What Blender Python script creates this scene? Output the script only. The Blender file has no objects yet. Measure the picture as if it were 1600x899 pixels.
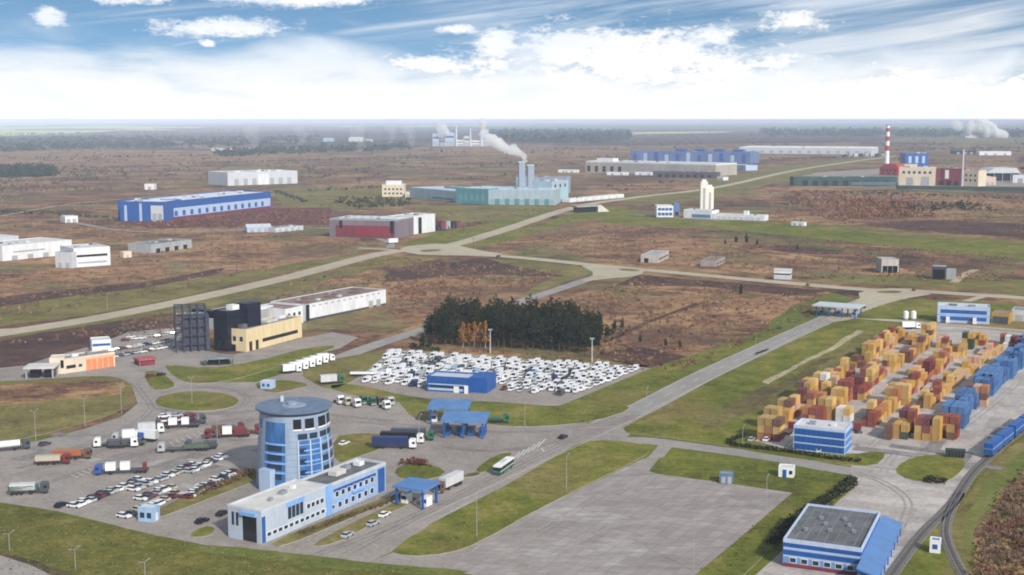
import bpy, bmesh, math, random
from mathutils import Vector, noise as mnoise
from mathutils.geometry import tessellate_polygon
R = math.radians
sc = bpy.context.scene
COL = sc.collection
rng = random.Random(7)

# ---------------------------------------------------------------- camera model
CAM_H = 110.0
FOC = 2000.0                                   # focal length for a 1600 px wide frame
PITCH = math.atan((449.5 - 187) / FOC)
CP, SP = math.cos(PITCH), math.sin(PITCH)

def G(px, py, z=0.0):
    """world point at height z seen at photo position px,py"""
    dx = (px - 800) / FOC; dy = (449.5 - py) / FOC
    d = (dx, CP + dy * SP, -SP + dy * CP)
    t = (z - CAM_H) / d[2]
    return Vector((d[0] * t, d[1] * t, z))

def ZT(py_base, py_top):
    """height of a vertical standing at ground row py_base that reaches row py_top"""
    y = G(800, py_base).y
    k = (449.5 - py_top) / FOC
    return CAM_H + y * (k * CP - SP) / (CP + k * SP)

# ---------------------------------------------------------------- materials
MATS = {}
def newmat(name):
    m = bpy.data.materials.new(name); m.use_nodes = True
    nt = m.node_tree
    b = nt.nodes['Principled BSDF']
    return m, nt, b

def N(nt, typ, **kw):
    n = nt.nodes.new(typ)
    for k, v in kw.items(): setattr(n, k, v)
    return n

def M(name, col, rough=0.65, var=0.14, scale=0.6, metal=0.0, col2=None, spec=0.4, world=False):
    """principled material whose base colour wanders with a 3D noise (dirt, fading)"""
    if name in MATS: return MATS[name]
    m, nt, b = newmat(name)
    L = nt.links
    tc = N(nt, 'ShaderNodeTexCoord')
    if world:
        geo = N(nt, 'ShaderNodeNewGeometry'); src = geo.outputs['Position']
    else:
        src = tc.outputs['Object']
    nz = N(nt, 'ShaderNodeTexNoise'); nz.inputs['Scale'].default_value = scale
    nz.inputs['Detail'].default_value = 5; nz.inputs['Roughness'].default_value = 0.65
    sq = N(nt, 'ShaderNodeMapping'); sq.inputs['Scale'].default_value = (1, 1, .3); L.new(src, sq.inputs['Vector'])
    L.new(sq.outputs['Vector'], nz.inputs['Vector'])
    r = N(nt, 'ShaderNodeValToRGB')
    r.color_ramp.elements[0].position = 0.32; r.color_ramp.elements[1].position = 0.68
    lo = tuple(c * (1 - var) for c in col); hi = tuple(min(1, c * (1 + var)) for c in (col2 or col))
    r.color_ramp.elements[0].color = (*lo, 1); r.color_ramp.elements[1].color = (*hi, 1)
    L.new(nz.outputs['Fac'], r.inputs['Fac']); L.new(r.outputs['Color'], b.inputs['Base Color'])
    b.inputs['Roughness'].default_value = rough; b.inputs['Metallic'].default_value = metal
    b.inputs['Specular IOR Level'].default_value = spec
    MATS[name] = m
    return m

def MG(name, layers, stops, stretch=(1, 1, 1), rot=0.0, rough=0.95, bump=0.0, mix=None, joints=None):
    """ground material: several noise octaves in world metres summed, mapped through a colour ramp.
    layers = [(scale per metre, weight, distortion)]; mix = (scale, lo, hi, stops2) second ramp chosen by a large mask"""
    if name in MATS: return MATS[name]
    m, nt, b = newmat(name); L = nt.links
    geo = N(nt, 'ShaderNodeNewGeometry')
    mp = N(nt, 'ShaderNodeMapping'); mp.inputs['Scale'].default_value = stretch
    mp.vector_type = 'TEXTURE' if False else 'POINT'
    mp.inputs['Rotation'].default_value = (0, 0, rot)
    L.new(geo.outputs['Position'], mp.inputs['Vector'])
    acc = None
    for i, (s, w, d) in enumerate(layers):
        nz = N(nt, 'ShaderNodeTexNoise'); nz.inputs['Scale'].default_value = s
        nz.inputs['Detail'].default_value = 4; nz.inputs['Roughness'].default_value = 0.62
        nz.inputs['Distortion'].default_value = d
        L.new(mp.outputs['Vector'], nz.inputs['Vector'])
        mu = N(nt, 'ShaderNodeMath', operation='MULTIPLY_ADD')
        L.new(nz.outputs['Fac'], mu.inputs[0]); mu.inputs[1].default_value = w
        if acc is None: mu.inputs[2].default_value = 0.0
        else: L.new(acc, mu.inputs[2])
        acc = mu.outputs[0]
    def ramp(st):
        r = N(nt, 'ShaderNodeValToRGB'); cr = r.color_ramp
        while len(cr.elements) < len(st): cr.elements.new(0.5)
        for e, (p, c) in zip(cr.elements, st):
            e.position = p; e.color = (*c, 1)
        L.new(acc, r.inputs['Fac'])
        return r.outputs['Color']
    colr = ramp(stops)
    for s, lo, hi, st2 in (mix if isinstance(mix, list) else [mix] if mix else []):
        nz = N(nt, 'ShaderNodeTexNoise'); nz.inputs['Scale'].default_value = s
        nz.inputs['Detail'].default_value = 3; nz.inputs['Distortion'].default_value = 0.6
        L.new(mp.outputs['Vector'], nz.inputs['Vector'])
        mr = N(nt, 'ShaderNodeMapRange'); mr.interpolation_type = 'SMOOTHSTEP'
        mr.inputs['From Min'].default_value = lo; mr.inputs['From Max'].default_value = hi
        L.new(nz.outputs['Fac'], mr.inputs['Value'])
        mx = N(nt, 'ShaderNodeMix', data_type='RGBA')
        L.new(mr.outputs['Result'], mx.inputs['Factor'])
        L.new(colr, mx.inputs['A']); L.new(ramp(st2), mx.inputs['B'])
        colr = mx.outputs['Result']
    if joints:
        wd, hd, rt, dk = joints
        m2 = N(nt, 'ShaderNodeMapping'); m2.inputs['Rotation'].default_value = (0, 0, rt); L.new(geo.outputs['Position'], m2.inputs['Vector'])
        bt = N(nt, 'ShaderNodeTexBrick'); bt.inputs['Scale'].default_value = 1.0; bt.inputs['Brick Width'].default_value = wd; bt.inputs['Row Height'].default_value = hd
        bt.inputs['Mortar Size'].default_value = 0.14; bt.inputs['Mortar Smooth'].default_value = 0.6; bt.offset = 0.0
        bt.inputs['Color1'].default_value = (1, 1, 1, 1); bt.inputs['Color2'].default_value = (.82, .81, .80, 1); bt.inputs['Mortar'].default_value = (dk, dk, dk, 1)
        L.new(m2.outputs['Vector'], bt.inputs['Vector'])
        mm = N(nt, 'ShaderNodeMix', data_type='RGBA', blend_type='MULTIPLY'); mm.inputs['Factor'].default_value = 1.0
        L.new(colr, mm.inputs['A']); L.new(bt.outputs['Color'], mm.inputs['B']); colr = mm.outputs['Result']
    L.new(colr, b.inputs['Base Color'])
    b.inputs['Roughness'].default_value = rough
    b.inputs['Specular IOR Level'].default_value = 0.15
    if bump:
        bp = N(nt, 'ShaderNodeBump'); bp.inputs['Strength'].default_value = bump; bp.inputs['Distance'].default_value = 1.0
        L.new(acc, bp.inputs['Height']); L.new(bp.outputs['Normal'], b.inputs['Normal'])
    MATS[name] = m
    return m

def glass(name, col, rough=0.12):
    if name in MATS: return MATS[name]
    m, nt, b = newmat(name)
    b.inputs['Base Color'].default_value = (*col, 1)
    b.inputs['Roughness'].default_value = rough
    b.inputs['Specular IOR Level'].default_value = 0.6
    MATS[name] = m
    return m

# ---------------------------------------------------------------- mesh builder
class MB:
    def __init__(s): s.v = []; s.f = []; s.mi = []
    def poly(s, pts, mi=0):
        i = len(s.v); s.v += [tuple(p) for p in pts]; s.f.append(tuple(range(i, i + len(pts)))); s.mi.append(mi)
    def box(s, x0, x1, y0, y1, z0, z1, mi=0):
        i = len(s.v)
        s.v += [(x0, y0, z0), (x1, y0, z0), (x1, y1, z0), (x0, y1, z0), (x0, y0, z1), (x1, y0, z1), (x1, y1, z1), (x0, y1, z1)]
        for f in ((3, 2, 1, 0), (4, 5, 6, 7), (0, 1, 5, 4), (1, 2, 6, 5), (2, 3, 7, 6), (3, 0, 4, 7)):
            s.f.append(tuple(i + k for k in f)); s.mi.append(mi)
        return s
    def hexa(s, bot, top, mi=0):
        i = len(s.v); s.v += [tuple(p) for p in bot] + [tuple(p) for p in top]
        for f in ((3, 2, 1, 0), (4, 5, 6, 7), (0, 1, 5, 4), (1, 2, 6, 5), (2, 3, 7, 6), (3, 0, 4, 7)):
            s.f.append(tuple(i + k for k in f)); s.mi.append(mi)
        return s
    def prism(s, pts, z0, z1, mi=0):
        n = len(pts); i = len(s.v)
        s.v += [(p[0], p[1], z0) for p in pts] + [(p[0], p[1], z1) for p in pts]
        s.f.append(tuple(i + n + k for k in range(n))); s.mi.append(mi)
        s.f.append(tuple(i + n - 1 - k for k in range(n))); s.mi.append(mi)
        for k in range(n):
            j = (k + 1) % n
            s.f.append((i + k, i + j, i + n + j, i + n + k)); s.mi.append(mi)
        return s
    def prof(s, pts, y0, y1, mi=0):
        """profile in x,z extruded along y"""
        n = len(pts); i = len(s.v)
        s.v += [(p[0], y0, p[1]) for p in pts] + [(p[0], y1, p[1]) for p in pts]
        s.f.append(tuple(i + k for k in range(n))); s.mi.append(mi)
        s.f.append(tuple(i + 2 * n - 1 - k for k in range(n))); s.mi.append(mi)
        for k in range(n):
            j = (k + 1) % n
            s.f.append((i + j, i + k, i + n + k, i + n + j)); s.mi.append(mi)
        return s
    def cyl(s, cx, cy, z0, z1, r0, r1=None, n=12, mi=0, axis='z'):
        r1 = r0 if r1 is None else r1
        i = len(s.v)
        for (z, r) in ((z0, r0), (z1, r1)):
            for k in range(n):
                a = 2 * math.pi * k / n; c, q = r * math.cos(a), r * math.sin(a)
                if axis == 'z': s.v.append((cx + c, cy + q, z))
                elif axis == 'x': s.v.append((z, cx + c, cy + q))
                else: s.v.append((cx + q, z, cy + c))
        s.f.append(tuple(i + n - 1 - k for k in range(n))); s.mi.append(mi)
        s.f.append(tuple(i + n + k for k in range(n))); s.mi.append(mi)
        for k in range(n):
            j = (k + 1) % n
            s.f.append((i + k, i + j, i + n + j, i + n + k)); s.mi.append(mi)
        return s
    def tube(s, p, q, r, n=6, mi=0):
        p, q = Vector(p), Vector(q); d = (q - p)
        if d.length < 1e-6: return s
        d.normalize(); u = d.orthogonal().normalized(); w = d.cross(u); i = len(s.v)
        for c in (p, q):
            for k in range(n):
                a = 2 * math.pi * k / n; s.v.append(tuple(c + (u * math.cos(a) + w * math.sin(a)) * r))
        s.f.append(tuple(i + n - 1 - k for k in range(n))); s.mi.append(mi)
        s.f.append(tuple(i + n + k for k in range(n))); s.mi.append(mi)
        for k in range(n):
            j = (k + 1) % n
            s.f.append((i + k, i + j, i + n + j, i + n + k)); s.mi.append(mi)
        return s
    def mesh(s, name, mats, smooth=False):
        me = bpy.data.meshes.new(name)
        me.from_pydata(s.v, [], s.f)
        mats = mats if isinstance(mats, (list, tuple)) else [mats]
        for m in mats: me.materials.append(m)
        if len(mats) > 1: me.polygons.foreach_set('material_index', s.mi)
        if smooth: me.polygons.foreach_set('use_smooth', [True] * len(me.polygons))
        me.update()
        return me
    def build(s, name, mats, parent=None, smooth=False):
        return link(name, s.mesh(name, mats, smooth), parent)

def link(name, me, parent=None):
    o = bpy.data.objects.new(name, me); COL.objects.link(o)
    if parent is not None: o.parent = parent
    return o

def tag(o, label=None, cat=None, group=None, kind=None):
    if label: o['label'] = label
    if cat: o['category'] = cat
    if group: o['group'] = group
    if kind: o['kind'] = kind
    return o

def thing(name, label, cat, loc=(0, 0, 0), rz=0.0, group=None):
    o = bpy.data.objects.new(name, None); COL.objects.link(o)
    o.empty_display_size = 1
    o.location = loc; o.rotation_euler = (0, 0, rz)
    return tag(o, label, cat, group)

def copy_tree(o, parent=None):
    c = o.copy(); COL.objects.link(c)
    if parent is not None: c.parent = parent
    for ch in list(o.children): copy_tree(ch, c)
    return c

def setmat(o, i, m):
    o.material_slots[i].link = 'OBJECT'; o.material_slots[i].material = m

ORD = ['', 'first', 'second', 'third', 'fourth', 'fifth', 'sixth', 'seventh', 'eighth', 'ninth', 'tenth', 'eleventh', 'twelfth']
def nth(n):
    if n < len(ORD): return ORD[n]
    return '%d%s' % (n, 'th' if 10 < n % 100 < 14 else {1: 'st', 2: 'nd', 3: 'rd'}.get(n % 10, 'th'))

# directions of the street grid (radians, math convention from +X)
AZ_A = R(90 - 29)                    # runs away to the right
def ang(p, q): return math.atan2(q[1] - p[1], q[0] - p[0])
# ---------------------------------------------------------------- ground sheets
def smooth_closed(pts, it=2):
    for _ in range(it):
        out = []
        for i in range(len(pts)):
            a, b = pts[i], pts[(i + 1) % len(pts)]
            out += [a * 0.75 + b * 0.25, a * 0.25 + b * 0.75]
        pts = out
    return pts

def rough_edge(pts, step, amp, seed):
    out = []
    for i in range(len(pts)):
        a, b = pts[i], pts[(i + 1) % len(pts)]
        n = max(1, min(400, int((b - a).length / step)))
        for k in range(n):
            p = a.lerp(b, k / n)
            if amp:
                q = p / (step * 2.2)
                v = Vector((0, 0, 0))
                for o_, (fr, am) in enumerate(((.22, 2.2), (1, 1), (2.3, .55))):
                    v += Vector((mnoise.noise((q.x * fr, q.y * fr, seed + o_)), mnoise.noise((q.x * fr, q.y * fr, seed + 40 + o_)), 0)) * am
                p = p + v * amp
            out.append(p)
    return out

PN = [0]
def patch(name, px, mat, z, amp=0.0, step=4.0, smooth=0, kerb=0.0, kind='structure', world=False):
    """a ground sheet whose outline is given by photo positions on the ground plane"""
    PN[0] += 1
    pts = [Vector((p[0], p[1], 0)) if world else G(p[0], p[1]) for p in px]
    if smooth: pts = smooth_closed(pts, smooth)
    if amp: pts = rough_edge(pts, step, amp, PN[0] * 3.7)
    b = MB()
    n = len(pts)
    tris = tessellate_polygon([pts])
    area = sum(pts[i].x * pts[(i + 1) % n].y - pts[(i + 1) % n].x * pts[i].y for i in range(n))
    b.v = [(p.x, p.y, z) for p in pts]
    for t in tris:
        a, c, d = (pts[i] for i in t)
        if (c - a).cross(d - a).z < 0: t = (t[0], t[2], t[1])
        b.f.append(tuple(t)); b.mi.append(0)
    mats = [mat]
    if kerb:
        mats.append(MATS['kerb_stone'])
        order = range(n) if area > 0 else range(n - 1, -1, -1)
        order = list(order)
        for k in range(n):
            i, j = order[k], order[(k + 1) % n]
            b.poly([(pts[i].x, pts[i].y, z - kerb), (pts[j].x, pts[j].y, z - kerb), (pts[j].x, pts[j].y, z), (pts[i].x, pts[i].y, z)], 1)
    o = b.build(name, mats)
    o['kind'] = kind
    return o

def spline(pts, per=8):
    out = []
    for i in range(len(pts) - 1):
        p0 = pts[max(0, i - 1)]; p1 = pts[i]; p2 = pts[i + 1]; p3 = pts[min(len(pts) - 1, i + 2)]
        for k in range(per):
            t = k / per
            out.append(0.5 * ((2 * p1) + (p2 - p0) * t + (2 * p0 - 5 * p1 + 4 * p2 - p3) * t * t + (3 * p1 - p0 - 3 * p2 + p3) * t ** 3))
    out.append(pts[-1])
    return out

def strip_mb(b, line, w0, w1, z, mi=0, off=0.0, dash=None):
    n = len(line); acc = 0
    rows = []
    for i, p in enumerate(line):
        d = (line[min(n - 1, i + 1)] - line[max(0, i - 1)]); d.z = 0; d.normalize()
        nr = Vector((-d.y, d.x, 0)); w = w0 + (w1 - w0) * i / (n - 1)
        rows.append((p + nr * (off + w / 2), p + nr * (off - w / 2)))
    for i in range(n - 1):
        if dash and i % dash[1] >= dash[0]: continue
        (a, c), (d, e) = rows[i], rows[i + 1]
        b.poly([(c.x, c.y, z), (e.x, e.y, z), (d.x, d.y, z), (a.x, a.y, z)], mi)

def strip(name, px, w0, mat, z, w1=None, per=8, shoulder=None, kind='structure', line=None):
    pts = spline([G(*p) for p in px], per)
    b = MB()
    strip_mb(b, pts, w0, w1 or w0, z)
    o = b.build(name, mat); o['kind'] = kind
    if line:
        bl = MB()
        fine = []
        for i in range(len(pts) - 1):
            n = max(1, int((pts[i + 1] - pts[i]).length / 3.0))
            fine += [pts[i].lerp(pts[i + 1], k / n) for k in range(n)]
        strip_mb(bl, fine, 0.25, 0.25, z + 0.008, dash=(2, 5))
        for s in (-1, 1): strip_mb(bl, fine, 0.2, 0.2, z + 0.008, off=s * (w0 / 2 - 0.8))
        ol = bl.build('road_marking', MATS['road_paint']); ol['kind'] = 'structure'
    return o

# ---- ground materials (albedos, world metres)
TAN = (0.30, 0.175, 0.085); BRN = (0.155, 0.08, 0.045); RED = (0.15, 0.070, 0.040); DRK = (0.05, 0.035, 0.026)
OLV = (0.13, 0.115, 0.035); GRN = (0.095, 0.115, 0.022)
M('kerb_stone', (0.42, 0.39, 0.34), 0.9)
M('road_paint', (0.55, 0.53, 0.49), 0.8, 0.3, 1.5)
g_field = MG('heath', [(0.006, 0.34, .4), (0.03, 0.30, .6), (0.16, 0.22, .3), (0.7, 0.14, 0)],
    [(0.43, (.045, .030, .024)), (0.465, (.13, .065, .042)), (0.50, (.215, .115, .060)), (0.54, (0.32, 0.19, 0.09)), (0.59, (.42, .27, .135))], bump=0.6,
    mix=[(0.0035, 0.47, 0.60, [(0.40, DRK), (0.46, (0.10, 0.060, 0.038)), (0.51, (.17, .088, .052)), (0.58, (0.26, 0.155, 0.085))]), (0.0075, 0.51, 0.60, [(.40, (.07, .06, .03)), (.5, (.15, .13, .05)), (.6, (.27, .22, .10))])])
g_tan = MG('dry_grass', [(0.012, 0.30, .5), (0.05, 0.30, .8), (0.22, 0.24, .3), (0.9, 0.16, 0)],
    [(0.42, (0.07, 0.042, 0.030)), (0.46, (0.17, 0.088, 0.052)), (0.50, (0.29, 0.16, 0.078)), (0.55, (0.38, 0.23, 0.115)), (0.61, (0.46, 0.32, 0.18))], bump=0.5,
    mix=[(0.009, 0.50, 0.62, [(.40, (.07, .045, .032)), (.47, (.14, .078, .05)), (.53, (.21, .12, .07)), (.60, (.30, .19, .11))]), (0.014, 0.54, 0.64, [(.40, (.08, .065, .03)), (.5, (.17, .14, .055)), (.6, (.29, .23, .11))])])
g_dark = MG('ploughed_soil', [(0.02, 0.35, .4), (0.1, 0.35, .4), (0.6, 0.30, 0)],
    [(0.38, (0.035, 0.024, 0.022)), (0.5, (0.085, 0.045, 0.035)), (0.62, (0.15, 0.085, 0.055))], bump=0.4)
g_olive = MG('rough_grass', [(0.015, 0.30, .4), (0.07, 0.30, .5), (0.35, 0.24, .2), (1.3, 0.16, 0)],
    [(0.40, (0.085, 0.066, 0.03)), (0.46, (0.14, 0.12, 0.038)), (0.53, (0.195, 0.168, 0.052)), (0.60, (0.28, 0.22, 0.09))], bump=0.3)
g_lawn = MG('mown_grass', [(0.02, 0.30, .4), (0.09, 0.30, .5), (0.4, 0.24, .2), (1.6, 0.16, 0)],
    [(0.41, (0.068, 0.078, 0.013)), (0.46, (0.112, 0.126, 0.018)), (0.53, (0.165, 0.170, 0.026)), (0.59, (0.27, 0.215, 0.06))], bump=0.25,
    mix=(0.012, 0.52, 0.66, [(0.40, (0.115, 0.085, 0.028)), (0.5, (0.19, 0.15, 0.045)), (0.60, (0.28, 0.22, 0.095))]))
g_green = MG('young_crop', [(0.01, 0.34, .3), (0.06, 0.33, .4), (0.5, 0.33, 0)],
    [(0.40, (0.10, 0.105, 0.022)), (0.5, (0.125, 0.15, 0.028)), (0.60, (0.20, 0.19, 0.06))], bump=0.2)
g_pale = MG('pale_crop', [(0.004, 0.5, .3), (0.03, 0.5, .4)],
    [(0.4, (0.36, 0.42, 0.12)), (0.5, (0.50, 0.52, 0.20)), (0.62, (0.6, 0.55, 0.34))])
g_asph = MG('asphalt', [(0.02, 0.30, .3), (0.12, 0.30, .4), (0.9, 0.40, 0)],
    [(0.40, (0.235, 0.202, 0.178)), (0.5, (0.305, 0.265, 0.235)), (0.60, (0.37, 0.322, 0.288))], stretch=(1, 1, 1))
g_road = MG('worn_road', [(0.02, 0.30, .3), (0.12, 0.30, .4), (0.9, 0.40, 0)],
    [(0.40, (0.36, 0.305, 0.215)), (0.5, (0.44, 0.38, 0.275)), (0.60, (0.52, 0.45, 0.335))])
g_drive = MG('grey_road', [(0.02, 0.30, .3), (0.12, 0.30, .4), (0.9, 0.40, 0)],
    [(0.38, (0.24, 0.22, 0.20)), (0.5, (0.31, 0.285, 0.26)), (0.62, (0.37, 0.34, 0.31))])
g_slab = MG('stained_slab', [(0.05, 0.36, .6), (0.16, 0.34, .8), (0.8, 0.30, 0)],
    [(0.38, (0.27, 0.235, 0.215)), (0.46, (0.325, 0.285, 0.262)), (0.53, (0.37, 0.328, 0.302)), (0.62, (0.48, 0.44, 0.405))], stretch=(0.28, 1.0, 1), rot=-AZ_A + .5, joints=(6.0, 3.0, -AZ_A, .72))
g_yard = MG('yard_concrete', [(0.03, 0.32, .4), (0.12, 0.32, .5), (0.8, 0.36, 0)],
    [(0.40, (0.35, 0.31, 0.285)), (0.49, (0.45, 0.405, 0.37)), (0.58, (0.56, 0.51, 0.46))], joints=(7.0, 7.0, -AZ_A, .82))
g_asph_d = MG('dark_asphalt', [(0.2, 0.5, .4), (1.1, .5, 0)], [(.40, (.17, .152, .145)), (.5, (.235, .212, .20)), (.6, (.29, .262, .245))])
g_asph_l = MG('light_asphalt', [(0.2, 0.5, .4), (1.1, .5, 0)], [(.40, (.32, .29, .265)), (.5, (.38, .345, .315)), (.6, (.43, .39, .36))])
g_mud = MG('trampled_grass', [(0.03, 0.35, .4), (0.15, 0.35, .4), (0.8, 0.30, 0)], [(0.40, (0.06, 0.05, 0.025)), (0.5, (0.12, 0.095, 0.04)), (0.6, (0.17, 0.14, 0.045))], bump=0.3)
g_tyre_l = MG('scuffed_concrete', [(0.2, 0.5, .4), (1.1, .5, 0)], [(.40, (.27, .24, .22)), (.5, (.34, .305, .28)), (.6, (.41, .37, .34))])
g_bank = MG('bank_grass', [(0.02, 0.30, .4), (0.09, 0.30, .5), (0.4, 0.24, .2), (1.6, 0.16, 0)], [(0.41, (0.055, 0.06, 0.013)), (0.46, (0.092, 0.098, 0.016)), (0.53, (0.14, 0.135, 0.024)), (0.59, (0.22, 0.18, 0.055))], bump=0.3)
g_sand = MG('bare_sand', [(0.06, 0.5, .5), (0.4, 0.5, .2)],
    [(0.38, (0.30, 0.23, 0.14)), (0.5, (0.42, 0.34, 0.22)), (0.62, (0.55, 0.46, 0.33))])
g_redsoil = MG('red_soil', [(0.03, 0.35, .5), (0.12, 0.35, .3), (0.8, 0.30, 0)],
    [(0.38, (0.06, 0.025, 0.022)), (0.5, (0.13, 0.045, 0.038)), (0.62, (0.21, 0.09, 0.07))], bump=0.4)
g_ballast = M('ballast', (0.22, 0.195, 0.165), 0.95, 0.35, 1.2, world=True)

# ---- the ground sheet, fine near the camera, to beyond the horizon
def ground():
    b = MB()
    ys = [60, 150, 220, 300, 400, 520, 660, 820, 1000, 1250, 1600, 2000, 2600, 3400, 4600, 6500, 9000, 13000, 20000, 32000, 52000]
    n = 24
    for y in ys:
        w = 0.62 * y + 260
        for i in range(n + 1):
            b.v.append((-w + 2 * w * i / n, y if y > 60 else -260, 0))
    for j in range(len(ys) - 1):
        for i in range(n):
            a = j * (n + 1) + i
            b.f.append((a, a + 1, a + n + 2, a + n + 1)); b.mi.append(0)
    o = b.build('ground', g_field); o['kind'] = 'structure'
ground()

# field patches, far to near.  z: fields 0.01-0.12 far ones higher apart
patch('far_field', [(-40, 214), (-40, 196), (60, 194), (170, 195), (250, 200), (130, 208), (60, 211)], g_pale, 1.2, 30, 120)
patch('far_field', [(105, 203), (200, 198), (330, 199), (250, 204)], g_pale, 1.8, 30, 120)
patch('far_field', [(1380, 222), (1420, 214), (1640, 208), (1640, 228), (1520, 226)], g_olive, 1.2, 25, 80)
patch('far_field', [(640, 232), (780, 229), (990, 236), (905, 246), (700, 243)], g_tan, .5, 14, 40)
patch('far_field', [(230, 212), (460, 206), (700, 206), (640, 214), (400, 220)], g_dark, .8, 30, 90)
patch('far_field', [(840, 216), (1080, 206), (1400, 206), (1380, 221), (1000, 224)], g_dark, .8, 30, 90)
patch('far_field', [(-40, 238), (150, 233), (430, 239), (600, 243), (300, 258), (120, 259), (-40, 262)], g_tan, .4, 12, 40)
patch('field', [(-40, 318), (100, 312), (190, 322), (180, 345), (-40, 352)], g_field, .05, 6, 20)
patch('field', [(180, 348), (330, 340), (430, 325), (520, 325), (520, 352), (430, 352), (240, 358)], g_redsoil, .08, 3, 10)
patch('field', [(430, 296), (590, 292), (640, 308), (600, 325), (440, 330)], g_olive, .05, 6, 20)
patch('field', [(-40, 395), (170, 380), (380, 363), (560, 372), (590, 392), (430, 420), (300, 440), (150, 470), (-40, 492)], g_tan, .06, 5, 14)
patch('field', [(-40, 470), (150, 455), (300, 438), (430, 418), (560, 395), (590, 398), (440, 428), (300, 463), (150, 492), (-40, 515)], g_olive, .09, 2.5, 8)
patch('field', [(-40, 468), (60, 458), (230, 440), (360, 418), (350, 426), (230, 449), (70, 470), (-40, 486)], g_dark, .12, 2.5, 8)
patch('field', [(60, 512), (300, 478), (470, 444), (610, 404), (700, 402), (850, 408), (930, 426), (820, 466), (660, 510), (530, 545), (470, 555), (380, 520), (250, 530), (60, 575), (-40, 590), (-40, 530)], g_field, .06, 3, 9)
patch('field', [(600, 402), (700, 401), (640, 408), (480, 446), (310, 482), (120, 512), (10, 530), (60, 512), (300, 470), (480, 434)], g_olive, .10, 1.2, 6)
patch('field', [(480, 478), (600, 440), (760, 430), (880, 434), (840, 460), (700, 490), (620, 518), (520, 545), (470, 540)], g_tan, .09, 4, 10)
patch('field', [(610, 420), (760, 404), (900, 420), (880, 432), (740, 428), (600, 442)], g_dark, .12, 3, 9)
patch('field', [(760, 404), (900, 416), (935, 424), (820, 462), (800, 462), (880, 432)], g_olive, .13, 2, 8)
patch('field', [(960, 440), (1080, 432), (1250, 452), (1300, 458), (1170, 530), (1060, 582), (1010, 578), (940, 560), (880, 500), (860, 470)], g_tan, .06, 4, 10)
patch('field', [(1000, 430), (1300, 455), (1240, 462), (1100, 448), (960, 446)], g_dark, .10, 2.5, 8)
patch('field', [(1300, 458), (1335, 468), (1300, 490), (1200, 540), (1100, 585), (1000, 630), (890, 624), (960, 605), (1010, 582), (1090, 565), (1180, 525), (1240, 480)], g_green, .12, 2.2, 7)
patch('field', [(1020, 582), (1100, 560), (1000, 540), (940, 550), (930, 560), (1000, 572)], g_dark, .10, 2, 6)
patch('field', [(600, 562), (640, 545), (760, 548), (920, 560), (1010, 572), (1010, 580), (800, 560), (610, 550)], g_tan, .10, 1.2, 5)
patch('field', [(740, 385), (960, 352), (1150, 368), (1350, 388), (1640, 412), (1640, 466), (1440, 452), (1300, 446), (1100, 425), (960, 412), (820, 398)], g_field, .06, 4, 12)
patch('field', [(820, 390), (960, 360), (1100, 378), (1250, 398), (1400, 414), (1500, 440), (1300, 436), (1100, 420), (940, 404)], g_tan, .09, 5, 14)
patch('field', [(1240, 440), (1440, 428), (1640, 440), (1640, 462), (1440, 450)], g_olive, .12, 3, 10)
patch('field', [(700, 391), (900, 332), (960, 322), (1010, 332), (950, 338), (880, 352), (760, 386)], g_lawn, .11, 2, 10)
patch('field', [(620, 384), (690, 362), (760, 350), (870, 326), (896, 320), (700, 384)], g_lawn, .10, 2, 10)
patch('field', [(900, 338), (960, 332), (1100, 342), (1250, 350), (1440, 364), (1640, 382), (1640, 408), (1440, 390), (1250, 371), (1100, 357), (960, 350)], g_lawn, .13, 2.5, 12)
patch('field', [(1070, 312), (1160, 300), (1250, 292), (1640, 312), (1640, 366), (1440, 358), (1250, 346), (1200, 340), (1120, 345)], g_field, .08, 4, 14)
patch('field', [(1250, 300), (1450, 300), (1640, 318), (1640, 342), (1420, 346), (1280, 330)], g_tan, .10, 5, 14)
patch('field', [(1340, 352), (1460, 344), (1640, 352), (1640, 374), (1480, 364)], g_dark, .12, 3, 12)
patch('field', [(930, 312), (1100, 296), (1250, 264), (1380, 244), (1250, 276), (1130, 308), (1000, 322)], g_olive, .12, 3, 14)
patch('field', [(920, 290), (1060, 285), (1110, 292), (1000, 304), (900, 312)], g_tan, .07, 4, 14)
patch('field', [(1080, 285), (1240, 258), (1380, 244), (1380, 249), (1250, 268), (1120, 294)], g_olive, .13, 2, 12)
patch('field', [(640, 322), (880, 320), (820, 338), (700, 352), (680, 342)], g_olive, .07, 3, 10)
patch('field', [(-40, 545), (70, 520), (250, 500), (300, 515), (250, 545), (60, 570), (-40, 590)], g_dark, .11, 2, 7)
patch('field', [(1240, 272), (1400, 262), (1640, 268), (1640, 292), (1400, 292), (1250, 288)], g_asph, .10, 2, 12)

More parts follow.
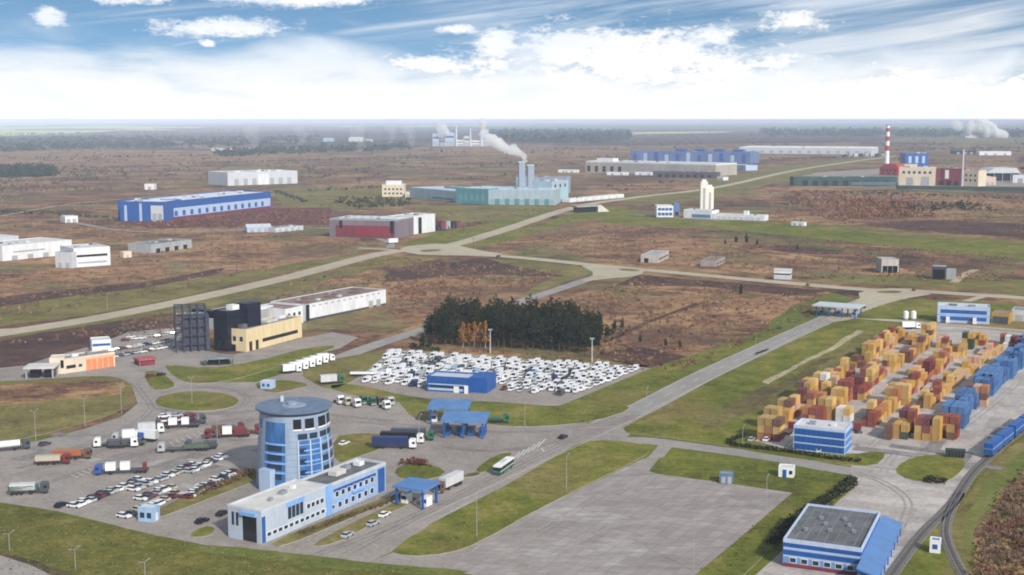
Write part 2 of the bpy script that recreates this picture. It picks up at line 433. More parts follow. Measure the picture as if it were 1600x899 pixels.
g_wood = MG('wooded_plain', [(0.0012, 0.4, .5), (0.006, 0.35, .5), (.03, .25, .2)], [(0.41, (.022, .028, .026)), (0.48, (.045, .046, .042)), (0.53, (.085, .068, .055)), (0.60, (.17, .13, .075))])
patch('far_field', [(-80, 215), (200, 210), (500, 204), (760, 203), (700, 222), (640, 232), (420, 238), (200, 246), (60, 250), (-80, 254)], g_wood, .35, 16, 60)
patch('far_field', [(760, 206), (1000, 202), (1300, 200), (1640, 203), (1640, 218), (1400, 222), (1180, 224), (1000, 228), (800, 226)], g_wood, .40, 16, 60)
patch('far_field', [(500, 200), (900, 196), (1300, 195), (1640, 197), (1640, 201), (1000, 200), (700, 204)], g_wood, .5, 20, 90)
_r = random.Random(31)
for i in range(64):                                    # strips of distant farmland and wood edge
    py = 192 + 75 * _r.random() ** 1.7; px = _r.uniform(-60, 1640); wpx = _r.uniform(70, 330); hpx = (py - 183) * _r.uniform(.04, .13)
    if py > 232 and 560 < px + wpx and px < 1420: continue
    k = _r.uniform(-.02, .02) * wpx
    patch('far_field', [(px, py), (px + wpx * .5, py - hpx * .5 + k / 2), (px + wpx, py + k), (px + wpx * .9, py + hpx + k), (px + wpx * .4, py + hpx * 1.2 + k / 2), (px + wpx * .05, py + hpx)],
          _r.choice([g_dark, g_dark, g_tan, g_olive, g_pale if py < 215 else g_dark, g_redsoil, g_tan, g_field]), .55 if py > 215 else 2.2, 14, 60)
# roads across the plain
strip('road', [(-60, 531), (0, 522), (150, 498), (300, 468), (450, 434), (600, 396), (690, 387), (780, 362), (900, 324), (1000, 308), (1120, 293), (1240, 267), (1330, 253), (1400, 244)], 17, g_road, .20, line=None)
strip('road', [(-40, 518), (40, 514), (100, 505)], 7, g_road, .19)
strip('road', [(640, 392), (690, 396), (800, 402), (940, 416), (1070, 428), (1200, 440), (1350, 453), (1440, 456), (1640, 469)], 15, g_road, .21)
strip('road', [(975, 420), (940, 430), (850, 460), (760, 488), (665, 515), (580, 542), (500, 572), (440, 592), (380, 612)], 10, g_drive, .22)
strip('road', [(560, 388), (600, 390), (650, 394)], 9, g_road, .215)
strip('road', [(1420, 456), (1360, 468), (1320, 485), (1290, 500), (1200, 541), (1100, 588), (1000, 640), (890, 690), (800, 737), (700, 786), (600, 836), (530, 872), (470, 905)], 12.5, g_drive, .23, line=True)
strip('road', [(1300, 492), (1350, 498), (1480, 508), (1640, 521)], 8, g_road, .225)
strip('road', [(1440, 488), (1500, 474), (1535, 464)], 6, g_road, .222)
strip('road', [(960, 690), (1010, 690), (1060, 696), (1200, 715), (1300, 733), (1400, 748)], 9, g_drive, .235)
strip('track', [(0, 338), (120, 318), (260, 306)], 5, g_sand, .16)
strip('track', [(0, 282), (120, 271), (260, 266), (420, 264)], 9, g_sand, .3)
strip('track', [(100, 345), (200, 361), (330, 362), (420, 356), (520, 358), (600, 376), (610, 388)], 7, g_drive, .16)
strip('track', [(560, 262), (700, 262), (790, 264)], 8, g_sand, .3)
strip('track', [(620, 242), (720, 236), (800, 234)], 14, g_pale, .9)
strip('track', [(1490, 442), (1510, 428), (1525, 422)], 6, g_sand, .17)
strip('track', [(960, 530), (1010, 505), (1090, 475)], 3.5, g_dark, .16)
strip('track', [(1200, 286), (1300, 291), (1440, 297), (1640, 306)], 9, g_drive, .2)
strip('track', [(980, 335), (1030, 338), (1100, 344), (1200, 340)], 6, g_drive, .2)

# junction aprons
patch('pavement', [(620, 386), (700, 380), (740, 390), (800, 400), (700, 400), (640, 398)], g_road, .228, 0, smooth=1)
patch('pavement', [(900, 412), (1010, 420), (1000, 432), (950, 436), (900, 442), (935, 430)], g_road, .229, 0, smooth=1)
patch('pavement', [(1290, 492), (1345, 470), (1340, 455), (1410, 450), (1470, 458), (1400, 470), (1370, 490), (1330, 500), (1296, 505)], g_road, .232, 0, smooth=1)
patch('grass_verge', [(655, 391), (690, 390), (688, 393), (660, 395)], g_olive, .26, 0, smooth=1)
patch('grass_verge', [(968, 420), (1000, 422), (998, 425), (966, 423)], g_olive, .26, 0, smooth=1)
patch('grass_verge', [(1370, 455), (1410, 455), (1405, 459), (1372, 459)], g_olive, .26, 0, smooth=1)

patch('grass', [(-80, 700), (130, 672), (215, 640), (250, 600), (540, 562), (606, 546), (1018, 575), (1180, 525), (1310, 500), (1640, 516), (1640, 914), (-80, 914)], g_lawn, .15, 0)
# ---- the built-up foreground: one paved sheet, verges stand on it with kerbs
patch('pavement', [(-60, 700), (0, 700), (60, 690), (130, 672), (190, 652), (215, 632), (205, 600), (120, 592), (40, 596), (-60, 600), (-60, 582), (40, 572), (75, 560), (150, 540), (200, 520), (280, 512), (300, 545), (360, 556), (470, 530), (520, 520), (560, 528), (530, 546), (380, 580), (330, 592), (330, 598), (400, 598), (470, 578), (540, 570), (600, 600), (640, 650), (730, 655), (800, 668), (930, 662), (985, 640), (1000, 660), (980, 684), (950, 694), (700, 800), (620, 860), (560, 888), (450, 870), (330, 856), (215, 834), (90, 800), (-60, 784)], g_asph, .24, 0)
patch('pavement', [(540, 606), (552, 598), (605, 546), (1018, 576), (888, 630), (858, 640), (730, 632), (640, 620)], g_asph, .242, 0)
patch('pavement', [(700, 895), (745, 855), (855, 790), (1005, 718), (1022, 738), (1242, 771), (1080, 905), (680, 905)], g_slab, .244, 0)
patch('pavement', [(560, 888), (620, 862), (700, 866), (1012, 716), (1030, 696), (1050, 700), (1020, 736), (720, 905), (640, 905)], g_asph, .238, 0)
patch('pavement', [(1178, 690), (1186, 660), (1300, 588), (1420, 505), (1640, 524), (1640, 640), (1560, 688), (1480, 790), (1400, 880), (1380, 905), (1175, 905), (1335, 762), (1330, 738), (1330, 712), (1240, 706)], g_yard, .246, 0)
patch('pavement', [(-60, 858), (0, 870), (50, 886), (100, 912), (-60, 912)], g_drive, .37, 0)
patch('bare_ground', [(0, 640), (46, 643), (28, 652), (-20, 664), (-60, 650)], g_sand, .33, 1, 4)

def verge(px, mat=None, z=0.36, amp=0.0, step=3, smooth=1, kerb=0.13, name='grass_verge'):
    return patch(name, px, mat or g_lawn, z, amp, step, smooth, kerb)

# foreground bank, full width
patch('grass', [(-80, 776), (0, 786), (90, 800), (215, 834), (330, 856), (450, 871), (600, 886), (720, 897), (790, 912), (-80, 912)], g_bank, .34, .4, 3)
patch('grass', [(330, 853), (480, 868), (620, 884), (735, 896), (700, 903), (560, 893), (430, 880), (300, 862)], g_green, .352, .6, 3)
patch('bare_ground', [(0, 864), (50, 876), (110, 898), (130, 912), (105, 912), (56, 888), (-20, 868)], g_mud, .355, .5, 3)
# roundabout and islands
patch('grass_island', [(308 + 65 * math.cos(a * math.pi / 12), 628.5 + 15.5 * math.sin(a * math.pi / 12)) for a in range(24)], g_lawn, .38, 0, kerb=.14)
verge([(-60, 596), (20, 598), (130, 589), (185, 589), (210, 604), (200, 630), (180, 648), (110, 668), (50, 686), (-60, 700)], g_olive, amp=.5)
patch('bare_ground', [(-60, 612), (30, 600), (150, 596), (195, 600), (190, 618), (120, 626), (40, 632), (-60, 640)], g_field, .372, 2.0, 4)
verge([(222, 583), (244, 580), (262, 590), (276, 604), (258, 611), (238, 611)])
verge([(254, 570), (330, 577), (400, 566), (480, 544), (535, 540), (480, 560), (400, 585), (345, 599), (296, 601), (272, 590)])
patch('grass', [(258, 572), (300, 576), (320, 582), (290, 590), (275, 586)], g_green, .375, .5, 3)
verge([(396, 603), (410, 597), (451, 595), (488, 603), (455, 611), (424, 617)])
verge([(465, 584), (500, 566), (580, 552), (612, 549), (590, 566), (556, 595), (520, 610), (500, 606)], g_olive)
verge([(505, 605), (552, 600), (640, 622), (720, 630), (760, 628), (884, 638), (965, 633), (990, 640), (930, 660), (852, 668), (790, 668), (735, 660), (700, 640), (640, 632), (560, 622)])
verge([(640, 648), (662, 640), (690, 640), (678, 660), (655, 660)], g_olive)
verge([(520, 684), (560, 678), (606, 680), (612, 690), (594, 704), (560, 715), (524, 728)])
verge([(612, 736), (650, 722), (700, 736), (682, 750), (630, 752)], z=.365)
verge([(740, 736), (775, 712), (805, 708), (785, 724), (755, 742)])
verge([(718, 748), (735, 740), (752, 740), (744, 746)], g_olive)
verge([(485, 854), (540, 824), (640, 776), (655, 782), (600, 808), (545, 842), (505, 856)], g_olive)
verge([(420, 850), (520, 810), (620, 772), (634, 776), (540, 815), (440, 858)], g_olive, z=.362)
verge([(226, 812), (260, 790), (330, 762), (390, 733), (402, 735), (402, 752), (330, 780), (262, 806), (240, 812)], g_olive)
verge([(294, 838), (318, 824), (338, 826), (330, 838), (310, 842)], g_lawn)
# strips either side of the concrete lot
verge([(602, 862), (735, 792), (880, 708), (908, 692), (955, 689), (1005, 696), (1018, 704), (1003, 717), (850, 792), (745, 852), (700, 867), (640, 872)], smooth=1)
verge([(1014, 738), (1030, 718), (1060, 707), (1120, 712), (1200, 724), (1216, 737), (1250, 744), (1290, 737), (1324, 748), (1332, 760), (1215, 850), (1150, 912), (1076, 912), (1238, 772), (1120, 755), (1030, 743)], smooth=0)
# big verge between the road and the container yard
verge([(974, 670), (1000, 655), (1150, 584), (1308, 505), (1345, 500), (1416, 507), (1300, 588), (1188, 660), (1182, 690), (1145, 690), (1138, 698), (1020, 682), (980, 678)], smooth=0)
patch('bare_ground', [(1190, 598), (1250, 570), (1340, 517), (1350, 519), (1300, 548), (1200, 602)], g_sand, .372, .7, 3)
patch('bare_ground', [(1080, 660), (1200, 612), (1340, 530), (1390, 515), (1300, 570), (1190, 640), (1110, 676)], g_olive, .366, 1.5, 4)
patch('bare_ground', [(1120, 640), (1190, 610), (1290, 560), (1310, 556), (1230, 606), (1150, 650)], g_mud, .369, 2.2, 4)
verge([(1140, 700), (1150, 688), (1180, 692), (1240, 706), (1330, 712), (1372, 706), (1386, 713), (1366, 731), (1310, 727), (1200, 712)])
verge([(1396, 738), (1412, 722), (1445, 712), (1500, 713), (1510, 728), (1492, 748), (1470, 757), (1420, 752)])
verge([(1320, 498), (1380, 476), (1420, 466), (1640, 480), (1640, 515), (1480, 505), (1400, 500)], g_lawn, .30, 1)
# railway side
patch('grass', [(1640, 650), (1560, 715), (1520, 768), (1484, 806), (1440, 845), (1400, 912), (1640, 912)], g_olive, .32, .8, 4)
patch('grass', [(1640, 668), (1580, 720), (1530, 770), (1500, 812), (1502, 850), (1512, 870), (1530, 830), (1560, 770), (1640, 705)], g_green, .345, 1, 4)
patch('bare_ground', [(1640, 700), (1560, 772), (1530, 830), (1512, 912), (1640, 912)], g_tan, .36, 2, 5)
patch('grass', [(1395, 912), (1430, 850), (1462, 820), (1474, 840), (1480, 870), (1470, 912)], g_lawn, .35, .6, 3)

# repairs and stains in the paving
for i in range(46):
    if i < 26: px, py = _r.uniform(20, 640), _r.uniform(640, 800)
    else: px, py = _r.uniform(1300, 1560), _r.uniform(560, 800)
    if 1210 < px and py > 740: continue
    c = G(px, py); a = AZ_A + (math.pi / 2 if i % 3 == 0 else 0); lx, ly = _r.uniform(2, 14), _r.uniform(.8, 3.2)
    u = Vector((math.cos(a), math.sin(a), 0)); n_ = Vector((-u.y, u.x, 0))
    patch('paving_repair', [(c + u * sx * lx + n_ * sy * ly)[:2] for sx, sy in ((-1, -1), (1, -1), (1, 1), (-1, 1))], _r.choice([g_asph_d, g_asph_d, g_asph_l]), .250 + i * .0022, .25, 2, world=True)
# tyre-darkened wheel lanes
for i, ln in enumerate(([(470, 878), (620, 820), (760, 752), (880, 694), (985, 652)], [(540, 868), (660, 806), (800, 737), (900, 690), (1000, 648)], [(560, 660), (660, 668), (780, 676), (880, 672), (970, 655)], [(240, 640), (330, 648), (430, 642), (540, 652), (620, 660)],
        [(250, 616), (300, 606), (370, 612), (385, 630), (340, 646), (270, 646), (240, 632), (250, 616)], [(210, 600), (225, 620), (236, 640), (200, 668), (120, 700), (40, 722)], [(20, 745), (140, 712), (260, 676), (380, 655)], [(60, 760), (180, 722), (300, 690), (390, 690)],
        [(340, 805), (420, 770), (395, 735), (300, 745)], [(700, 700), (760, 706), (830, 700), (890, 688)], [(1340, 740), (1390, 760), (1420, 790), (1400, 840)], [(1380, 740), (1400, 712), (1450, 706), (1530, 650), (1590, 600)], [(1360, 700), (1400, 664), (1460, 622), (1550, 552)], [(1230, 700), (1300, 640), (1380, 585), (1450, 545)], [(760, 880), (900, 800), (1030, 740)], [(830, 890), (960, 820), (1120, 775)])):
    pts = spline([G(*p) for p in ln], 10); b = MB()
    strip_mb(b, pts, .55, .55, .355 - .002 * i if i < 0 else .300 + .0015 * i, off=.95); strip_mb(b, pts, .55, .55, .300 + .0015 * i, off=-.95)
    o = b.build('tyre_marks', g_asph_d if i < 10 else g_tyre_l); o['kind'] = 'structure'
# painted markings
def marking(pairs, w, z=.362):
    b = MB()
    for p, q in pairs:
        a, c = G(*p), G(*q); d = (c - a).normalized(); n = Vector((-d.y, d.x, 0)) * w / 2
        b.poly([(a.x - n.x, a.y - n.y, z), (c.x - n.x, c.y - n.y, z), (c.x + n.x, c.y + n.y, z), (a.x + n.x, a.y + n.y, z)])
    o = b.build('road_marking', MATS['road_paint']); o['kind'] = 'structure'
marking([((800 + i * 8, 722 - i * 4.2), (812 + i * 8, 708 - i * 4)) for i in range(6)] + [((846, 702), (850, 708))], .5)
marking([((265 + i * 9, 692 - i * 3.2), (272 + i * 9, 697 - i * 3.2)) for i in range(9)], .35)
marking([((110 + i * 9, 744 - i * 3.2), (122 + i * 9, 748 - i * 3.2)) for i in range(6)], .35)
marking([((690, 798), (990, 657)), ((640, 822), (690, 798)), ((1000, 650), (1300, 499))], .22)
marking([((830, 676), (960, 668)), ((560, 660), (640, 668))], .3)
# ---------------------------------------------------------------- sky, sun, camera
SUN_AZ, SUN_EL = R(150), R(33)
w = bpy.data.worlds.new('World'); sc.world = w; w.use_nodes = True
nt = w.node_tree; L = nt.links
bg = nt.nodes['Background']
tc = N(nt, 'ShaderNodeTexCoord')
sep = N(nt, 'ShaderNodeSeparateXYZ'); L.new(tc.outputs['Generated'], sep.inputs[0])
def mth(op, a, b=None, c=None, clamp=False):
    n = N(nt, 'ShaderNodeMath', operation=op); n.use_clamp = clamp
    for i, v in enumerate((a, b, c)):
        if v is None: continue
        if isinstance(v, (int, float)): n.inputs[i].default_value = v
        else: L.new(v, n.inputs[i])
    return n.outputs[0]
X, Y, Z = sep.outputs[0], sep.outputs[1], sep.outputs[2]
az = mth('ARCTAN2', X, Y)                       # bearing, 0 straight ahead
el = mth('ARCSINE', Z)                          # elevation
# clear sky: the low sky takes its colour from higher up the dome
elz = mth('MULTIPLY_ADD', mth('MAXIMUM', Z, 0.0), 2.2, 0.15)
cmb = N(nt, 'ShaderNodeCombineXYZ'); L.new(X, cmb.inputs[0]); L.new(Y, cmb.inputs[1]); L.new(elz, cmb.inputs[2])
nrm = N(nt, 'ShaderNodeVectorMath', operation='NORMALIZE'); L.new(cmb.outputs[0], nrm.inputs[0])
sky = N(nt, 'ShaderNodeTexSky', sky_type='NISHITA'); sky.sun_disc = False
sky.sun_elevation = SUN_EL; sky.sun_rotation = SUN_AZ; sky.ozone_density = 3.0; sky.dust_density = 0.3; sky.air_density = 1.0
L.new(nrm.outputs[0], sky.inputs['Vector'])
# cloud field in bearing / elevation (radians)
def cloudnoise(su, sv, detail, rough, off, skew=0.0, dist=0.4):
    u = mth('MULTIPLY_ADD', az, su, off)
    v = mth('MULTIPLY', el, sv)
    if skew: v = mth('MULTIPLY_ADD', az, skew, v)
    c = N(nt, 'ShaderNodeCombineXYZ'); L.new(u, c.inputs[0]); L.new(v, c.inputs[1]); c.inputs[2].default_value = off * 1.7
    nz = N(nt, 'ShaderNodeTexNoise'); nz.inputs['Scale'].default_value = 1.0; nz.inputs['Detail'].default_value = detail
    nz.inputs['Roughness'].default_value = rough; nz.inputs['Distortion'].default_value = dist
    L.new(c.outputs[0], nz.inputs['Vector'])
    return nz.outputs['Fac']
n_puff = cloudnoise(26, 75, 8, 0.58, 3.1)
n_fine = cloudnoise(90, 210, 6, 0.6, 7.7)
n_tiny = cloudnoise(210, 430, 4, 0.6, 4.4)
n_soft = cloudnoise(11, 38, 4, 0.5, 5.3)
n_wisp = cloudnoise(6, 90, 5, 0.55, 1.9, skew=-12)
def px2az(px): return math.atan((px - 800) / FOC)
def px2el(py): return (187 - py) / FOC
def ellipse(px, py, rx, ry, hard=1.0):
    a = mth('MULTIPLY', mth('SUBTRACT', az, px2az(px)), FOC / rx)
    b = mth('MULTIPLY', mth('SUBTRACT', el, px2el(py)), FOC / ry)
    d = mth('SQRT', mth('ADD', mth('MULTIPLY', a, a), mth('MULTIPLY', b, b)))
    return mth('MULTIPLY_ADD', d, -hard, hard)          # hard at the middle, 0 on the rim, negative outside
blobs = [(850, 145, 260, 62), (985, 100, 150, 58), (880, 78, 90, 40), (1060, 90, 90, 42), (1110, 64, 52, 26), (1130, 120, 150, 50), (780, 72, 36, 30),
         (1235, 40, 56, 19), (1400, 150, 420, 48), (700, 105, 130, 18), (360, 49, 96, 15), (200, 6, 80, 15), (440, 6, 105, 14), (90, 41, 26, 14), (540, 4, 60, 12),
         (725, 51, 42, 8), (330, 74, 14, 6)]
m = None
for bl in blobs:
    e = ellipse(*bl)
    m = e if m is None else mth('MAXIMUM', m, e)
m = mth('MAXIMUM', m, -1.2)
pert = mth('ADD', mth('MULTIPLY', mth('SUBTRACT', n_puff, 0.5), 2.1), mth('MULTIPLY_ADD', mth('SUBTRACT', n_fine, 0.5), 1.2, mth('MULTIPLY', mth('SUBTRACT', n_tiny, 0.5), 1.0)))
f = mth('ADD', m, pert)
mr = N(nt, 'ShaderNodeMapRange'); mr.interpolation_type = 'SMOOTHSTEP'
mr.inputs['From Min'].default_value = -0.25; mr.inputs['From Max'].default_value = 0.68
L.new(f, mr.inputs['Value']); puff = mr.outputs['Result']
# thin streaks, stronger to the right
strk = N(nt, 'ShaderNodeMapRange'); strk.interpolation_type = 'SMOOTHSTEP'
strk.inputs['From Min'].default_value = 0.40; strk.inputs['From Max'].default_value = 0.80
L.new(mth('ADD', n_wisp, mth('MULTIPLY', mth('MAXIMUM', az, -0.15), 0.42)), strk.inputs['Value'])
wisp = mth('MULTIPLY', strk.outputs['Result'], 0.66)
# low white bank that closes the sky at the horizon
bank = N(nt, 'ShaderNodeMapRange'); bank.interpolation_type = 'SMOOTHSTEP'
bank.inputs['From Min'].default_value = 0.070; bank.inputs['From Max'].default_value = 0.018
L.new(mth('MULTIPLY_ADD', mth('SUBTRACT', n_soft, 0.5), 0.09, el), bank.inputs['Value'])
# overhead: scattered cloud over the rest of the dome
n_dome = N(nt, 'ShaderNodeTexNoise'); n_dome.inputs['Scale'].default_value = 3.0; n_dome.inputs['Detail'].default_value = 6
L.new(tc.outputs['Generated'], n_dome.inputs['Vector'])
dome = N(nt, 'ShaderNodeMapRange'); dome.interpolation_type = 'SMOOTHSTEP'
dome.inputs['From Min'].default_value = 0.45; dome.inputs['From Max'].default_value = 0.66
L.new(n_dome.outputs['Fac'], dome.inputs['Value'])
hi = N(nt, 'ShaderNodeMapRange'); hi.inputs['From Min'].default_value = 0.11; hi.inputs['From Max'].default_value = 0.25
L.new(el, hi.inputs['Value'])
domec = mth('MULTIPLY', mth('MULTIPLY', dome.outputs['Result'], hi.outputs['Result']), .6)
cov = mth('MAXIMUM', mth('MAXIMUM', puff, wisp), mth('MAXIMUM', bank.outputs['Result'], domec))
shade = N(nt, 'ShaderNodeMapRange'); shade.inputs['From Min'].default_value = 0.34; shade.inputs['From Max'].default_value = 0.60
shade.inputs['To Min'].default_value = 0.0; shade.inputs['To Max'].default_value = 1.0
L.new(mth('ADD', mth('MULTIPLY_ADD', n_soft, .75, mth('MULTIPLY', n_puff, .25)), mth('MULTIPLY', mth('SUBTRACT', .055, el), 2.2)), shade.inputs['Value'])
CLOUD = 10.6
cc = N(nt, 'ShaderNodeMix', data_type='RGBA'); cc.inputs['A'].default_value = (CLOUD * .82, CLOUD * .885, CLOUD * .97, 1); cc.inputs['B'].default_value = (CLOUD, CLOUD * .99, CLOUD * .98, 1)
L.new(shade.outputs['Result'], cc.inputs['Factor'])
mx = N(nt, 'ShaderNodeMix', data_type='RGBA')
tint = N(nt, 'ShaderNodeMix', data_type='RGBA', blend_type='MULTIPLY'); tint.inputs['Factor'].default_value = 1.0; tint.inputs['B'].default_value = (1.12, 1.24, 1.17, 1); L.new(sky.outputs['Color'], tint.inputs['A'])
L.new(cov, mx.inputs['Factor']); L.new(tint.outputs['Result'], mx.inputs['A']); L.new(cc.outputs['Result'], mx.inputs['B'])
L.new(mx.outputs['Result'], bg.inputs['Color'])
bg.inputs['Strength'].default_value = 0.095

sl = bpy.data.lights.new('sun', 'SUN'); sl.energy = 3.7; sl.angle = R(2.5); sl.color = (1.0, 0.95, 0.87)
so = bpy.data.objects.new('sun', sl); COL.objects.link(so)
sv = Vector((math.sin(SUN_AZ) * math.cos(SUN_EL), math.cos(SUN_AZ) * math.cos(SUN_EL), math.sin(SUN_EL)))
so.rotation_euler = sv.to_track_quat('Z', 'Y').to_euler(); so.location = (0, 0, 300)

cam = bpy.data.cameras.new('camera'); co = bpy.data.objects.new('camera', cam); COL.objects.link(co)
cam.sensor_width = 36; cam.lens = 36 * FOC / 1600; cam.clip_start = 1; cam.clip_end = 120000
co.location = (0, 0, CAM_H); co.rotation_euler = (math.pi / 2 - PITCH, 0, 0)
sc.camera = co
sc.render.resolution_x, sc.render.resolution_y = 1024, 575
vs = sc.view_settings; vs.view_transform = 'Standard'; vs.look = 'None'; vs.gamma = 1; vs.use_curve_mapping = False
vs.exposure = 0.09
sc.render.engine = 'CYCLES'
sc.cycles.use_denoising = True
sc.cycles.volume_bounces = 6; sc.cycles.max_bounces = 9; sc.cycles.diffuse_bounces = 3
sc.cycles.filter_width = 1.9
# air: one closed box of even haze
def haze():
    m = bpy.data.materials.new('haze'); m.use_nodes = True; nt = m.node_tree
    nt.nodes.remove(nt.nodes['Principled BSDF'])
    v = nt.nodes.new('ShaderNodeVolumePrincipled')
    v.inputs['Color'].default_value = (0.70, 0.81, 1.0, 1); v.inputs['Density'].default_value = 0.62e-4
    v.inputs['Anisotropy'].default_value = -0.35
    nt.links.new(v.outputs['Volume'], nt.nodes['Material Output'].inputs['Volume'])
    b = MB(); b.box(-56000, 56000, -1200, 56000, -1.0, 113.0)
    o = b.build('haze', m); o['kind'] = 'stuff'
haze()
# ---------------------------------------------------------------- building kit
W_ = M('white_cladding', (0.72, 0.73, 0.75), 0.55, 0.14, 0.25)
GREYW = M('pale_grey_panel', (0.55, 0.57, 0.60), 0.5, 0.10, 0.3)
GREY = M('grey_panel', (0.36, 0.37, 0.38), 0.6, 0.15, 0.3)
CREAM = M('cream_render', (0.70, 0.56, 0.33), 0.7, 0.10, 0.4)
CREAM2 = M('pale_cream', (0.68, 0.58, 0.44), 0.7, 0.12, 0.3)
ORNG = M('orange_panel', (0.70, 0.24, 0.10), 0.6, 0.12, 0.5)
REDP = M('red_panel', (0.42, 0.045, 0.04), 0.6, 0.2, 0.3)
MARO = M('maroon_panel', (0.20, 0.035, 0.05), 0.6, 0.25, 0.3)
BLUE = M('deep_blue_panel', (0.018, 0.095, 0.34), 0.45, 0.15, 0.4)
BLUE2 = M('bright_blue_roof', (0.09, 0.205, 0.44), 0.45, 0.12, 0.3)
BLUE3 = M('light_blue_panel', (0.22, 0.42, 0.78), 0.4, 0.12, 0.4)
LILAC = M('pale_blue_panel', (0.42, 0.53, 0.70), 0.5, 0.08, 0.3)
TEAL = M('teal_panel', (0.09, 0.25, 0.28), 0.5, 0.15, 0.2)
TEALL = M('pale_teal_panel', (0.36, 0.45, 0.51), 0.5, 0.12, 0.2)
DKROOF = M('dark_bitumen_roof', (0.13, 0.135, 0.14), 0.9, 0.35, 0.25)
MIDROOF = M('grey_felt_roof', (0.22, 0.225, 0.235), 0.9, 0.3, 0.2)
BRROOF = M('rusty_brown_roof', (0.25, 0.175, 0.145), 0.9, 0.4, 0.12)
LTROOF = M('pale_membrane_roof', (0.60, 0.58, 0.54), 0.8, 0.15, 0.2)
NAVY = M('navy_cladding', (0.010, 0.012, 0.028), 0.4, 0.3, 0.3)
STEEL = M('steel', (0.32, 0.33, 0.36), 0.5, 0.2, 0.5, metal=0.3)
DSTEEL = M('dark_steel', (0.07, 0.075, 0.09), 0.6, 0.2, 0.5)
GLZ = glass('window_glass', (0.018, 0.035, 0.07))
GLB = glass('blue_glass', (0.025, 0.10, 0.33), 0.15)
GLD = glass('dark_glass', (0.012, 0.014, 0.02))
WHT = M('white_paint', (0.80, 0.80, 0.79), 0.5, 0.06, 0.5)
BLK = M('black_rubber', (0.02, 0.02, 0.02), 0.9, 0.2, 2)
GZ = 0.24

class Bld:
    """box frame: local x runs from photo point p0 to p1 along the visible foot, local y away from the camera"""
    def __init__(s, name, label, cat, p0, p1, h=None, top=None, depth=10.0, back=None, z=GZ, group=None):
        a, b = G(p0[0], p0[1]), G(p1[0], p1[1])
        s.L = (b - a).length; s.h = h if h is not None else ZT(p0[1], top)
        s.D = depth
        s.rz = ang(a, b)
        if back is not None:                      # photo point of the roof corner behind p0
            c = G(back[0], back[1], s.h); s.D = abs(-(c.x - a.x) * math.sin(s.rz) + (c.y - a.y) * math.cos(s.rz))
        s.root = thing(name, label, cat, (a.x, a.y, z), s.rz, group)
    def add(s, name, mb, mat, parent=None): return mb.build(name, mat, parent or s.root)
    def box(s, name, x0, x1, y0, y1, z0, z1, mat, parent=None): return s.add(name, MB().box(x0, x1, y0, y1, z0, z1), mat, parent)
    def shell(s, wall, roof, par=0.6, t=0.35, over=0.0, rname='roof', trim=None):
        s.wall = s.box('wall', 0, s.L, 0, s.D, 0, s.h - par - .1, wall)
        o = over
        s.roof = s.box(rname, -o + t, s.L + o - t, -o + t, s.D + o - t, s.h - par - .1, s.h - par * .6, roof)
        if par > 0.05:
            b = MB(); z0, z1 = s.h - par - .1, s.h
            e = o + .02
            b.box(-e, s.L + e, -e, -e + t + .02, z0, z1); b.box(-e, s.L + e, s.D + e - t - .02, s.D + e, z0, z1)
            b.box(-e, -e + t + .02, -e + t + .02, s.D + e - t - .02, z0, z1); b.box(s.L + e - t - .02, s.L + e, -e + t + .02, s.D + e - t - .02, z0, z1)
            s.par = s.add('parapet', b, trim or wall)
        if s.L > 24 and s.D > 9:                   # vents and ducts on the larger flat roofs
            rr = random.Random(int(s.L * 97 + s.D * 31))
            for i in range(min(9, 3 + int(s.L / 25))):
                q = max(.8, s.h * .06) * rr.uniform(.7, 1.6)
                x, y = rr.uniform(.08, .92) * s.L, rr.uniform(.15, .85) * s.D
                s.box('roof_vent', x - q, x + q * rr.uniform(1, 2.4), y - q, y + q, s.h - par * .6 - .02, s.h - par * .6 + q * 1.1, (STEEL, GREYW, DKROOF)[i % 3])
        return s
    def pane(s, name, side, u0, u1, z0, z1, mat, parent=None, d=0.06, off=0.0):
        d0 = off
        if side == 'f': args = (u0, u1, -d - d0, -d0 + .01)
        elif side == 'r': args = (s.L + d0 - .01, s.L + d + d0, u0, u1)
        elif side == 'l': args = (-d - d0, -d0 + .01, u0, u1)
        if side == 'f': return s.box(name, args[0], args[1], args[2], args[3], z0, z1, mat, parent)
        return s.box(name, args[0], args[1], args[2], args[3], z0, z1, mat, parent)
    def windows(s, side, n, z0, z1, w, u0=None, u1=None, mat=None, name='window', frame=None):
        tot = s.L if side == 'f' else s.D
        u0 = 0.06 * tot if u0 is None else u0; u1 = 0.94 * tot if u1 is None else u1
        for i in range(n):
            c = u0 + (u1 - u0) * (i + .5) / n
            o = s.pane(name, side, c - w / 2, c + w / 2, z0, z1, mat or GLZ, d=.10)
            if frame:
                b = MB()
                for (a, e, f, g) in ((c - w/2 - .12, c - w/2, z0 - .12, z1 + .12), (c + w/2, c + w/2 + .12, z0 - .12, z1 + .12), (c - w/2, c + w/2, z0 - .12, z0), (c - w/2, c + w/2, z1, z1 + .12)):
                    if side == 'f': b.box(a, e, -.13, .01, f, g)
                    else: b.box(s.L - .01, s.L + .13, a, e, f, g)
                s.add('frame', b, frame, o)
    def roofbox(s, name, fx, fy, lx, ly, hz, mat):
        x, y = fx * s.L, fy * s.D
        return s.box(name, x - lx / 2, x + lx / 2, y - ly / 2, y + ly / 2, s.h - .45, s.h + hz, mat)
    def doors(s, side, n, w, h, mat, u0=None, u1=None, name='door'):
        tot = s.L if side == 'f' else s.D
        u0 = 0.06 * tot if u0 is None else u0; u1 = 0.94 * tot if u1 is None else u1
        for i in range(n):
            c = u0 + (u1 - u0) * (i + .5) / n
            s.pane(name, side, c - w / 2, c + w / 2, 0.02, h, mat, d=.08)

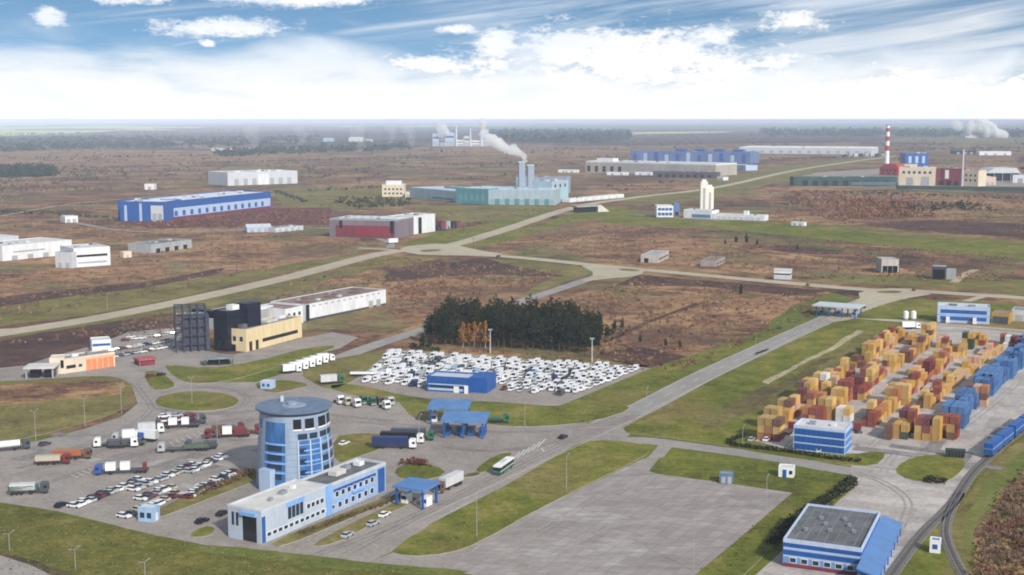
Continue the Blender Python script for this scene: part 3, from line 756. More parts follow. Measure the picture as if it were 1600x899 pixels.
# ---------------------------------------------------------------- foreground office wing (white and blue)
o = Bld('office_building', 'long white two-storey office with blue glass corner, running up to the round tower', 'office', (357, 841), (409, 852), top=790, depth=1)
o.D = (G(616.7, 771) - G(409, 852)).length
h = o.h
y1 = o.D * .50
WING = M('wing_panel', (.44, .50, .59), .5, .12, .3)
o.box('front_wing', 0, o.L, 0, y1, 0, h - .5, WING)
o.box('rear_wing', 1.2, o.L, y1, o.D, 0, h - .9, M('powder_blue_panel', (.34, .44, .62), .5, .12, .3))
o.box('front_roof', .5, o.L - .5, .5, y1 - .3, h - .5, h - .28, LTROOF)
o.box('rear_roof', 1.7, o.L - .5, y1 + .3, o.D - .5, h - .9, h - .7, DKROOF)
b = MB()
for a in ((-.1, .4, -.1, y1), (o.L - .4, o.L + .1, -.1, y1), (.4, o.L - .4, -.1, .4), (.4, o.L - .4, y1 - .3, y1)): b.box(*a, h - .5, h + .1)
o.add('parapet', b, GREYW)
b = MB()
for a in ((1.1, 1.6, y1, o.D), (o.L - .4, o.L + .1, y1, o.D), (1.6, o.L - .4, o.D - .5, o.D + .1)): b.box(*a, h - .9, h - .1)
o.add('parapet', b, GREYW)
o.box('side_terrace', -4.5, 0, y1 * .32, y1 * 1.05, 0, h * .72, GREYW); o.box('terrace_roof', -4.2, -.2, y1 * .33, y1 * 1.04, h * .72, h * .745, LTROOF)
o.pane('entrance_glazing', 'f', o.L * .45, o.L * .86, .1, h * .80, GLD)
o.pane('entrance_canopy', 'f', o.L * .42, o.L * .88, h * .80, h * .90, BLUE3, d=.9)
for i in range(2): o.pane('window', 'f', o.L * (.12 + .13 * i), o.L * (.19 + .13 * i), h * .42, h * .82, GLZ)
o.pane('corner_glazing', 'r', .2, 1.6, .1, h * .80, GLB)
o.windows('r', 13, h * .16, h * .27, 1.5, 1.8, o.D * .56, GLZ, frame=WHT)
o.windows('r', 4, h * .42, h * .78, 1.3, o.D * .19, o.D * .31, GLZ)
o.pane('blue_surround', 'r', o.D * .18, o.D * .32, h * .79, h * .97, BLUE3)
o.windows('r', 4, h * .50, h * .64, 1.4, o.D * .33, o.D * .47, GLZ, frame=WHT)
o.pane('blue_stair_panel', 'r', o.D * .485, o.D * .53, .1, h * .98, BLUE3, d=.4)
o.windows('r', 7, h * .50, h * .66, 1.5, o.D * .55, o.D * .90, GLZ, frame=WHT)
o.windows('r', 6, h * .13, h * .30, 1.5, o.D * .57, o.D * .90, GLZ, frame=WHT)
o.pane('glazing_band', 'r', o.D * .55, o.D * .91, h * .66, h * .76, GLB); o.pane('glazing_band', 'r', o.D * .56, o.D * .91, h * .31, h * .38, BLUE3)
o.pane('blue_balcony', 'r', o.D * .70, o.D * .80, h * .42, h * .48, BLUE3, d=.9)
o.pane('end_glazing', 'r', o.D * .93, o.D * .99, .2, h * .84, GLB)
for fx, fy, lx, ly, hz, m_ in ((.55, .70, 3.0, 4.5, .9, LTROOF), (.45, .80, 2.0, 2.6, .7, STEEL), (.5, .90, 2.4, 2.4, .8, W_), (.5, .28, 1.6, 2.2, .7, STEEL), (.4, .38, 1.2, 1.4, .6, W_), (.62, .16, 1.1, 1.3, .6, STEEL)):
    o.roofbox('roof_unit', fx, fy, lx, ly, hz, m_)

# ---------------------------------------------------------------- round tower
def tower():
    c = G(462, 752); r0 = 10.9; Ht = ZT(752, 634)
    t = thing('control_tower', 'round grey seven-storey tower with blue glass side and flat overhanging disc roof', 'tower', (c.x, c.y, GZ), 0)
    face = math.atan2(-c.y, -c.x)
    n = 48
    def ring(r, a): return (r * math.cos(a), r * math.sin(a))
    b = MB(); b.cyl(0, 0, 0, Ht - 1.3, r0 + 1.0, r0 - .55, n); b.build('wall', M('tower_panel', (.29, .36, .47), .45, .14, .3), t, smooth=False)
    b = MB(); b.cyl(0, 0, Ht - 1.3, Ht - .5, r0 - .3, r0 + .5, n); b.build('soffit', DSTEEL, t)
    b = MB(); b.cyl(0, 0, Ht - .5, Ht, r0 + .7, r0 + .8, n); rf = b.build('roof', M('tower_roof', (0.14, 0.19, 0.27), .6, .22, .3), t)
    b = MB(); b.cyl(0, 0, Ht, Ht + .2, r0 * .34, r0 * .3, 24); b.cyl(-.5, 0, Ht + .2, Ht + 1.0, 1.7, 1.7, 14); b.build('roof_plant', M('tower_roof_plant', (.26, .31, .38), .6, .15), t)
    b = MB(); b.box(-4.9, -4.0, 4.5, 5.4, Ht, Ht + 1.7); b.build('antenna_cabin', GREYW, t)
    b = MB(); b.tube((1, 0, Ht), (1, 0, Ht + 3), .08); b.build('antenna', STEEL, t)
    def panel(name, p0, p1, z0, z1, m, d=.12, k=None):
        k = k or max(2, int(abs(p1 - p0) / 6))
        b = MB()
        for i in range(k):
            a0 = face + R(p0 + (p1 - p0) * i / k); a1 = face + R(p0 + (p1 - p0) * (i + 1) / k)
            rr = lambda z: r0 + 1.0 - 1.55 * z / (Ht - 1.3)
            pts = []
            for z in (z0, z1):
                for rad in (rr(z) - .06, rr(z) + d):
                    pts.append([(*ring(rad, a), z) for a in (a0, a1)])
            lo_i, lo_o, hi_i, hi_o = pts
            b.hexa([lo_i[0], lo_o[0], lo_o[1], lo_i[1]], [hi_i[0], hi_o[0], hi_o[1], hi_i[1]])
        return b.build(name, m, t)
    for k_ in range(1, 12):
        z_ = k_ * (Ht - 1.5) / 12; rr_ = r0 + 1.0 - 1.55 * z_ / (Ht - 1.3); MB().cyl(0, 0, z_ - .05, z_ + .05, rr_ + .03, rr_ + .02, n).build('panel_joint', M('joint_grey', (.20, .24, .31), .6, .1), t)
    # phi: 0 faces the camera, negative to the left in the photo  (angles run clockwise seen from above -> left is negative)
    S = 1
    fl = (Ht - 1.5) / 7.2; zt0 = Ht - 3.2
    TG = M('tower_glass', (.05, .15, .36), .15, .35, .5)
    panel('blue_glazing', -52, -15, 1.5, zt0, TG, .10)
    for k in range(5):
        z0 = 3.4 + k * fl * .92; top = 1.7 if k < 4 else 3.0
        panel('window', -46, -20, z0, z0 + top, M('tower_glass', (.05, .15, .36), .15, .35, .5) if k == 4 else GLZ, d=.16)
    for k in range(4): panel('balcony_band', -52, -15, 3.4 + k * fl * .92 + 1.75, 3.4 + k * fl * .92 + 2.3, BLUE3, .2)
    zt = Ht - 1.5 - 3.6
    for a0, a1 in ((-2, 11), (17, 33), (42, 60), (66, 82)):
        panel('window', a0, a1, zt, zt + 2.9, GLD)
        panel('window_sill', a0 - 1, a1 + 1, zt - .5, zt - .1, WHT, .25)
    for a0, a1 in ((5, 20), (24, 38), (44, 60), (64, 80)):
        panel('window', a0, a1, zt - 3.2, zt - 1.5, GLZ)
    panel('blue_glazing', 5, 42, 3.5, zt - 3.6, M('tower_glass', (.05, .15, .36), .15, .35, .5), .22)
    panel('blue_glazing', 43, 88, 2.0, zt - 3.6, M('sky_glass', (.12, .26, .50), .15, .3, .5), .15)
    for k_ in range(4): panel('glazing_bar', 5, 88, 4.4 + k_ * 3.1, 4.55 + k_ * 3.1, LILAC, .32)
    for a_ in (5, 24, 42.5, 62): panel('pier', a_ - .9, a_ + .9, 2.0, zt - 3.4, GREYW, .40)
    for k in range(3):
        panel('window', 46, 60, 4.6 + k * 3.3, 6.4 + k * 3.3, GLZ, .25); panel('window', 66, 80, 4.6 + k * 3.3, 6.4 + k * 3.3, GLZ, .25)
        panel('window', 7, 17, 4.6 + k * 3.3, 6.2 + k * 3.3, GLZ, .27)
        panel('spandrel', 14, 40, 5.2 + k * 3.3, 5.6 + k * 3.3, BLUE3, .3)
    panel('window', -74, -64, zt - .4, zt + 2, GLB)
    b = MB(); b.box(-2.2, 2.2, -1.6, 1.6, 0, 6.5); ob = b.build('annexe', LILAC, t)
    a = face + R(-42); ob.location = (*ring(r0 + 1.2, a), 0); ob.rotation_euler.z = a + math.pi / 2
tower()

# ---------------------------------------------------------------- canopies
def canopy(name, label, cen, lx, ly, h, rz, roofmat, ncol=(3, 2), colmat=BLUE, tilt=0.0, t=.7, extra=None, group=None):
    c = G(*cen)
    r = thing(name, label, 'canopy', (c.x, c.y, GZ), rz, group)
    b = MB()
    x0, x1, y0, y1 = -lx / 2, lx / 2, -ly / 2, ly / 2
    b.hexa([(x0, y0, h), (x1, y0, h), (x1, y1, h + tilt), (x0, y1, h + tilt)], [(x0, y0, h + t), (x1, y0, h + t), (x1, y1, h + t + tilt), (x0, y1, h + t + tilt)])
    b.build('roof', roofmat, r)
    for i in range(ncol[0]):
        for j in range(ncol[1]):
            x = x0 + lx * (.08 + .84 * (i / (ncol[0] - 1) if ncol[0] > 1 else .5)); y = y0 + ly * (.1 + .8 * (j / (ncol[1] - 1) if ncol[1] > 1 else .5))
            b = MB(); b.box(x - .3, x + .3, y - .3, y + .3, 0, h + tilt * (y - y0) / ly); b.build('pillar', colmat, r)
    if extra: extra(r)
    return r
aA = AZ_A
CANO = M('canopy_blue', (.10, .215, .43), .5, .2, .3)
def booths(n, m, lx):
    def f(r):
        for i in range(n):
            x = -lx * .38 + lx * .76 * i / max(1, n - 1)
            b = MB(); b.box(x - 1, x + 1, -1.5, 1.5, 0.1, 2.9); o = b.build('booth', m, r)
            b = MB(); b.box(x - .85, x + .85, -1.56, 1.56, 1.2, 2.3); b.build('window', GLZ, o)
    return f
canopy('checkpoint_canopy', 'rear blue sloping canopy of the vehicle checkpoint, behind the tower lawn', (703, 660), 15, 12, 5.6, -.10, CANO, extra=booths(3, WHT, 15), tilt=.9)
canopy('checkpoint_canopy', 'front blue canopy of the vehicle checkpoint, standing on thick blue pillars', (727, 681), 16, 11.5, 5.6, -.10, CANO, extra=booths(4, BLUE, 16), tilt=.9)
canopy('gate_canopy', 'small bright blue canopy at the rear end of the white office', (651, 789), 10.5, 9, 5.2, aA - math.pi / 2, BLUE2, ncol=(2, 2), extra=booths(2, WHT, 9), tilt=.4)
canopy('checkpoint_canopy', 'grey-white flat canopy at the far road junction', (1310, 494), 26, 16, 5.5, aA - math.pi / 2, GREYW, ncol=(4, 2), extra=booths(3, BLUE3, 24))

# ---------------------------------------------------------------- blue pavilion by the van lot
o = Bld('sales_pavilion', 'deep blue two-storey pavilion in front of the packed white van lot', 'building', (667, 612), (733, 616), top=588, depth=11)
o.shell(BLUE, GREYW, par=1.0, trim=BLUE)
o.box('blue_wing', o.L, o.L + 7, 2, o.D + 4, 0, o.h - .1, BLUE)
o.pane('pale_band', 'f', .6, o.L - .4, o.h * .10, o.h * .24, LILAC)
o.pane('window_band', 'f', o.L * .08, o.L * .92, o.h * .26, o.h * .42, GLZ)
o.pane('pale_band', 'f', .6, o.L * .92, o.h * .45, o.h * .52, LILAC)
o.windows('f', 7, o.h * .58, o.h * .74, 1.6, mat=GLB)
o.box('entrance_pier', o.L * .90, o.L * .98, -.9, -.1, 0, o.h * .5, WHT); o.doors('f', 1, 2.2, 2.6, WHT, o.L * .6, o.L * .8)

# ---------------------------------------------------------------- blue striped office at the container yard
o = Bld('yard_office', 'three-storey blue and white striped office at the near end of the container yard', 'office', (1239, 704), (1320, 713), top=665, depth=11)
o.shell(LILAC, LTROOF, par=.8, trim=M('pale_parapet', (0.5, 0.58, 0.74), .5, .08))
for k in range(3):
    z0 = o.h * (.05 + .295 * k)
    bnd = o.pane('window_band', 'f', .3, o.L - .3, z0, z0 + o.h * .235, BLUE)
    for i in range(9):
        c = .9 + (o.L - 1.8) * (i + .5) / 9
        o.box('window', c - .55, c + .55, -.12, -.05, z0 + .25, z0 + o.h * .215 - .35, GLB, bnd)
    o.pane('window_band', 'r', .3, o.D - .3, z0, z0 + o.h * .20, M('mid_blue_panel', (.10, .22, .52), .45, .15, .4))
o.doors('f', 1, 1.6, 1.2, WHT, o.L * .4, o.L * .6)
o.roofbox('roof_unit', .3, .5, 2, 2, .6, STEEL); o.roofbox('roof_unit', .7, .55, 1.5, 2, .5, W_)

# ---------------------------------------------------------------- warehouse, lower right
o = Bld('warehouse', 'flat-roofed blue and white striped warehouse with bright blue lean-to, bottom right corner', 'warehouse', (1222.6, 886), (1345, 903), top=842.7, back=(1287.5, 791))
o.shell(M('hall_blue', (.17, .29, .54), .5, .15, .3), DKROOF, par=.9, trim=M('pale_parapet', (0.5, 0.58, 0.74), .5))
o.pane('blue_stripe', 'f', .1, o.L - .1, o.h * .72, o.h * .86, BLUE); o.pane('pale_stripe', 'f', .1, o.L - .1, o.h * .62, o.h * .70, LILAC); o.pane('blue_stripe', 'f', .1, o.L - .1, o.h * .44, o.h * .60, BLUE); o.pane('pale_stripe', 'f', .1, o.L - .1, o.h * .36, o.h * .42, LILAC)
o.pane('plinth', 'f', .05, o.L - .05, .02, o.h * .13, MARO)
o.windows('f', 6, o.h * .18, o.h * .34, 1.5, mat=GLZ, frame=WHT)
o.pane('blue_stripe', 'r', .1, o.D - .1, o.h * .74, o.h * .86, BLUE)
b = MB(); y0, y1 = -8, o.D + 5
b.hexa([(o.L, y0, o.h * .62), (o.L + 5.2, y0, o.h * .40), (o.L + 5.2, y1, o.h * .40), (o.L, y1, o.h * .62)], [(o.L, y0, o.h * .68), (o.L + 5.2, y0, o.h * .46), (o.L + 5.2, y1, o.h * .46), (o.L, y1, o.h * .68)])
o.add('lean_to_roof', b, BLUE2)
o.box('lean_to_wall', o.L + .02, o.L + 4.5, y0 + .3, y1 - .3, 0, o.h * .40, BLUE3)
for i in range(8): o.box('pillar', o.L + 4.7, o.L + 5.0, y0 + 1 + i * (y1 - y0 - 2) / 7, y0 + 1.3 + i * (y1 - y0 - 2) / 7, 0, o.h * .40, BLUE)
for i in range(7): o.roofbox('roof_vent', .2 + .1 * i, .3 + .5 * ((i * 37) % 10) / 10, .9, .9, .35, STEEL)
b = MB()
for i in range(1, 8): b.box(o.L * i / 8 - .08, o.L * i / 8 + .08, .5, o.D - .5, o.h - .54, o.h - .48)
o.add('roof_seams', b, MIDROOF)

# ---------------------------------------------------------------- white hut and small kiosks on the verges
o = Bld('guard_hut', 'little white hut with blue door on the concrete pad beside the yard road', 'hut', (1216, 747), (1240, 749), h=3.2, depth=4, z=.38)
o.shell(WHT, LTROOF, par=.3); o.doors('f', 1, 1.2, 2.4, BLUE, o.L * .25, o.L * .55)
o.windows('f', 1, 1.1, 2.2, 1.0, o.L * .66, o.L * .95)
o = Bld('transformer_kiosk', 'small steel-blue transformer kiosk on the edge of the empty concrete lot', 'kiosk', (1124, 757), (1146, 758), h=3.0, depth=3.4, z=.38)
o.shell(M('slate_blue', (.10, .17, .26), .6, .2), STEEL, par=.25); o.doors('f', 2, 1.2, 2.1, GREY)
o = Bld('kiosk', 'small light blue kiosk at the lower end of the car park rows', 'kiosk', (216, 816), (240, 818), h=4.0, depth=3.6)
o.shell(M('kiosk_blue', (.32, .47, .66), .5, .15), LTROOF, par=.3); o.windows('f', 2, 1.1, 2.6, 1.3); o.doors('r', 1, 1, 2.2, WHT)
o = Bld('kiosk', 'pale blue kiosk on the small grass island behind the tower', 'kiosk', (407, 609), (424, 610), h=3.2, depth=4, z=.38)
o.shell(LILAC, LTROOF, par=.25); o.windows('f', 2, 1, 2.2, 1.2, mat=GLB)
o = Bld('signal_cabin', 'blue and white railway cabin on the grass beside the track', 'cabin', (1452, 866), (1469, 868), h=3.4, depth=3, z=.4)
o.shell(WHT, BLUE2, par=.3); o.windows('f', 1, 1.1, 2.3, 1.2, mat=GLB); o.doors('r', 1, 1, 2.1, BLUE)
o = Bld('skip_container', 'dark green open skip at the edge of the yard island', 'skip', (1477, 716), (1509, 718), h=2.6, depth=3)
DG = M('dark_green_paint', (0.02, 0.045, 0.035), .6, .2)
b = MB(); b.hexa([(0.5, 0.3, .1), (o.L - .5, 0.3, .1), (o.L - .5, 2.7, .1), (0.5, 2.7, .1)], [(0, 0, 2.5), (o.L, 0, 2.5), (o.L, 3, 2.5), (0, 3, 2.5)]); o.add('tub', b, DG)
b = MB()
for i in range(6): b.box(o.L * (i + .4) / 6, o.L * (i + .4) / 6 + .2, -.12, .1, .2, 2.4)
o.add('ribs', b, DSTEEL)

# ---------------------------------------------------------------- north side of the yard
o = Bld('long_office', 'pale blue two-storey office block beyond the far end of the container yard', 'office', (1464, 504), (1546, 508), top=478, depth=14)
o.shell(LILAC, LTROOF, par=.8)
for k in range(2): o.windows('f', 12, o.h * (.16 + .40 * k), o.h * (.38 + .40 * k), 2.0, mat=GLB)
o.pane('pale_stripe', 'f', .1, o.L - .1, o.h * .42, o.h * .50, BLUE3); o.pane('white_porch', 'f', o.L * .17, o.L * .24, .1, o.h * .36, WHT, d=2.5); o.pane('white_porch', 'f', o.L * .68, o.L * .75, .1, o.h * .36, WHT, d=2.5)
o = Bld('shed', 'mustard yellow shed to the right of the pale blue office block', 'shed', (1549, 506), (1576, 508), top=490, depth=14)
o.shell(M('mustard', (.42, .25, .05), .7, .2), BRROOF, par=.4); o.doors('f', 2, 4, 4, DSTEEL)
o = Bld('shed', 'pale grey shed at the right edge beyond the container yard', 'shed', (1580, 502), (1640, 506), top=485, depth=14)
o.shell(GREYW, MIDROOF, par=.4); o.doors('f', 3, 4, 3.5, GREY)
for i, px in enumerate((1415, 1427)):
    c = G(px, 500); t = thing('storage_tank', ['left', 'right'][i] + ' one of two small white storage tanks beside the yard perimeter road', 'tank', (c.x, c.y, .3), 0, 'white tanks by the yard')
    MB().cyl(0, 0, .6, 4.2, 1.5, n=14).build('vessel', WHT, t); MB().cyl(0, 0, 4.2, 4.9, 1.5, .3, n=14).build('dome', WHT, t)
    MB().cyl(0, 0, 0, .6, 1.2, n=10).build('base', GREY, t)

# ---------------------------------------------------------------- left: yellow block, dark tower, white hall
o = Bld('yellow_building', 'cream yellow two-storey block with flat roof, in front of the long white hall', 'building', (358, 551), (385, 551), top=516, depth=1)
o.D = (G(472, 528) - G(385, 551)).length
o.rz2 = ang(G(385, 551), G(472, 528))
o.root.rotation_euler.z = o.rz2 - math.pi / 2; o.L = 13.5
a = G(385, 551); o.root.location = a + Vector((math.cos(o.rz2 + math.pi / 2), math.sin(o.rz2 + math.pi / 2), 0)) * o.L; o.root.location.z = GZ
o.shell(CREAM, MIDROOF, par=1.0)
o.pane('window_band', 'r', o.D * .28, o.D * .92, o.h * .26, o.h * .42, GLD)
o.doors('r', 2, 2.2, o.h * .42, GLD, 1.0, o.D * .24); o.windows('f', 3, o.h * .45, o.h * .66, 1.8)
o.doors('f', 1, 2.6, 3.2, GLD, o.L * .3, o.L * .6)
o.roofbox('roof_hatch', .45, .15, 4, 5, 1.2, DKROOF); o.roofbox('roof_unit', .5, .6, 5, 8, .6, LTROOF); o.roofbox('roof_unit', .4, .85, 3, 5, .8, W_)
o = Bld('warehouse', 'long white hall with rusty brown roof stretching behind the yellow block', 'warehouse', (478, 503), (603, 477), top=477, depth=25)
o.shell(W_, BRROOF, par=.5, trim=W_)
o.pane('plinth', 'f', .05, o.L - .05, .02, o.h * .12, DSTEEL); o.pane('downpipe_panel', 'f', .1, 3, .05, o.h * .98, NAVY, d=.2)
o.doors('f', 2, 4, 4.2, GREY, o.L * .75, o.L * .95); o.windows('f', 12, o.h * .80, o.h * .88, 2.4, mat=GREY, name='window')
for i in range(6): o.roofbox('roof_patch', .1 + .16 * i, .35 + .3 * (i % 2), 5, 6, .12, M('rust_patch', (.16, .10, .08), .9, .3))
o = Bld('white_annexe', 'white annexe between the yellow block and the long white hall', 'building', (446, 511), (474, 505), top=484, depth=22)
o.shell(W_, BRROOF, par=.4); o.windows('f', 3, o.h * .5, o.h * .7, 1.8)
o = Bld('hall', 'grey-roofed low hall behind the yellow block, left of the annexe', 'building', (366, 520), (440, 505), top=494, depth=26)
o.shell(GREY, BRROOF, par=.4); o.roofbox('roof_unit', .2, .4, 9, 5, 1, W_); o.roofbox('roof_unit', .75, .2, 12, 5, 1, W_); o.roofbox('roof_unit', .5, .5, 5, 5, 1.2, MIDROOF)
o = Bld('dark_tower', 'navy black slab tower standing left of the yellow block', 'tower', (335, 547), (357, 550), top=485, depth=11)
o.shell(NAVY, DKROOF, par=.6)
o.box('rear_tower', o.L * .5, o.L * 1.25, o.D + .01, o.D + 9, 0, o.h + 2.4, NAVY); o.box('white_cap', o.L * .45, o.L * .9, o.D * .4, o.D * .8, o.h - .3, o.h + 2.2, WHT)
o.pane('glazing', 'f', o.L * .1, o.L * .9, o.h * .05, o.h * .32, GLD)
for k in range(5): o.pane('window', 'r', 1, o.D - 1, o.h * (.15 + .16 * k), o.h * (.22 + .16 * k), GLD)
o.box('bridge', -17, -.02, 2, 6, o.h * .76, o.h * .94, NAVY)
def frame_tower():
    p = G(276, 552); t = thing('steel_frame', 'open blue-grey steel frame under construction beside the navy tower', 'frame', (p.x, p.y, GZ), ang(G(276, 552), G(335, 549)))
    Lx, D, Hh = 14, 12, ZT(552, 482)
    M_ = M('frame_steel', (.035, .04, .065), .6, .2)
    for i in range(5):
        for j in range(3): MB().box(Lx * i / 4 - .3, Lx * i / 4 + .3, D * j / 2 - .3, D * j / 2 + .3, 0, Hh).build('column', M_, t)
    for k in range(1, 6):
        b = MB(); z = Hh * k / 5
        for i in range(5): b.box(Lx * i / 4 - .2, Lx * i / 4 + .2, .3, D - .3, z - .5, z - .02)
        for j in range(3): b.box(-.3, Lx + .3, D * j / 2 - .22, D * j / 2 + .22, z - .48, z)
        b.build('beams', M_, t)
        if k < 5: MB().box(.4, Lx - .4, D * .5, D - .4, z + .01, z + .2).build('floor_slab', GREY, t)
    MB().box(Lx * .28, Lx + 1.6, D * .2, D * .92, .05, Hh * .80).build('core', M('core_grey', (.055, .06, .085), .7, .3), t)
frame_tower()
# low entrance block with dark canopy in front of yellow
o = Bld('forecourt_canopy', 'low grey canopy over the drive in front of the navy tower', 'canopy', (318, 574), (366, 572), h=3.6, depth=9)
o.box('roof', 0, o.L, 0, o.D, 3.0, 3.6, MIDROOF)
for x in (.4, o.L / 2, o.L - .8):
    for y in (.4, o.D - .8): o.box('pillar', x, x + .4, y, y + .4, 0, 3.0, DSTEEL)
o.box('dark_glazing', 2, o.L - 2, 3, o.D - 1, 0, 2.9, GLD)

# ---------------------------------------------------------------- orange and cream fire-station-like block with its side parts
o = Bld('orange_building', 'low cream and orange block with tall orange bay doors near the left roundabout', 'building', (98, 584), (138, 585), top=561, depth=1)
a, c = G(101, 585), G(180, 573); o.L = 9.5; o.D = (c - a).length; rz = ang(a, c)
o.root.rotation_euler.z = rz - math.pi / 2; o.root.location = a + Vector((math.cos(rz + math.pi / 2), math.sin(rz + math.pi / 2), 0)) * o.L; o.root.location.z = GZ
o.shell(CREAM2, MIDROOF, par=.9)
o.doors('r', 5, 2.4, o.h * .72, ORNG, o.D * .42, o.D * .98, name='bay_door')
o.pane('orange_panel', 'r', o.D * .40, o.D * .99, o.h * .74, o.h * .86, M('peach', (.72, .40, .25), .6, .1))
o.pane('window_band', 'r', o.D * .04, o.D * .22, o.h * .30, o.h * .52, GLD); o.windows('r', 1, o.h * .32, o.h * .5, 1.6, o.D * .26, o.D * .36)
o.windows('f', 3, o.h * .4, o.h * .6, 1.5); o.roofbox('roof_unit', .5, .3, 2, 3, .8, W_); o.roofbox('roof_unit', .4, .6, 2, 2, .6, STEEL)
o = Bld('cream_building', 'cream flat-roofed block adjoining the left end of the orange-doored building', 'building', (78, 586), (101, 585), top=561, depth=9)
o.shell(CREAM2, LTROOF, par=.5); o.pane('dark_window', 'f', o.L * .75, o.L * .97, o.h * .35, o.h * .85, GLD)
canopy('filling_station_canopy', 'white flat canopy over dark pumps left of the cream block', (66, 590), 13, 10, 4.4, .1, LTROOF, ncol=(2, 2), colmat=GREY, extra=lambda r: [MB().box(x - .6, x + 3.2, -2, 2.5, .1, 3.2).build('pump_island', NAVY, r) for x in (-4, 2)])
o = Bld('small_pavilion', 'white and blue flat-roofed pavilion behind the orange-doored building', 'building', (144, 551), (174, 549), h=5.5, depth=10)
o.shell(W_, LTROOF, par=.4); o.pane('blue_band', 'f', .3, o.L - .3, 2.6, 3.8, BLUE)
o = Bld('red_stall', 'small red-roofed stall beside the drive to the roundabout', 'stall', (218, 574), (244, 571), h=3.2, depth=7)
o.box('counter', .3, o.L - .3, .4, o.D - .3, 0, 2.2, MARO); o.box('roof', -.3, o.L + .3, -.3, o.D + .3, 2.5, 3.2, M('faded_red', (.40, .09, .10), .7, .2))
for x in (.1, o.L - .4):
    for y in (.1, o.D - .4): o.box('post', x, x + .2, y, y + .2, 0, 2.5, STEEL)
# ---------------------------------------------------------------- plants and halls across the plain
o = Bld('blue_factory', 'large blue-walled factory with pale roof on the left plain', 'factory', (187, 346), (262, 345), top=314, depth=1)
a, c = G(262, 345), G(424, 326); b0 = G(187, 346)
o = None
for x in [x for x in bpy.data.objects if x.name.startswith('blue_factory')]: bpy.data.objects.remove(x)
o = Bld('blue_factory', 'large blue-walled factory with a pale roof, alone on the left plain', 'factory', (258, 346), (424, 326), top=316, depth=62)
o.shell(BLUE, M('roof_white', (.66, .67, .70), .6, .08), par=1.6, trim=BLUE, rname='roof')
o.pane('pale_band', 'f', 2, o.L - 2, o.h * .16, o.h * .62, LILAC, d=.05)
o.windows('f', 13, o.h * .20, o.h * .46, 5.5, mat=BLUE); o.pane('red_base', 'f', 2, o.L - 2, .02, o.h * .13, MARO, d=.6)
o.windows('l', 1, o.h * .1, o.h * .8, 14, o.D * .1, o.D * .35, mat=GREYW, name='white_panel'); o.windows('l', 1, o.h * .1, o.h * .8, 6, o.D * .5, o.D * .7, mat=LILAC, name='pale_panel')
for i in range(5): o.roofbox('roof_unit', .1 + .2 * i, .5, 6, 6, 1.5, GREYW)
for x0, nm in ((-.40, 1),):
    pass
o2 = Bld('front_hall', 'square deep-blue front hall adjoining the near end of the blue factory', 'factory', (188, 346), (257, 347), top=315, depth=45)
o2.shell(BLUE, M('roof_white', (.66, .67, .70), .6, .08), par=1.2)
o2.pane('white_panel', 'f', o2.L * .70, o2.L * .98, o2.h * .08, o2.h * .80, GREYW); o2.pane('pale_stripe', 'f', o2.L * .44, o2.L * .50, .1, o2.h * .9, LILAC); o2.pane('pale_stripe', 'f', o2.L * .10, o2.L * .16, .1, o2.h * .8, LILAC)
o2.doors('f', 2, 5, o2.h * .4, GREY, o2.L * .72, o2.L * .96)

o = Bld('white_warehouse', 'white warehouse at the left edge, the longer of the white pair', 'warehouse', (4, 409), (113, 398), top=385, depth=40)
o.shell(W_, LTROOF, par=.6); o.pane('grey_band', 'f', o.L * .15, o.L * .6, o.h * .48, o.h * .58, GREY); o.doors('f', 4, 5, o.h * .3, GREY)
o = Bld('white_warehouse', 'grey-white warehouse cut by the left edge, behind the white pair', 'warehouse', (-60, 400), (30, 392), top=376, depth=30)
o.shell(GREYW, LTROOF, par=.6); o.doors('f', 3, 5, 4, GREY)
o = Bld('white_warehouse', 'shorter white warehouse with a dark window strip, right of the white pair', 'warehouse', (116, 419), (173, 415), top=389, depth=30)
o.shell(W_, LTROOF, par=.6); o.pane('window_strip', 'f', o.L * .08, o.L * .92, o.h * .52, o.h * .64, GLD); o.pane('window_strip', 'f', o.L * .1, o.L * .9, o.h * .18, o.h * .27, GREY)
o = Bld('grey_shed', 'pale grey shed filling the gap between the two white warehouses', 'shed', (87, 419), (113, 420), top=394, depth=22)
o.shell(GREYW, MIDROOF, par=.4); o.doors('f', 2, 3, 4, GREY)
o = Bld('ruined_shed', 'low broken grey shed in the dry field left of the power poles', 'shed', (236, 397), (300, 388), top=383, depth=24)
o.shell(GREY, MIDROOF, par=.5); o.doors('f', 4, 5, 3.5, GLD); o.roofbox('roof_hole', .6, .5, 12, 9, .1, DKROOF)
o = Bld('white_cottage', 'tiny cream hut in the dry field below the ruined shed', 'hut', (193, 404), (206, 403), h=5, depth=6)
o.shell(CREAM2, LTROOF, par=.3); o.doors('f', 1, 1.5, 2.4, GREY)
o = Bld('white_cottage', 'white shed with grey roof on the dirt road left of the blue factory', 'hut', (102, 349), (122, 348), h=7, depth=14)
o.shell(W_, LTROOF, par=.3); o.doors('f', 2, 4, 4, GREY)
o = Bld('white_cottage', 'lone white hut behind the front hall of the blue factory', 'hut', (226, 297), (241, 297), h=9, depth=14)
o.shell(W_, LTROOF, par=.4); o.doors('f', 1, 5, 5, GREY)
o = Bld('grey_factory', 'grey low factory behind the right end of the blue factory', 'factory', (356, 291), (465, 287), top=270, depth=70)
o.shell(GREYW, LTROOF, par=1); o.pane('white_bay', 'f', o.L * .42, o.L * .58, .1, o.h * .8, W_, d=1); o.doors('f', 7, 8, o.h * .5, GREY)
for i in range(3): o.roofbox('roof_light', .2 + .3 * i, .5, 10, 40, .8, W_)
o = Bld('site_cabins', 'pale gabled site shed among the red soil below the blue factory', 'shed', (386, 364), (424, 363), h=7, depth=20)
o.box('wall', 0, o.L, 0, o.D, 0, 4.5, LILAC)
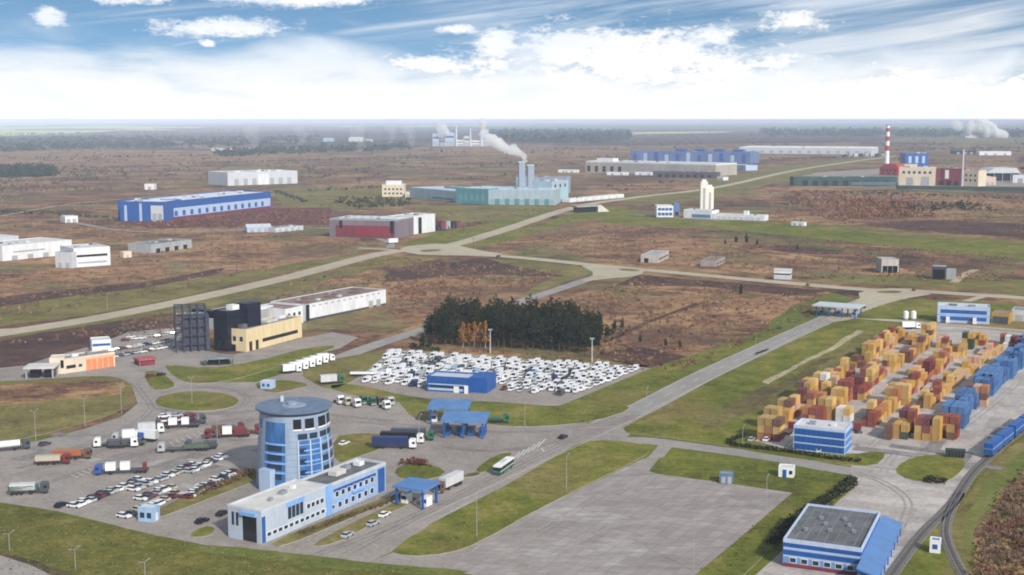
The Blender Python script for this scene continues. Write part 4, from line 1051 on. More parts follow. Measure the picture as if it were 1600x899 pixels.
b = MB(); b.hexa([(-.4, -.4, 4.5), (o.L + .4, -.4, 4.5), (o.L + .4, o.D + .4, 4.5), (-.4, o.D + .4, 4.5)], [(-.4, o.D * .45, 7.5), (o.L + .4, o.D * .45, 7.5), (o.L + .4, o.D * .55, 7.5), (-.4, o.D * .55, 7.5)]); o.add('roof', b, GREYW)
o.doors('f', 3, 4, 3.5, GREY)
o = Bld('site_cabins', 'low pale shed right of the gabled site shed', 'shed', (430, 364), (474, 360), h=4.5, depth=14)
o.shell(GREYW, MIDROOF, par=.3); o.doors('f', 4, 3, 3, GREY)

o = Bld('red_factory', 'dark red and grey factory beside the main road, left of the junction', 'factory', (515, 371), (618, 374), top=342, depth=46)
o.shell(M('plum_grey', (.20, .16, .19), .7, .2, .1), M('roof_purple', (.30, .28, .31), .8, .2, .1), par=1, trim=GREY)
o.pane('maroon_band', 'f', o.L * .10, o.L * .98, o.h * .06, o.h * .66, MARO, d=.5); o.pane('red_panel', 'f', o.L * .42, o.L * .90, o.h * .10, o.h * .60, M('crimson', (.26, .03, .05), .6, .2, .2), d=.7)
o.pane('dark_pier', 'f', o.L * .16, o.L * .20, o.h * .5, o.h * .9, GLD, d=.8); o.pane('dark_pier', 'f', o.L * .93, o.L * .98, o.h * .3, o.h * .95, GLD, d=.9)
for i in range(7): o.roofbox('roof_light', .1 + .13 * i, .5, 4, 24, .6, GREYW)
o = Bld('white_end_block', 'white end block with a dark gap at the right end of the red factory', 'building', (620, 371), (680, 362), top=342, depth=26)
o.shell(W_, LTROOF, par=.8); o.pane('dark_gap', 'f', o.L * .55, o.L * .64, .1, o.h * .9, GLD); o.doors('f', 2, 5, 5, GREYW, 0, o.L * .5)
for i in range(5):
    o = Bld('dark_shed', '%s dark site box right of the red factory, counted from the left' % nth(i + 1), 'shed', (682 + i * 8, 361 - i * 1.2), (688 + i * 8, 360.4 - i * 1.2), h=6 + (i * 3) % 4, depth=8, group='dark boxes by the red factory')
    o.shell([NAVY, MARO, GREY][i % 3], DKROOF, par=.3); o.doors('f', 1, 2, 3, DSTEEL)
o = Bld('lorry_trailer', 'white trailer parked on the road verge below the red factory', 'trailer', (608, 382), (622, 381), h=4, depth=4)
o.box('body', 0, o.L, 0, 3, 1.1, 4.6, WHT)
for x in (1, 2.4, o.L - 2): o.add('wheel', MB().cyl(x, .55, .1, .5, .5, n=10, axis='y'), BLK)

# teal complex
o = Bld('teal_hall', 'left pale teal hall of the glassworks, low and long', 'factory', (640, 309), (712, 316), top=293, depth=75)
o.shell(TEALL, M('roof_teal', (.48, .58, .64), .6, .1, .05), par=.8); o.pane('dark_slot', 'f', o.L * .5, o.L * .95, o.h * .1, o.h * .3, TEAL); o.roofbox('roof_ridge', .5, .5, 40, 10, 2.5, STEEL)
o = Bld('teal_hall', 'deep teal central hall of the glassworks', 'factory', (712, 318), (762, 320), top=294, depth=70)
o.shell(TEAL, M('roof_teal', (.48, .58, .64), .6, .1, .05), par=.8); o.windows('f', 5, o.h * .2, o.h * .6, 5, mat=M('teal_mid', (.14, .32, .34), .5, .1))
o = Bld('teal_hall', 'right pale teal hall of the glassworks below the two stacks', 'factory', (763, 320), (868, 321), top=297, depth=70)
o.shell(TEALL, M('roof_teal', (.48, .58, .64), .6, .1, .05), par=.8); o.pane('teal_band', 'f', 2, o.L - 2, o.h * .08, o.h * .36, M('teal_pale', (.27, .38, .39), .5, .1)); o.doors('f', 6, 6, o.h * .4, TEAL)
for i in range(3): o.roofbox('roof_ridge', .2 + .3 * i, .5, 16, 30, 2, TEALL)
o = Bld('furnace_hall', 'tall grey-blue furnace hall rising behind the right teal hall', 'factory', (806, 303), (884, 304), top=277, depth=40)
o.shell(M('slate_panel', (.28, .36, .46), .5, .15, .1), MIDROOF, par=.8); o.windows('f', 6, o.h * .55, o.h * .8, 5, mat=GLB)
o = Bld('teal_end_block', 'bright teal end block with pale canopy at the right of the glassworks', 'building', (862, 318), (888, 315), top=284, depth=30)
o.shell(TEALL, LTROOF, par=.8); o.pane('teal_panel', 'f', 2, o.L - 2, o.h * .2, o.h * .62, M('mint', (.32, .50, .50), .5, .1)); o.windows('f', 3, o.h * .7, o.h * .85, 4)
o = Bld('pale_yard_wall', 'long pale low shed right of the glassworks by the road', 'shed', (890, 317), (975, 309), h=5, depth=12)
o.shell(W_, LTROOF, par=.3); o.doors('f', 6, 5, 3, GREYW)
for i, (px, tp) in enumerate(((815, 254), (829, 259))):
    c = G(px, 306); t = thing('chimney', ['taller left', 'shorter right'][i] + ' grey-blue stack of the glassworks furnace hall', 'chimney', (c.x, c.y, 0), 0)
    hh = ZT(306, tp); MB().box(-5, 5, -5, 5, 0, hh).build('shaft', M('stack_blue', (.34, .42, .52), .6, .15, .1), t); MB().box(-5.3, 5.3, -5.3, 5.3, hh, hh + 1.5).build('rim', GREYW, t); MB().box(-4.9, -3.7, -5.3, -5.0, 2, hh).build('ladder', DSTEEL, t)
o = Bld('beige_building', 'beige block with white roof house left of the teal glassworks', 'building', (597, 308), (632, 308), top=289, depth=26)
o.shell(CREAM2, LTROOF, par=.8); o.windows('f', 5, o.h * .2, o.h * .35, 3); o.windows('f', 5, o.h * .55, o.h * .7, 3); o.roofbox('roof_house', .5, .5, 22, 14, 5, W_)
o = Bld('beige_shed', 'low beige shed joined to the right of the beige block', 'shed', (633, 309), (655, 309), h=8, depth=20)
o.shell(CREAM2, MIDROOF, par=.5); o.doors('f', 3, 4, 4, GREY)

# long halls in the middle distance
o = Bld('long_hall', 'long beige-grey multi-bay hall with white roof edge in the middle distance', 'factory', (915, 270), (1118, 276), top=252, depth=90)
o.shell(M('stone_grey', (.42, .38, .34), .7, .15, .05), LTROOF, par=2.5, trim=W_)
for i in range(16): o.pane('bay', 'f', o.L * (i + .2) / 16, o.L * (i + .62) / 16, o.h * .1, o.h * .6, GREY if i > 4 else GLD)
o.roofbox('roof_house', .12, .3, 40, 20, 6, W_)
o = Bld('dark_annexe', 'dark low annexe at the right front of the long beige hall', 'factory', (1020, 277), (1120, 279), top=268, depth=24)
o.shell(M('plum', (.11, .085, .11), .7, .2), DKROOF, par=.6); o.doors('f', 8, 7, 6, NAVY)
for i, (px, py, wpx) in enumerate(((872, 270, 30), (948, 274, 32), (992, 274, 30), (1078, 276, 18), (1120, 282, 10))):
    o = Bld('white_shed', '%s low white shed in front of the long beige hall, from the left' % nth(i + 1), 'shed', (px, py), (px + wpx, py + .4), h=6, depth=16, group='white sheds before the long hall')
    o.shell(W_, LTROOF, par=.4); o.doors('f', 2, 5, 4, GREY)
o = Bld('blue_factory', 'distant blue and white panelled factory behind the long beige hall', 'factory', (985, 253), (1172, 256), top=236, depth=80)
o.shell(M('steel_blue', (.12, .19, .38), .5, .2, .05), MIDROOF, par=2)
for i in range(11): o.pane('pale_bay', 'f', o.L * (i + .25) / 11, o.L * (i + .6) / 11, o.h * .1, o.h * (.7 + .2 * (i % 3) / 2), LILAC if i % 2 else BLUE)
for i in range(4): o.roofbox('roof_house', .4 + .16 * i, .4, 26, 20, 6, BLUE)
o = Bld('white_shed', 'small pale hall at the right end of the blue panelled factory', 'shed', (1120, 264), (1165, 267), top=256, depth=30)
o.shell(LILAC, LTROOF, par=.6); o.doors('f', 4, 7, 6, BLUE3)
o = Bld('long_hall', 'very long white-roofed hall on the horizon plain right of centre', 'factory', (1155, 240), (1362, 242), top=230, depth=200)
o.shell(GREYW, M('roof_bright', (.86, .85, .82), .6, .04, .02), par=1.2, trim=W_)
for i in range(14): o.pane('bay', 'f', o.L * (i + .3) / 14, o.L * (i + .7) / 14, o.h * .1, o.h * .5, GREY)
for i in range(8):
    px = 1318 + i * 8.5
    o = Bld('dark_shed', '%s dark shed in the row right of the long white-roofed hall' % nth(i + 1), 'shed', (px, 246 - (i % 2)), (px + 5, 246 - (i % 2)), h=8 + (i * 5) % 7, depth=12, group='dark sheds by the long hall')
    o.shell([NAVY, GREY, GREYW][i % 3], MIDROOF, par=.5); o.doors('f', 1, 4, 4, DSTEEL)

# right-hand works with the striped chimney
def striped():
    c = G(1385, 268); hh = ZT(268, 196)
    t = thing('striped_chimney', 'tall slim red and white banded chimney above the red boiler house', 'chimney', (c.x, c.y, 0), 0)
    zs = [0, .45, .56, .66, .76, .86, .94, 1.0]
    for i in range(7):
        z0, z1 = zs[i] * hh, zs[i + 1] * hh
        r0 = 5.2 - 1.6 * zs[i]; r1 = 5.2 - 1.6 * zs[i + 1]
        MB().cyl(0, 0, z0, z1, r0, r1, 16).build('band', WHT if i % 2 == 0 else REDP, t)
    MB().cyl(0, 0, hh, hh + 1.2, 4.2, 4.2, 16).build('rim', REDP, t)
striped()
o = Bld('boiler_house', 'red gabled boiler house at the foot of the striped chimney', 'building', (1374, 274), (1403, 275), top=256, depth=30)
o.box('wall', 0, o.L, 0, o.D, 0, o.h * .62, REDP)
b = MB(); b.hexa([(-1, -1, o.h * .62), (o.L + 1, -1, o.h * .62), (o.L + 1, o.D + 1, o.h * .62), (-1, o.D + 1, o.h * .62)], [(o.L * .3, -1, o.h), (o.L * .9, -1, o.h), (o.L * .9, o.D + 1, o.h), (o.L * .3, o.D + 1, o.h)]); o.add('roof', b, REDP)
o.doors('f', 3, 6, 8, MARO); o.windows('f', 4, o.h * .36, o.h * .5, 4)
o = Bld('cream_factory', 'cream stepped factory block right of the red boiler house', 'factory', (1404, 290), (1460, 291), top=262, depth=40)
o.shell(CREAM2, LTROOF, par=1); o.pane('dark_arch', 'f', o.L * .2, o.L * .4, .1, o.h * .45, GREY); o.pane('dark_arch', 'f', o.L * .62, o.L * .85, .1, o.h * .5, GREY); o.roofbox('roof_house', .3, .4, 20, 16, 5, CREAM2); o.windows('f', 6, o.h * .66, o.h * .8, 4)
o = Bld('blue_factory', 'bright blue block behind the cream stepped factory', 'factory', (1414, 262), (1450, 262), top=240, depth=40)
o.shell(BLUE, M('steel_roof', (.30, .38, .48), .6, .1), par=1); o.windows('f', 3, o.h * .3, o.h * .8, 7, mat=LILAC)
o = Bld('maroon_hall', 'maroon hall with a pale slash right of the cream factory', 'factory', (1462, 290), (1502, 291), top=263, depth=36)
o.shell(MARO, M('roof_purple', (.30, .28, .31), .8, .2, .1), par=.8); o.pane('pale_slash', 'f', o.L * .35, o.L * .5, o.h * .4, o.h * .9, W_); o.doors('f', 3, 7, 8, NAVY)
o = Bld('cream_tower', 'pale cream block with thin mast right of the maroon hall', 'building', (1504, 291), (1528, 292), top=266, depth=26)
o.shell(CREAM2, LTROOF, par=.8); o.windows('f', 3, o.h * .3, o.h * .45, 3); o.windows('f', 3, o.h * .6, o.h * .75, 3)
o.box('mast', 2, 3, 4, 5, o.h, o.h + 36, STEEL)
o = Bld('cream_shed', 'low pink-cream shed right of the cream block', 'shed', (1530, 290), (1556, 290), h=14, depth=24)
o.shell(M('pink_cream', (.66, .48, .42), .7, .1), LTROOF, par=.5); o.doors('f', 3, 5, 5, GREY)
o = Bld('dark_hall', 'open-sided dark hall with white roof at the right edge', 'factory', (1540, 283), (1592, 283), top=263, depth=50)
o.box('wall', 0, o.L, 2, o.D, 0, o.h * .6, NAVY); b = MB(); b.hexa([(-2, -2, o.h * .6), (o.L + 2, -2, o.h * .6), (o.L + 2, o.D + 2, o.h * .6), (-2, o.D + 2, o.h * .6)], [(o.L * .25, -2, o.h), (o.L * .9, -2, o.h), (o.L * .9, o.D + 2, o.h), (o.L * .25, o.D + 2, o.h)]); o.add('roof', b, GREYW)
for i in range(5): o.box('pillar', o.L * i / 4 - .5, o.L * i / 4 + .5, -1, 0, 0, o.h * .6, GREY)
o = Bld('white_shed', 'white rounded shed cut by the right edge', 'shed', (1582, 286), (1640, 287), h=13, depth=26)
o.shell(W_, LTROOF, par=.5); o.doors('f', 3, 8, 8, GREY)
o = Bld('green_wall_hall', 'long low dark green hall left of the red boiler house', 'factory', (1240, 291), (1402, 291), top=277, depth=30)
o.shell(M('bottle_green', (.03, .075, .065), .7, .25, .05), M('green_roof', (.10, .16, .14), .8, .2, .05), par=.8); o.doors('f', 9, 9, 9, NAVY); o.pane('pale_door', 'f', o.L * .56, o.L * .98, o.h * .1, o.h * .45, M('dusk_blue', (.09, .14, .20), .5, .15), d=.3)
o = Bld('perimeter_fence', 'long dark green fence running in front of the right-hand works', 'fence', (1400, 296), (1640, 300), h=6, depth=.6)
for i in range(24): o.box('panel', o.L * i / 24 + .3, o.L * (i + 1) / 24 - .3, .05, .35, .3, 6, M('bottle_green', (.03, .075, .065)))
for i in range(25): o.box('post', o.L * i / 24 - .3, o.L * i / 24 + .3, 0, .6, 0, 6.4, DSTEEL)
for i, (x0, x1, y) in enumerate(((1490, 1525, 241), (1530, 1580, 243))):
    o = Bld('white_shed', ['dark-walled', 'thin white'][i] + ' distant shed on the plain above the maroon hall', 'shed', (x0, y), (x1, y), h=12, depth=30)
    o.shell([NAVY, W_][i], GREYW, par=.6); o.doors('f', 3, 8, 6, GREY)

# silo works
for i, (px, tp, r) in enumerate(((1099, 284, 4.2), (1108, 293, 4.4))):
    c = G(px, 334 - i); hh = ZT(334, tp)
    t = thing('silo', ['taller left', 'shorter right'][i] + ' white silo tower of the small works below the road', 'silo', (c.x, c.y, 0), 0)
    MB().box(-r, r, -r, r, 0, hh).build('shaft', M('silo_cream', (.80, .77, .68), .6, .06, .1), t); MB().box(-r * .6, r * .6, -r * .6, r * .6, hh, hh + 2.5).build('head', W_, t)
    MB().box(-r * .3, r * .3, -r - .25, -r, 1, hh * .8).build('ladder_cage', GREY, t)
o = Bld('silo_works', 'white low works building at the foot of the silos', 'factory', (1068, 341), (1112, 343), top=328, depth=20)
o.shell(W_, LTROOF, par=.6); o.pane('blue_band', 'f', o.L * .3, o.L * .95, o.h * .1, o.h * .5, M('steel_blue', (.12, .19, .38)))
o = Bld('low_works', 'long low white shed right of the silos', 'factory', (1113, 343), (1194, 346), h=6, depth=16)
o.shell(W_, LTROOF, par=.4); o.doors('f', 8, 5, 3.5, GREYW); o.roofbox('roof_house', .62, .5, 5, 5, 4, W_)
o = Bld('works_block', 'white and blue block left of the silos', 'factory', (1026, 340), (1052, 340), top=322, depth=22)
o.shell(W_, LTROOF, par=.6); o.windows('f', 4, o.h * .15, o.h * .4, 3.5, mat=GLB); o.windows('f', 4, o.h * .58, o.h * .8, 3.5, mat=GLB)
o = Bld('works_block', 'small navy block between the white block and the silos', 'factory', (1053, 337), (1062, 337), top=318, depth=12)
o.shell(M('steel_blue', (.12, .19, .38)), MIDROOF, par=.5); o.doors('f', 1, 4, 4, NAVY)
o = Bld('site_cabin', 'white cabin far out on the green strip right of the silos', 'cabin', (1236, 353), (1256, 354), h=4, depth=7)
o.shell(W_, LTROOF, par=.3); o.doors('f', 2, 2.5, 2.6, GREY)

# sheds on the brown field
o = Bld('broken_barn', 'long pale roofless barn on the brown field above the cross road', 'barn', (1001, 411), (1028, 412), top=399, depth=40)
o.shell(M('weathered_block', (.46, .42, .38), .8, .2, .3), GREY, par=.8); o.pane('opening', 'f', o.L * .2, o.L * .45, .1, o.h * .6, GLD)
o.windows('r', 6, o.h * .3, o.h * .6, 3.2, mat=GLD)
o = Bld('broken_barn', 'lower grey barn right of the pale roofless barn', 'barn', (1094, 417), (1118, 418), top=408, depth=34)
o.shell(M('weathered_grey', (.33, .29, .27), .8, .2, .3), BRROOF, par=.6); o.windows('r', 5, o.h * .3, o.h * .6, 2.8, mat=GLD)
o = Bld('roadside_hut', 'white roadside hut on the verge of the cross road', 'hut', (1209, 437), (1235, 438), h=7, depth=9)
o.box('wall', 0, o.L, 0, o.D, 0, 3.2, GREYW); o.box('upper_wall', 0, o.L, 0, o.D, 4.2, 6.2, W_); o.box('window_band', .1, o.L - .1, .1, o.D - .1, 3.2, 4.2, GLD); o.box('roof', -.4, o.L + .4, -.4, o.D + .4, 6.2, 6.7, LTROOF)
o = Bld('grey_shed', 'grey ruined shed with gaps on the brown field, right of centre', 'shed', (1377, 427), (1404, 427), h=10, depth=14)
o.shell(M('weathered_block', (.46, .42, .38)), GREY, par=.5); o.doors('f', 3, 3.4, 5, GLD)
o = Bld('black_shed', 'black-fronted shed on the brown field near the right edge', 'shed', (1455, 437), (1478, 438), h=9, depth=12)
o.shell(DSTEEL, GREY, par=.4); o.pane('dark_mouth', 'f', o.L * .1, o.L * .9, .1, 7, GLD); o.box('side_store', o.L, o.L + 6, 2, 10, 0, 7, GREY)
# flyover
def bridge():
    p, q = G(905, 333), G(948, 331)
    t = thing('underpass', 'concrete underpass with dark mouth beneath the main road', 'bridge', (p.x, p.y, .1), ang(p, q))
    L_ = (q - p).length
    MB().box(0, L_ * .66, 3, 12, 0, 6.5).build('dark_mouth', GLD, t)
    MB().box(-3, L_ * .7, 1, 14, 6.5, 8.2).build('deck', M('bridge_concrete', (.35, .33, .30), .9, .15, .2), t)
    b = MB(); b.hexa([(L_ * .7, 1, 0), (L_ * 1.1, 0, 0), (L_ * 1.1, 12, 0), (L_ * .7, 13, 0)], [(L_ * .7, 1, 8), (L_ * .84, 2, 8), (L_ * .84, 10, 8), (L_ * .7, 13, 8)]); b.build('abutment', M('pale_concrete', (.60, .56, .50), .9, .1, .2), t)
    for i in range(8): MB().box(-2 + i * L_ * .1, -1.6 + i * L_ * .1, 1.1, 1.4, 8.2, 9.6).build('railing_post', STEEL, t)
bridge()

# distant works in the haze
def far_works(cx, base, rows, label0, grp):
    for i, (dx, wpx, hpx, m_, dep) in enumerate(rows):
        o = Bld('distant_plant', label0 % nth(i + 1), 'factory', (cx + dx, base), (cx + dx + wpx, base), top=base - hpx, depth=dep, z=0, group=grp)
        o.shell(m_, LTROOF, par=1.5); o.doors('f', max(1, int(wpx / 4)), 9, o.h * .4, GREY); o.windows('f', max(2, int(wpx / 3)), o.h * .6, o.h * .75, 7)
far_works(676, 229, [(0, 10, 20, LILAC, 60), (11, 9, 12, STEEL, 60), (20, 14, 22, LILAC, 60), (36, 12, 10, W_, 60), (49, 10, 16, GREYW, 60), (60, 16, 9, W_, 60), (78, 8, 18, LILAC, 50)],
          '%s block from the left of the steaming works on the horizon', 'blocks of the distant steaming works')
far_works(330, 237, [(0, 16, 5, GREYW, 40), (22, 12, 4, W_, 40), (40, 20, 5, LILAC, 40)], '%s small hall from the left of the hazy row on the left plain', 'hazy halls on the left plain')
far_works(505, 222, [(0, 14, 6, LILAC, 80), (40, 20, 7, W_, 80), (66, 10, 4, GREYW, 60)], '%s pale hall from the left below the horizon, left of centre', 'pale halls below the horizon')
far_works(1508, 216, [(0, 22, 8, W_, 80), (24, 16, 12, GREYW, 80), (42, 22, 7, W_, 80)], '%s block from the left of the white steaming works near the right horizon', 'blocks of the white steaming works')
for i, (px, base, tp) in enumerate(((752, 229, 192), (713, 229, 198), (735, 229, 202), (1503, 292, 236), (945, 206, 196))):
    c = G(px, base); hh = ZT(base, tp); r = hh * .035 + 1 if i != 3 else 1.3
    t = thing('distant_chimney', ['tallest pale chimney of the steaming works on the horizon', 'left pale chimney of the steaming works on the horizon', 'middle pale chimney of the steaming works on the horizon', 'thin grey mast behind the maroon hall', 'pale blue chimney alone above the hazy woods'][i], 'chimney', (c.x, c.y, 0), 0)
    MB().cyl(0, 0, 0, hh, r * 1.3, r, 10).build('shaft', GREYW, t); MB().cyl(0, 0, hh, hh + 1.5, r * 1.2, r * 1.2, 10).build('rim', WHT, t)

# ---------------------------------------------------------------- steam
def plume(name, label, path, radii, dens, seed):
    """lumpy closed body of thin white vapour following a path of world points"""
    rr = random.Random(seed)
    bm = bmesh.new()
    pts = spline(path, 5)
    n = len(pts)
    for i, p in enumerate(pts):
        t = i / (n - 1); k = t * (len(radii) - 1); j = min(len(radii) - 2, int(k)); r = radii[j] + (radii[j + 1] - radii[j]) * (k - j)
        s = bmesh.ops.create_icosphere(bm, subdivisions=2, radius=1)
        off = Vector((rr.uniform(-1, 1), rr.uniform(-1, 1), rr.uniform(-1, 1))) * r * .35
        for v in s['verts']:
            q = v.co.copy(); f = 1 + .75 * mnoise.noise(q * 2.3 + Vector((i * 3.1, seed, 0)))
            v.co = p + off + q * r * f
    me = bpy.data.meshes.new(name); bm.to_mesh(me); bm.free()
    m = bpy.data.materials.new(name); m.use_nodes = True; nt = m.node_tree; nt.nodes.remove(nt.nodes['Principled BSDF'])
    v = nt.nodes.new('ShaderNodeVolumeScatter'); v.inputs['Color'].default_value = (1, 1, 1, 1); v.inputs['Density'].default_value = dens
    nt.links.new(v.outputs[0], nt.nodes['Material Output'].inputs['Volume'])
    me.materials.append(m)
    o = bpy.data.objects.new(name, me); COL.objects.link(o)
    rm = o.modifiers.new('merge', 'REMESH'); rm.mode = 'VOXEL'; rm.voxel_size = max(1.2, min(radii) * .35); rm.use_smooth_shade = True
    tag(o, label, 'steam', kind='stuff')
def up(px, base, py):
    c = G(px, base); return Vector((c.x, c.y, ZT(base, py)))
plume('steam', 'white steam plume drifting left from the stacks of the teal glassworks', [up(822, 306, 252), up(816, 306, 243), up(803, 306, 236), up(785, 306, 230), up(768, 306, 220), up(757, 306, 208)], [2.5, 4.5, 6.5, 8, 8, 6], .15, 3)
plume('steam', 'faint steam column standing over the distant works left of centre', [up(752, 229, 199), up(754, 229, 193), up(750, 229, 188)], [13, 16, 12], .05, 5)
plume('steam', 'white steam bank over the works near the right horizon', [up(1570, 216, 214), up(1555, 216, 207), up(1540, 216, 202), up(1526, 216, 199), up(1512, 216, 203)], [20, 34, 42, 42, 30], .09, 8)
plume('steam', 'small steam puff left of the white works near the right horizon', [up(1498, 216, 200), up(1494, 216, 195), up(1488, 216, 192)], [18, 24, 14], .035, 9)
for i, (px, py) in enumerate(((395, 236), (470, 230), (560, 238), (640, 232), (610, 226))):
    plume('smoke', '%s faint drifting smoke wisp from the left over the hazy left plain' % nth(i + 1), [up(px, py, py - 4), up(px + 4, py, py - 16), up(px - 3, py, py - 30), up(px + 6, py, py - 38)], [10, 16, 22, 16], .006, 20 + i)
plume('steam', 'pale steam wisps over the left blocks of the distant works', [up(688, 229, 212), up(694, 229, 203), up(686, 229, 197)], [16, 22, 14], .04, 11)
# ---------------------------------------------------------------- vehicles
def paint(name, c, var=.05): return M('paint_' + name, c, 0.35, var, 1.0, spec=0.5)
PAINT = {'white': paint('white', (.80, .80, .80)), 'silver': paint('silver', (.42, .44, .46)), 'dark grey': paint('dark_grey', (.07, .075, .085)), 'black': paint('black', (.015, .016, .02)),
         'blue': paint('blue', (.03, .09, .34)), 'red': paint('red', (.40, .03, .03)), 'green': paint('green', (.03, .13, .07)), 'dark red': paint('dark_red', (.17, .03, .03)), 'beige': paint('beige', (.50, .44, .34)),
         'orange': paint('orange', (.40, .13, .04)), 'navy': paint('navy', (.02, .035, .12)), 'brown': paint('brown', (.14, .075, .05)), 'pale blue': paint('pale_blue', (.30, .45, .65))}
TARP = M('tarpaulin', (.55, .56, .56), .8, .12, .5)
# meshes shared by copies (x = forward)
b = MB(); b.prof([(-2.2, .32), (2.15, .32), (2.2, .62), (2.05, .82), (1.1, .95), (-1.95, .98), (-2.2, .8)], -.87, .87)
b.hexa([(-1.55, -.62, 1.40), (.15, -.62, 1.40), (.15, .62, 1.40), (-1.55, .62, 1.40)], [(-1.45, -.58, 1.48), (.02, -.58, 1.48), (.02, .58, 1.48), (-1.45, .58, 1.48)])
ME_CARBODY = b.mesh('car_body', PAINT['white'])
b = MB(); b.hexa([(-1.95, -.82, .95), (1.0, -.82, .95), (1.0, .82, .95), (-1.95, .82, .95)], [(-1.55, -.63, 1.42), (.18, -.63, 1.42), (.18, .63, 1.42), (-1.55, .63, 1.42)])
ME_CARGLASS = b.mesh('car_glass', GLD)
ME_WHEEL = MB().cyl(0, 0, -.11, .11, .33, n=12, axis='y').mesh('wheel', BLK)
ME_TWHEEL = MB().cyl(0, 0, -.16, .16, .50, n=12, axis='y').mesh('truck_wheel', BLK)
def put(name, me, par, loc=(0, 0, 0), mats=None):
    o = link(name, me, par); o.location = loc
    for i, m in (mats or {}).items(): setmat(o, i, m)
    return o
def car(px, py, rz, colr, label, group=None, z=.25, name='car', at=None):
    c = at or G(px, py)
    t = thing(name, label, 'car', (c.x, c.y, z), rz, group)
    put('body', ME_CARBODY, t, mats={0: PAINT[colr]}); put('windows', ME_CARGLASS, t)
    for x in (-1.35, 1.35):
        for y in (-.8, .8): put('wheel', ME_WHEEL, t, (x, y, .33))
    return t
# van: one mesh, several materials, for the packed lot
b = MB()
b.prof([(-2.75, .35), (2.7, .35), (2.8, .75), (2.65, 1.05), (1.95, 1.22), (1.25, 2.18), (.9, 2.38), (-2.7, 2.42), (-2.75, 2.2)], -.95, .95, 0)
b.hexa([(1.98, -.82, 1.26), (2.0, -.82, 1.24), (2.0, .82, 1.24), (1.98, .82, 1.26)], [(1.29, -.75, 2.14), (1.35, -.75, 2.14), (1.35, .75, 2.14), (1.29, .75, 2.14)], 1)
for s in (-1, 1):
    y0, y1 = sorted((s * .94, s * .975)); b.box(.2, 1.35, y0, y1, 1.3, 2.0, 1)
    y0, y1 = sorted((s * .75, s * .985))
    for x in (-1.7, 1.75): b.cyl(x, .36, y0, y1, .36, n=10, mi=2, axis='y')
b.box(-2.79, -2.74, -.7, .7, 1.35, 2.0, 1)
ME_VAN = b.mesh('van', [PAINT['white'], GLD, BLK])
# saloon version
b = MB(); b.prof([(-2.2, .32), (2.15, .32), (2.2, .62), (2.05, .82), (1.1, .95), (-1.95, .98), (-2.2, .8)], -.87, .87, 0)
b.hexa([(-1.95, -.82, .95), (1.0, -.82, .95), (1.0, .82, .95), (-1.95, .82, .95)], [(-1.55, -.63, 1.42), (.18, -.63, 1.42), (.18, .63, 1.42), (-1.55, .63, 1.42)], 1)
b.box(-1.5, .1, -.6, .6, 1.40, 1.48, 0)
for s in (-1, 1):
    y0, y1 = sorted((s * .7, s * .89))
    for x in (-1.35, 1.35): b.cyl(x, .33, y0, y1, .33, n=10, mi=2, axis='y')
ME_SMALLCAR = b.mesh('small_car', [PAINT['white'], GLD, BLK])

# ---- the packed van lot
def bil(q, u, v):
    a, b_, c, d = q                         # left-front, right-front, right-back, left-back
    return (a * (1 - u) + b_ * u) * (1 - v) + (d * (1 - u) + c * u) * v
QL = [G(566, 600), G(882, 625), G(1006, 578), G(606, 553)]
pav0, pav1 = G(655, 618), G(772, 605)
def in_pav(p):
    for o in (('sales_pavilion'),):
        r = bpy.data.objects[o]; d = p - r.location; c, s_ = math.cos(-r.rotation_euler.z), math.sin(-r.rotation_euler.z)
        x, y = d.x * c - d.y * s_, d.x * s_ + d.y * c
        return -4 < x < 28.5 and -6 < y < 18.5
rows = 13
nv = 0; rest = MB()
slots = []
for k in range(rows):
    v = (k + .5) / rows
    a, c = bil(QL, 0, v), bil(QL, 1, v)
    n = int((c - a).length / 3.5)
    idx = 0
    for i in range(n):
        if rng.random() < .07: continue
        p = bil(QL, (i + .5) / n, v)
        p += Vector((rng.uniform(-.4, .4), rng.uniform(-.9, .9), 0))
        if in_pav(p): continue
        if k == 0 and p.x > -8: continue
        idx += 1
        slots.append((k, idx, p, ang(a, c)))
rowname = ['front', 'second', 'third', 'fourth', 'fifth', 'sixth', 'seventh', 'eighth', 'ninth', 'tenth', 'eleventh', 'twelfth', 'back']
stuff_v = MB(); vcount = 0
def addmesh(mb, me, loc, rz):
    i0 = len(mb.v); c, s_ = math.cos(rz), math.sin(rz)
    for v in me.vertices: mb.v.append((loc[0] + v.co.x * c - v.co.y * s_, loc[1] + v.co.x * s_ + v.co.y * c, loc[2] + v.co.z))
    for p in me.polygons: mb.f.append(tuple(i0 + k for k in p.vertices)); mb.mi.append(p.material_index)
for k, idx, p, a in slots:
    colr = rng.choices(['white', 'silver', 'dark grey', 'navy', 'dark red', 'pale blue'], [80, 9, 5, 3, 1, 2])[0]
    rz = a - math.pi / 2 + rng.choice((0, 0, 0, math.pi)) + rng.uniform(-.05, .05)
    isvan = rng.random() < .62
    me = ME_VAN if isvan else ME_SMALLCAR
    if vcount >= 240:
        addmesh(stuff_v, me, (p.x, p.y, .26), rz); continue
    vcount += 1
    o = link('parked_van' if isvan else 'parked_car', me); o.location = (p.x, p.y, .26); o.rotation_euler.z = rz
    setmat(o, 0, PAINT[colr])
    tag(o, '%s %s, %s vehicle from the left in the %s row of the packed lot' % (colr, 'van' if isvan else 'car', nth(idx), rowname[k]), 'van' if isvan else 'car', 'vehicles in the packed lot')
if stuff_v.v:
    o = stuff_v.build('parked_vehicles', [PAINT['white'], GLD, BLK]); tag(o, 'rearmost rows of white vehicles in the packed lot, too many to tell apart', 'vehicles', kind='stuff')

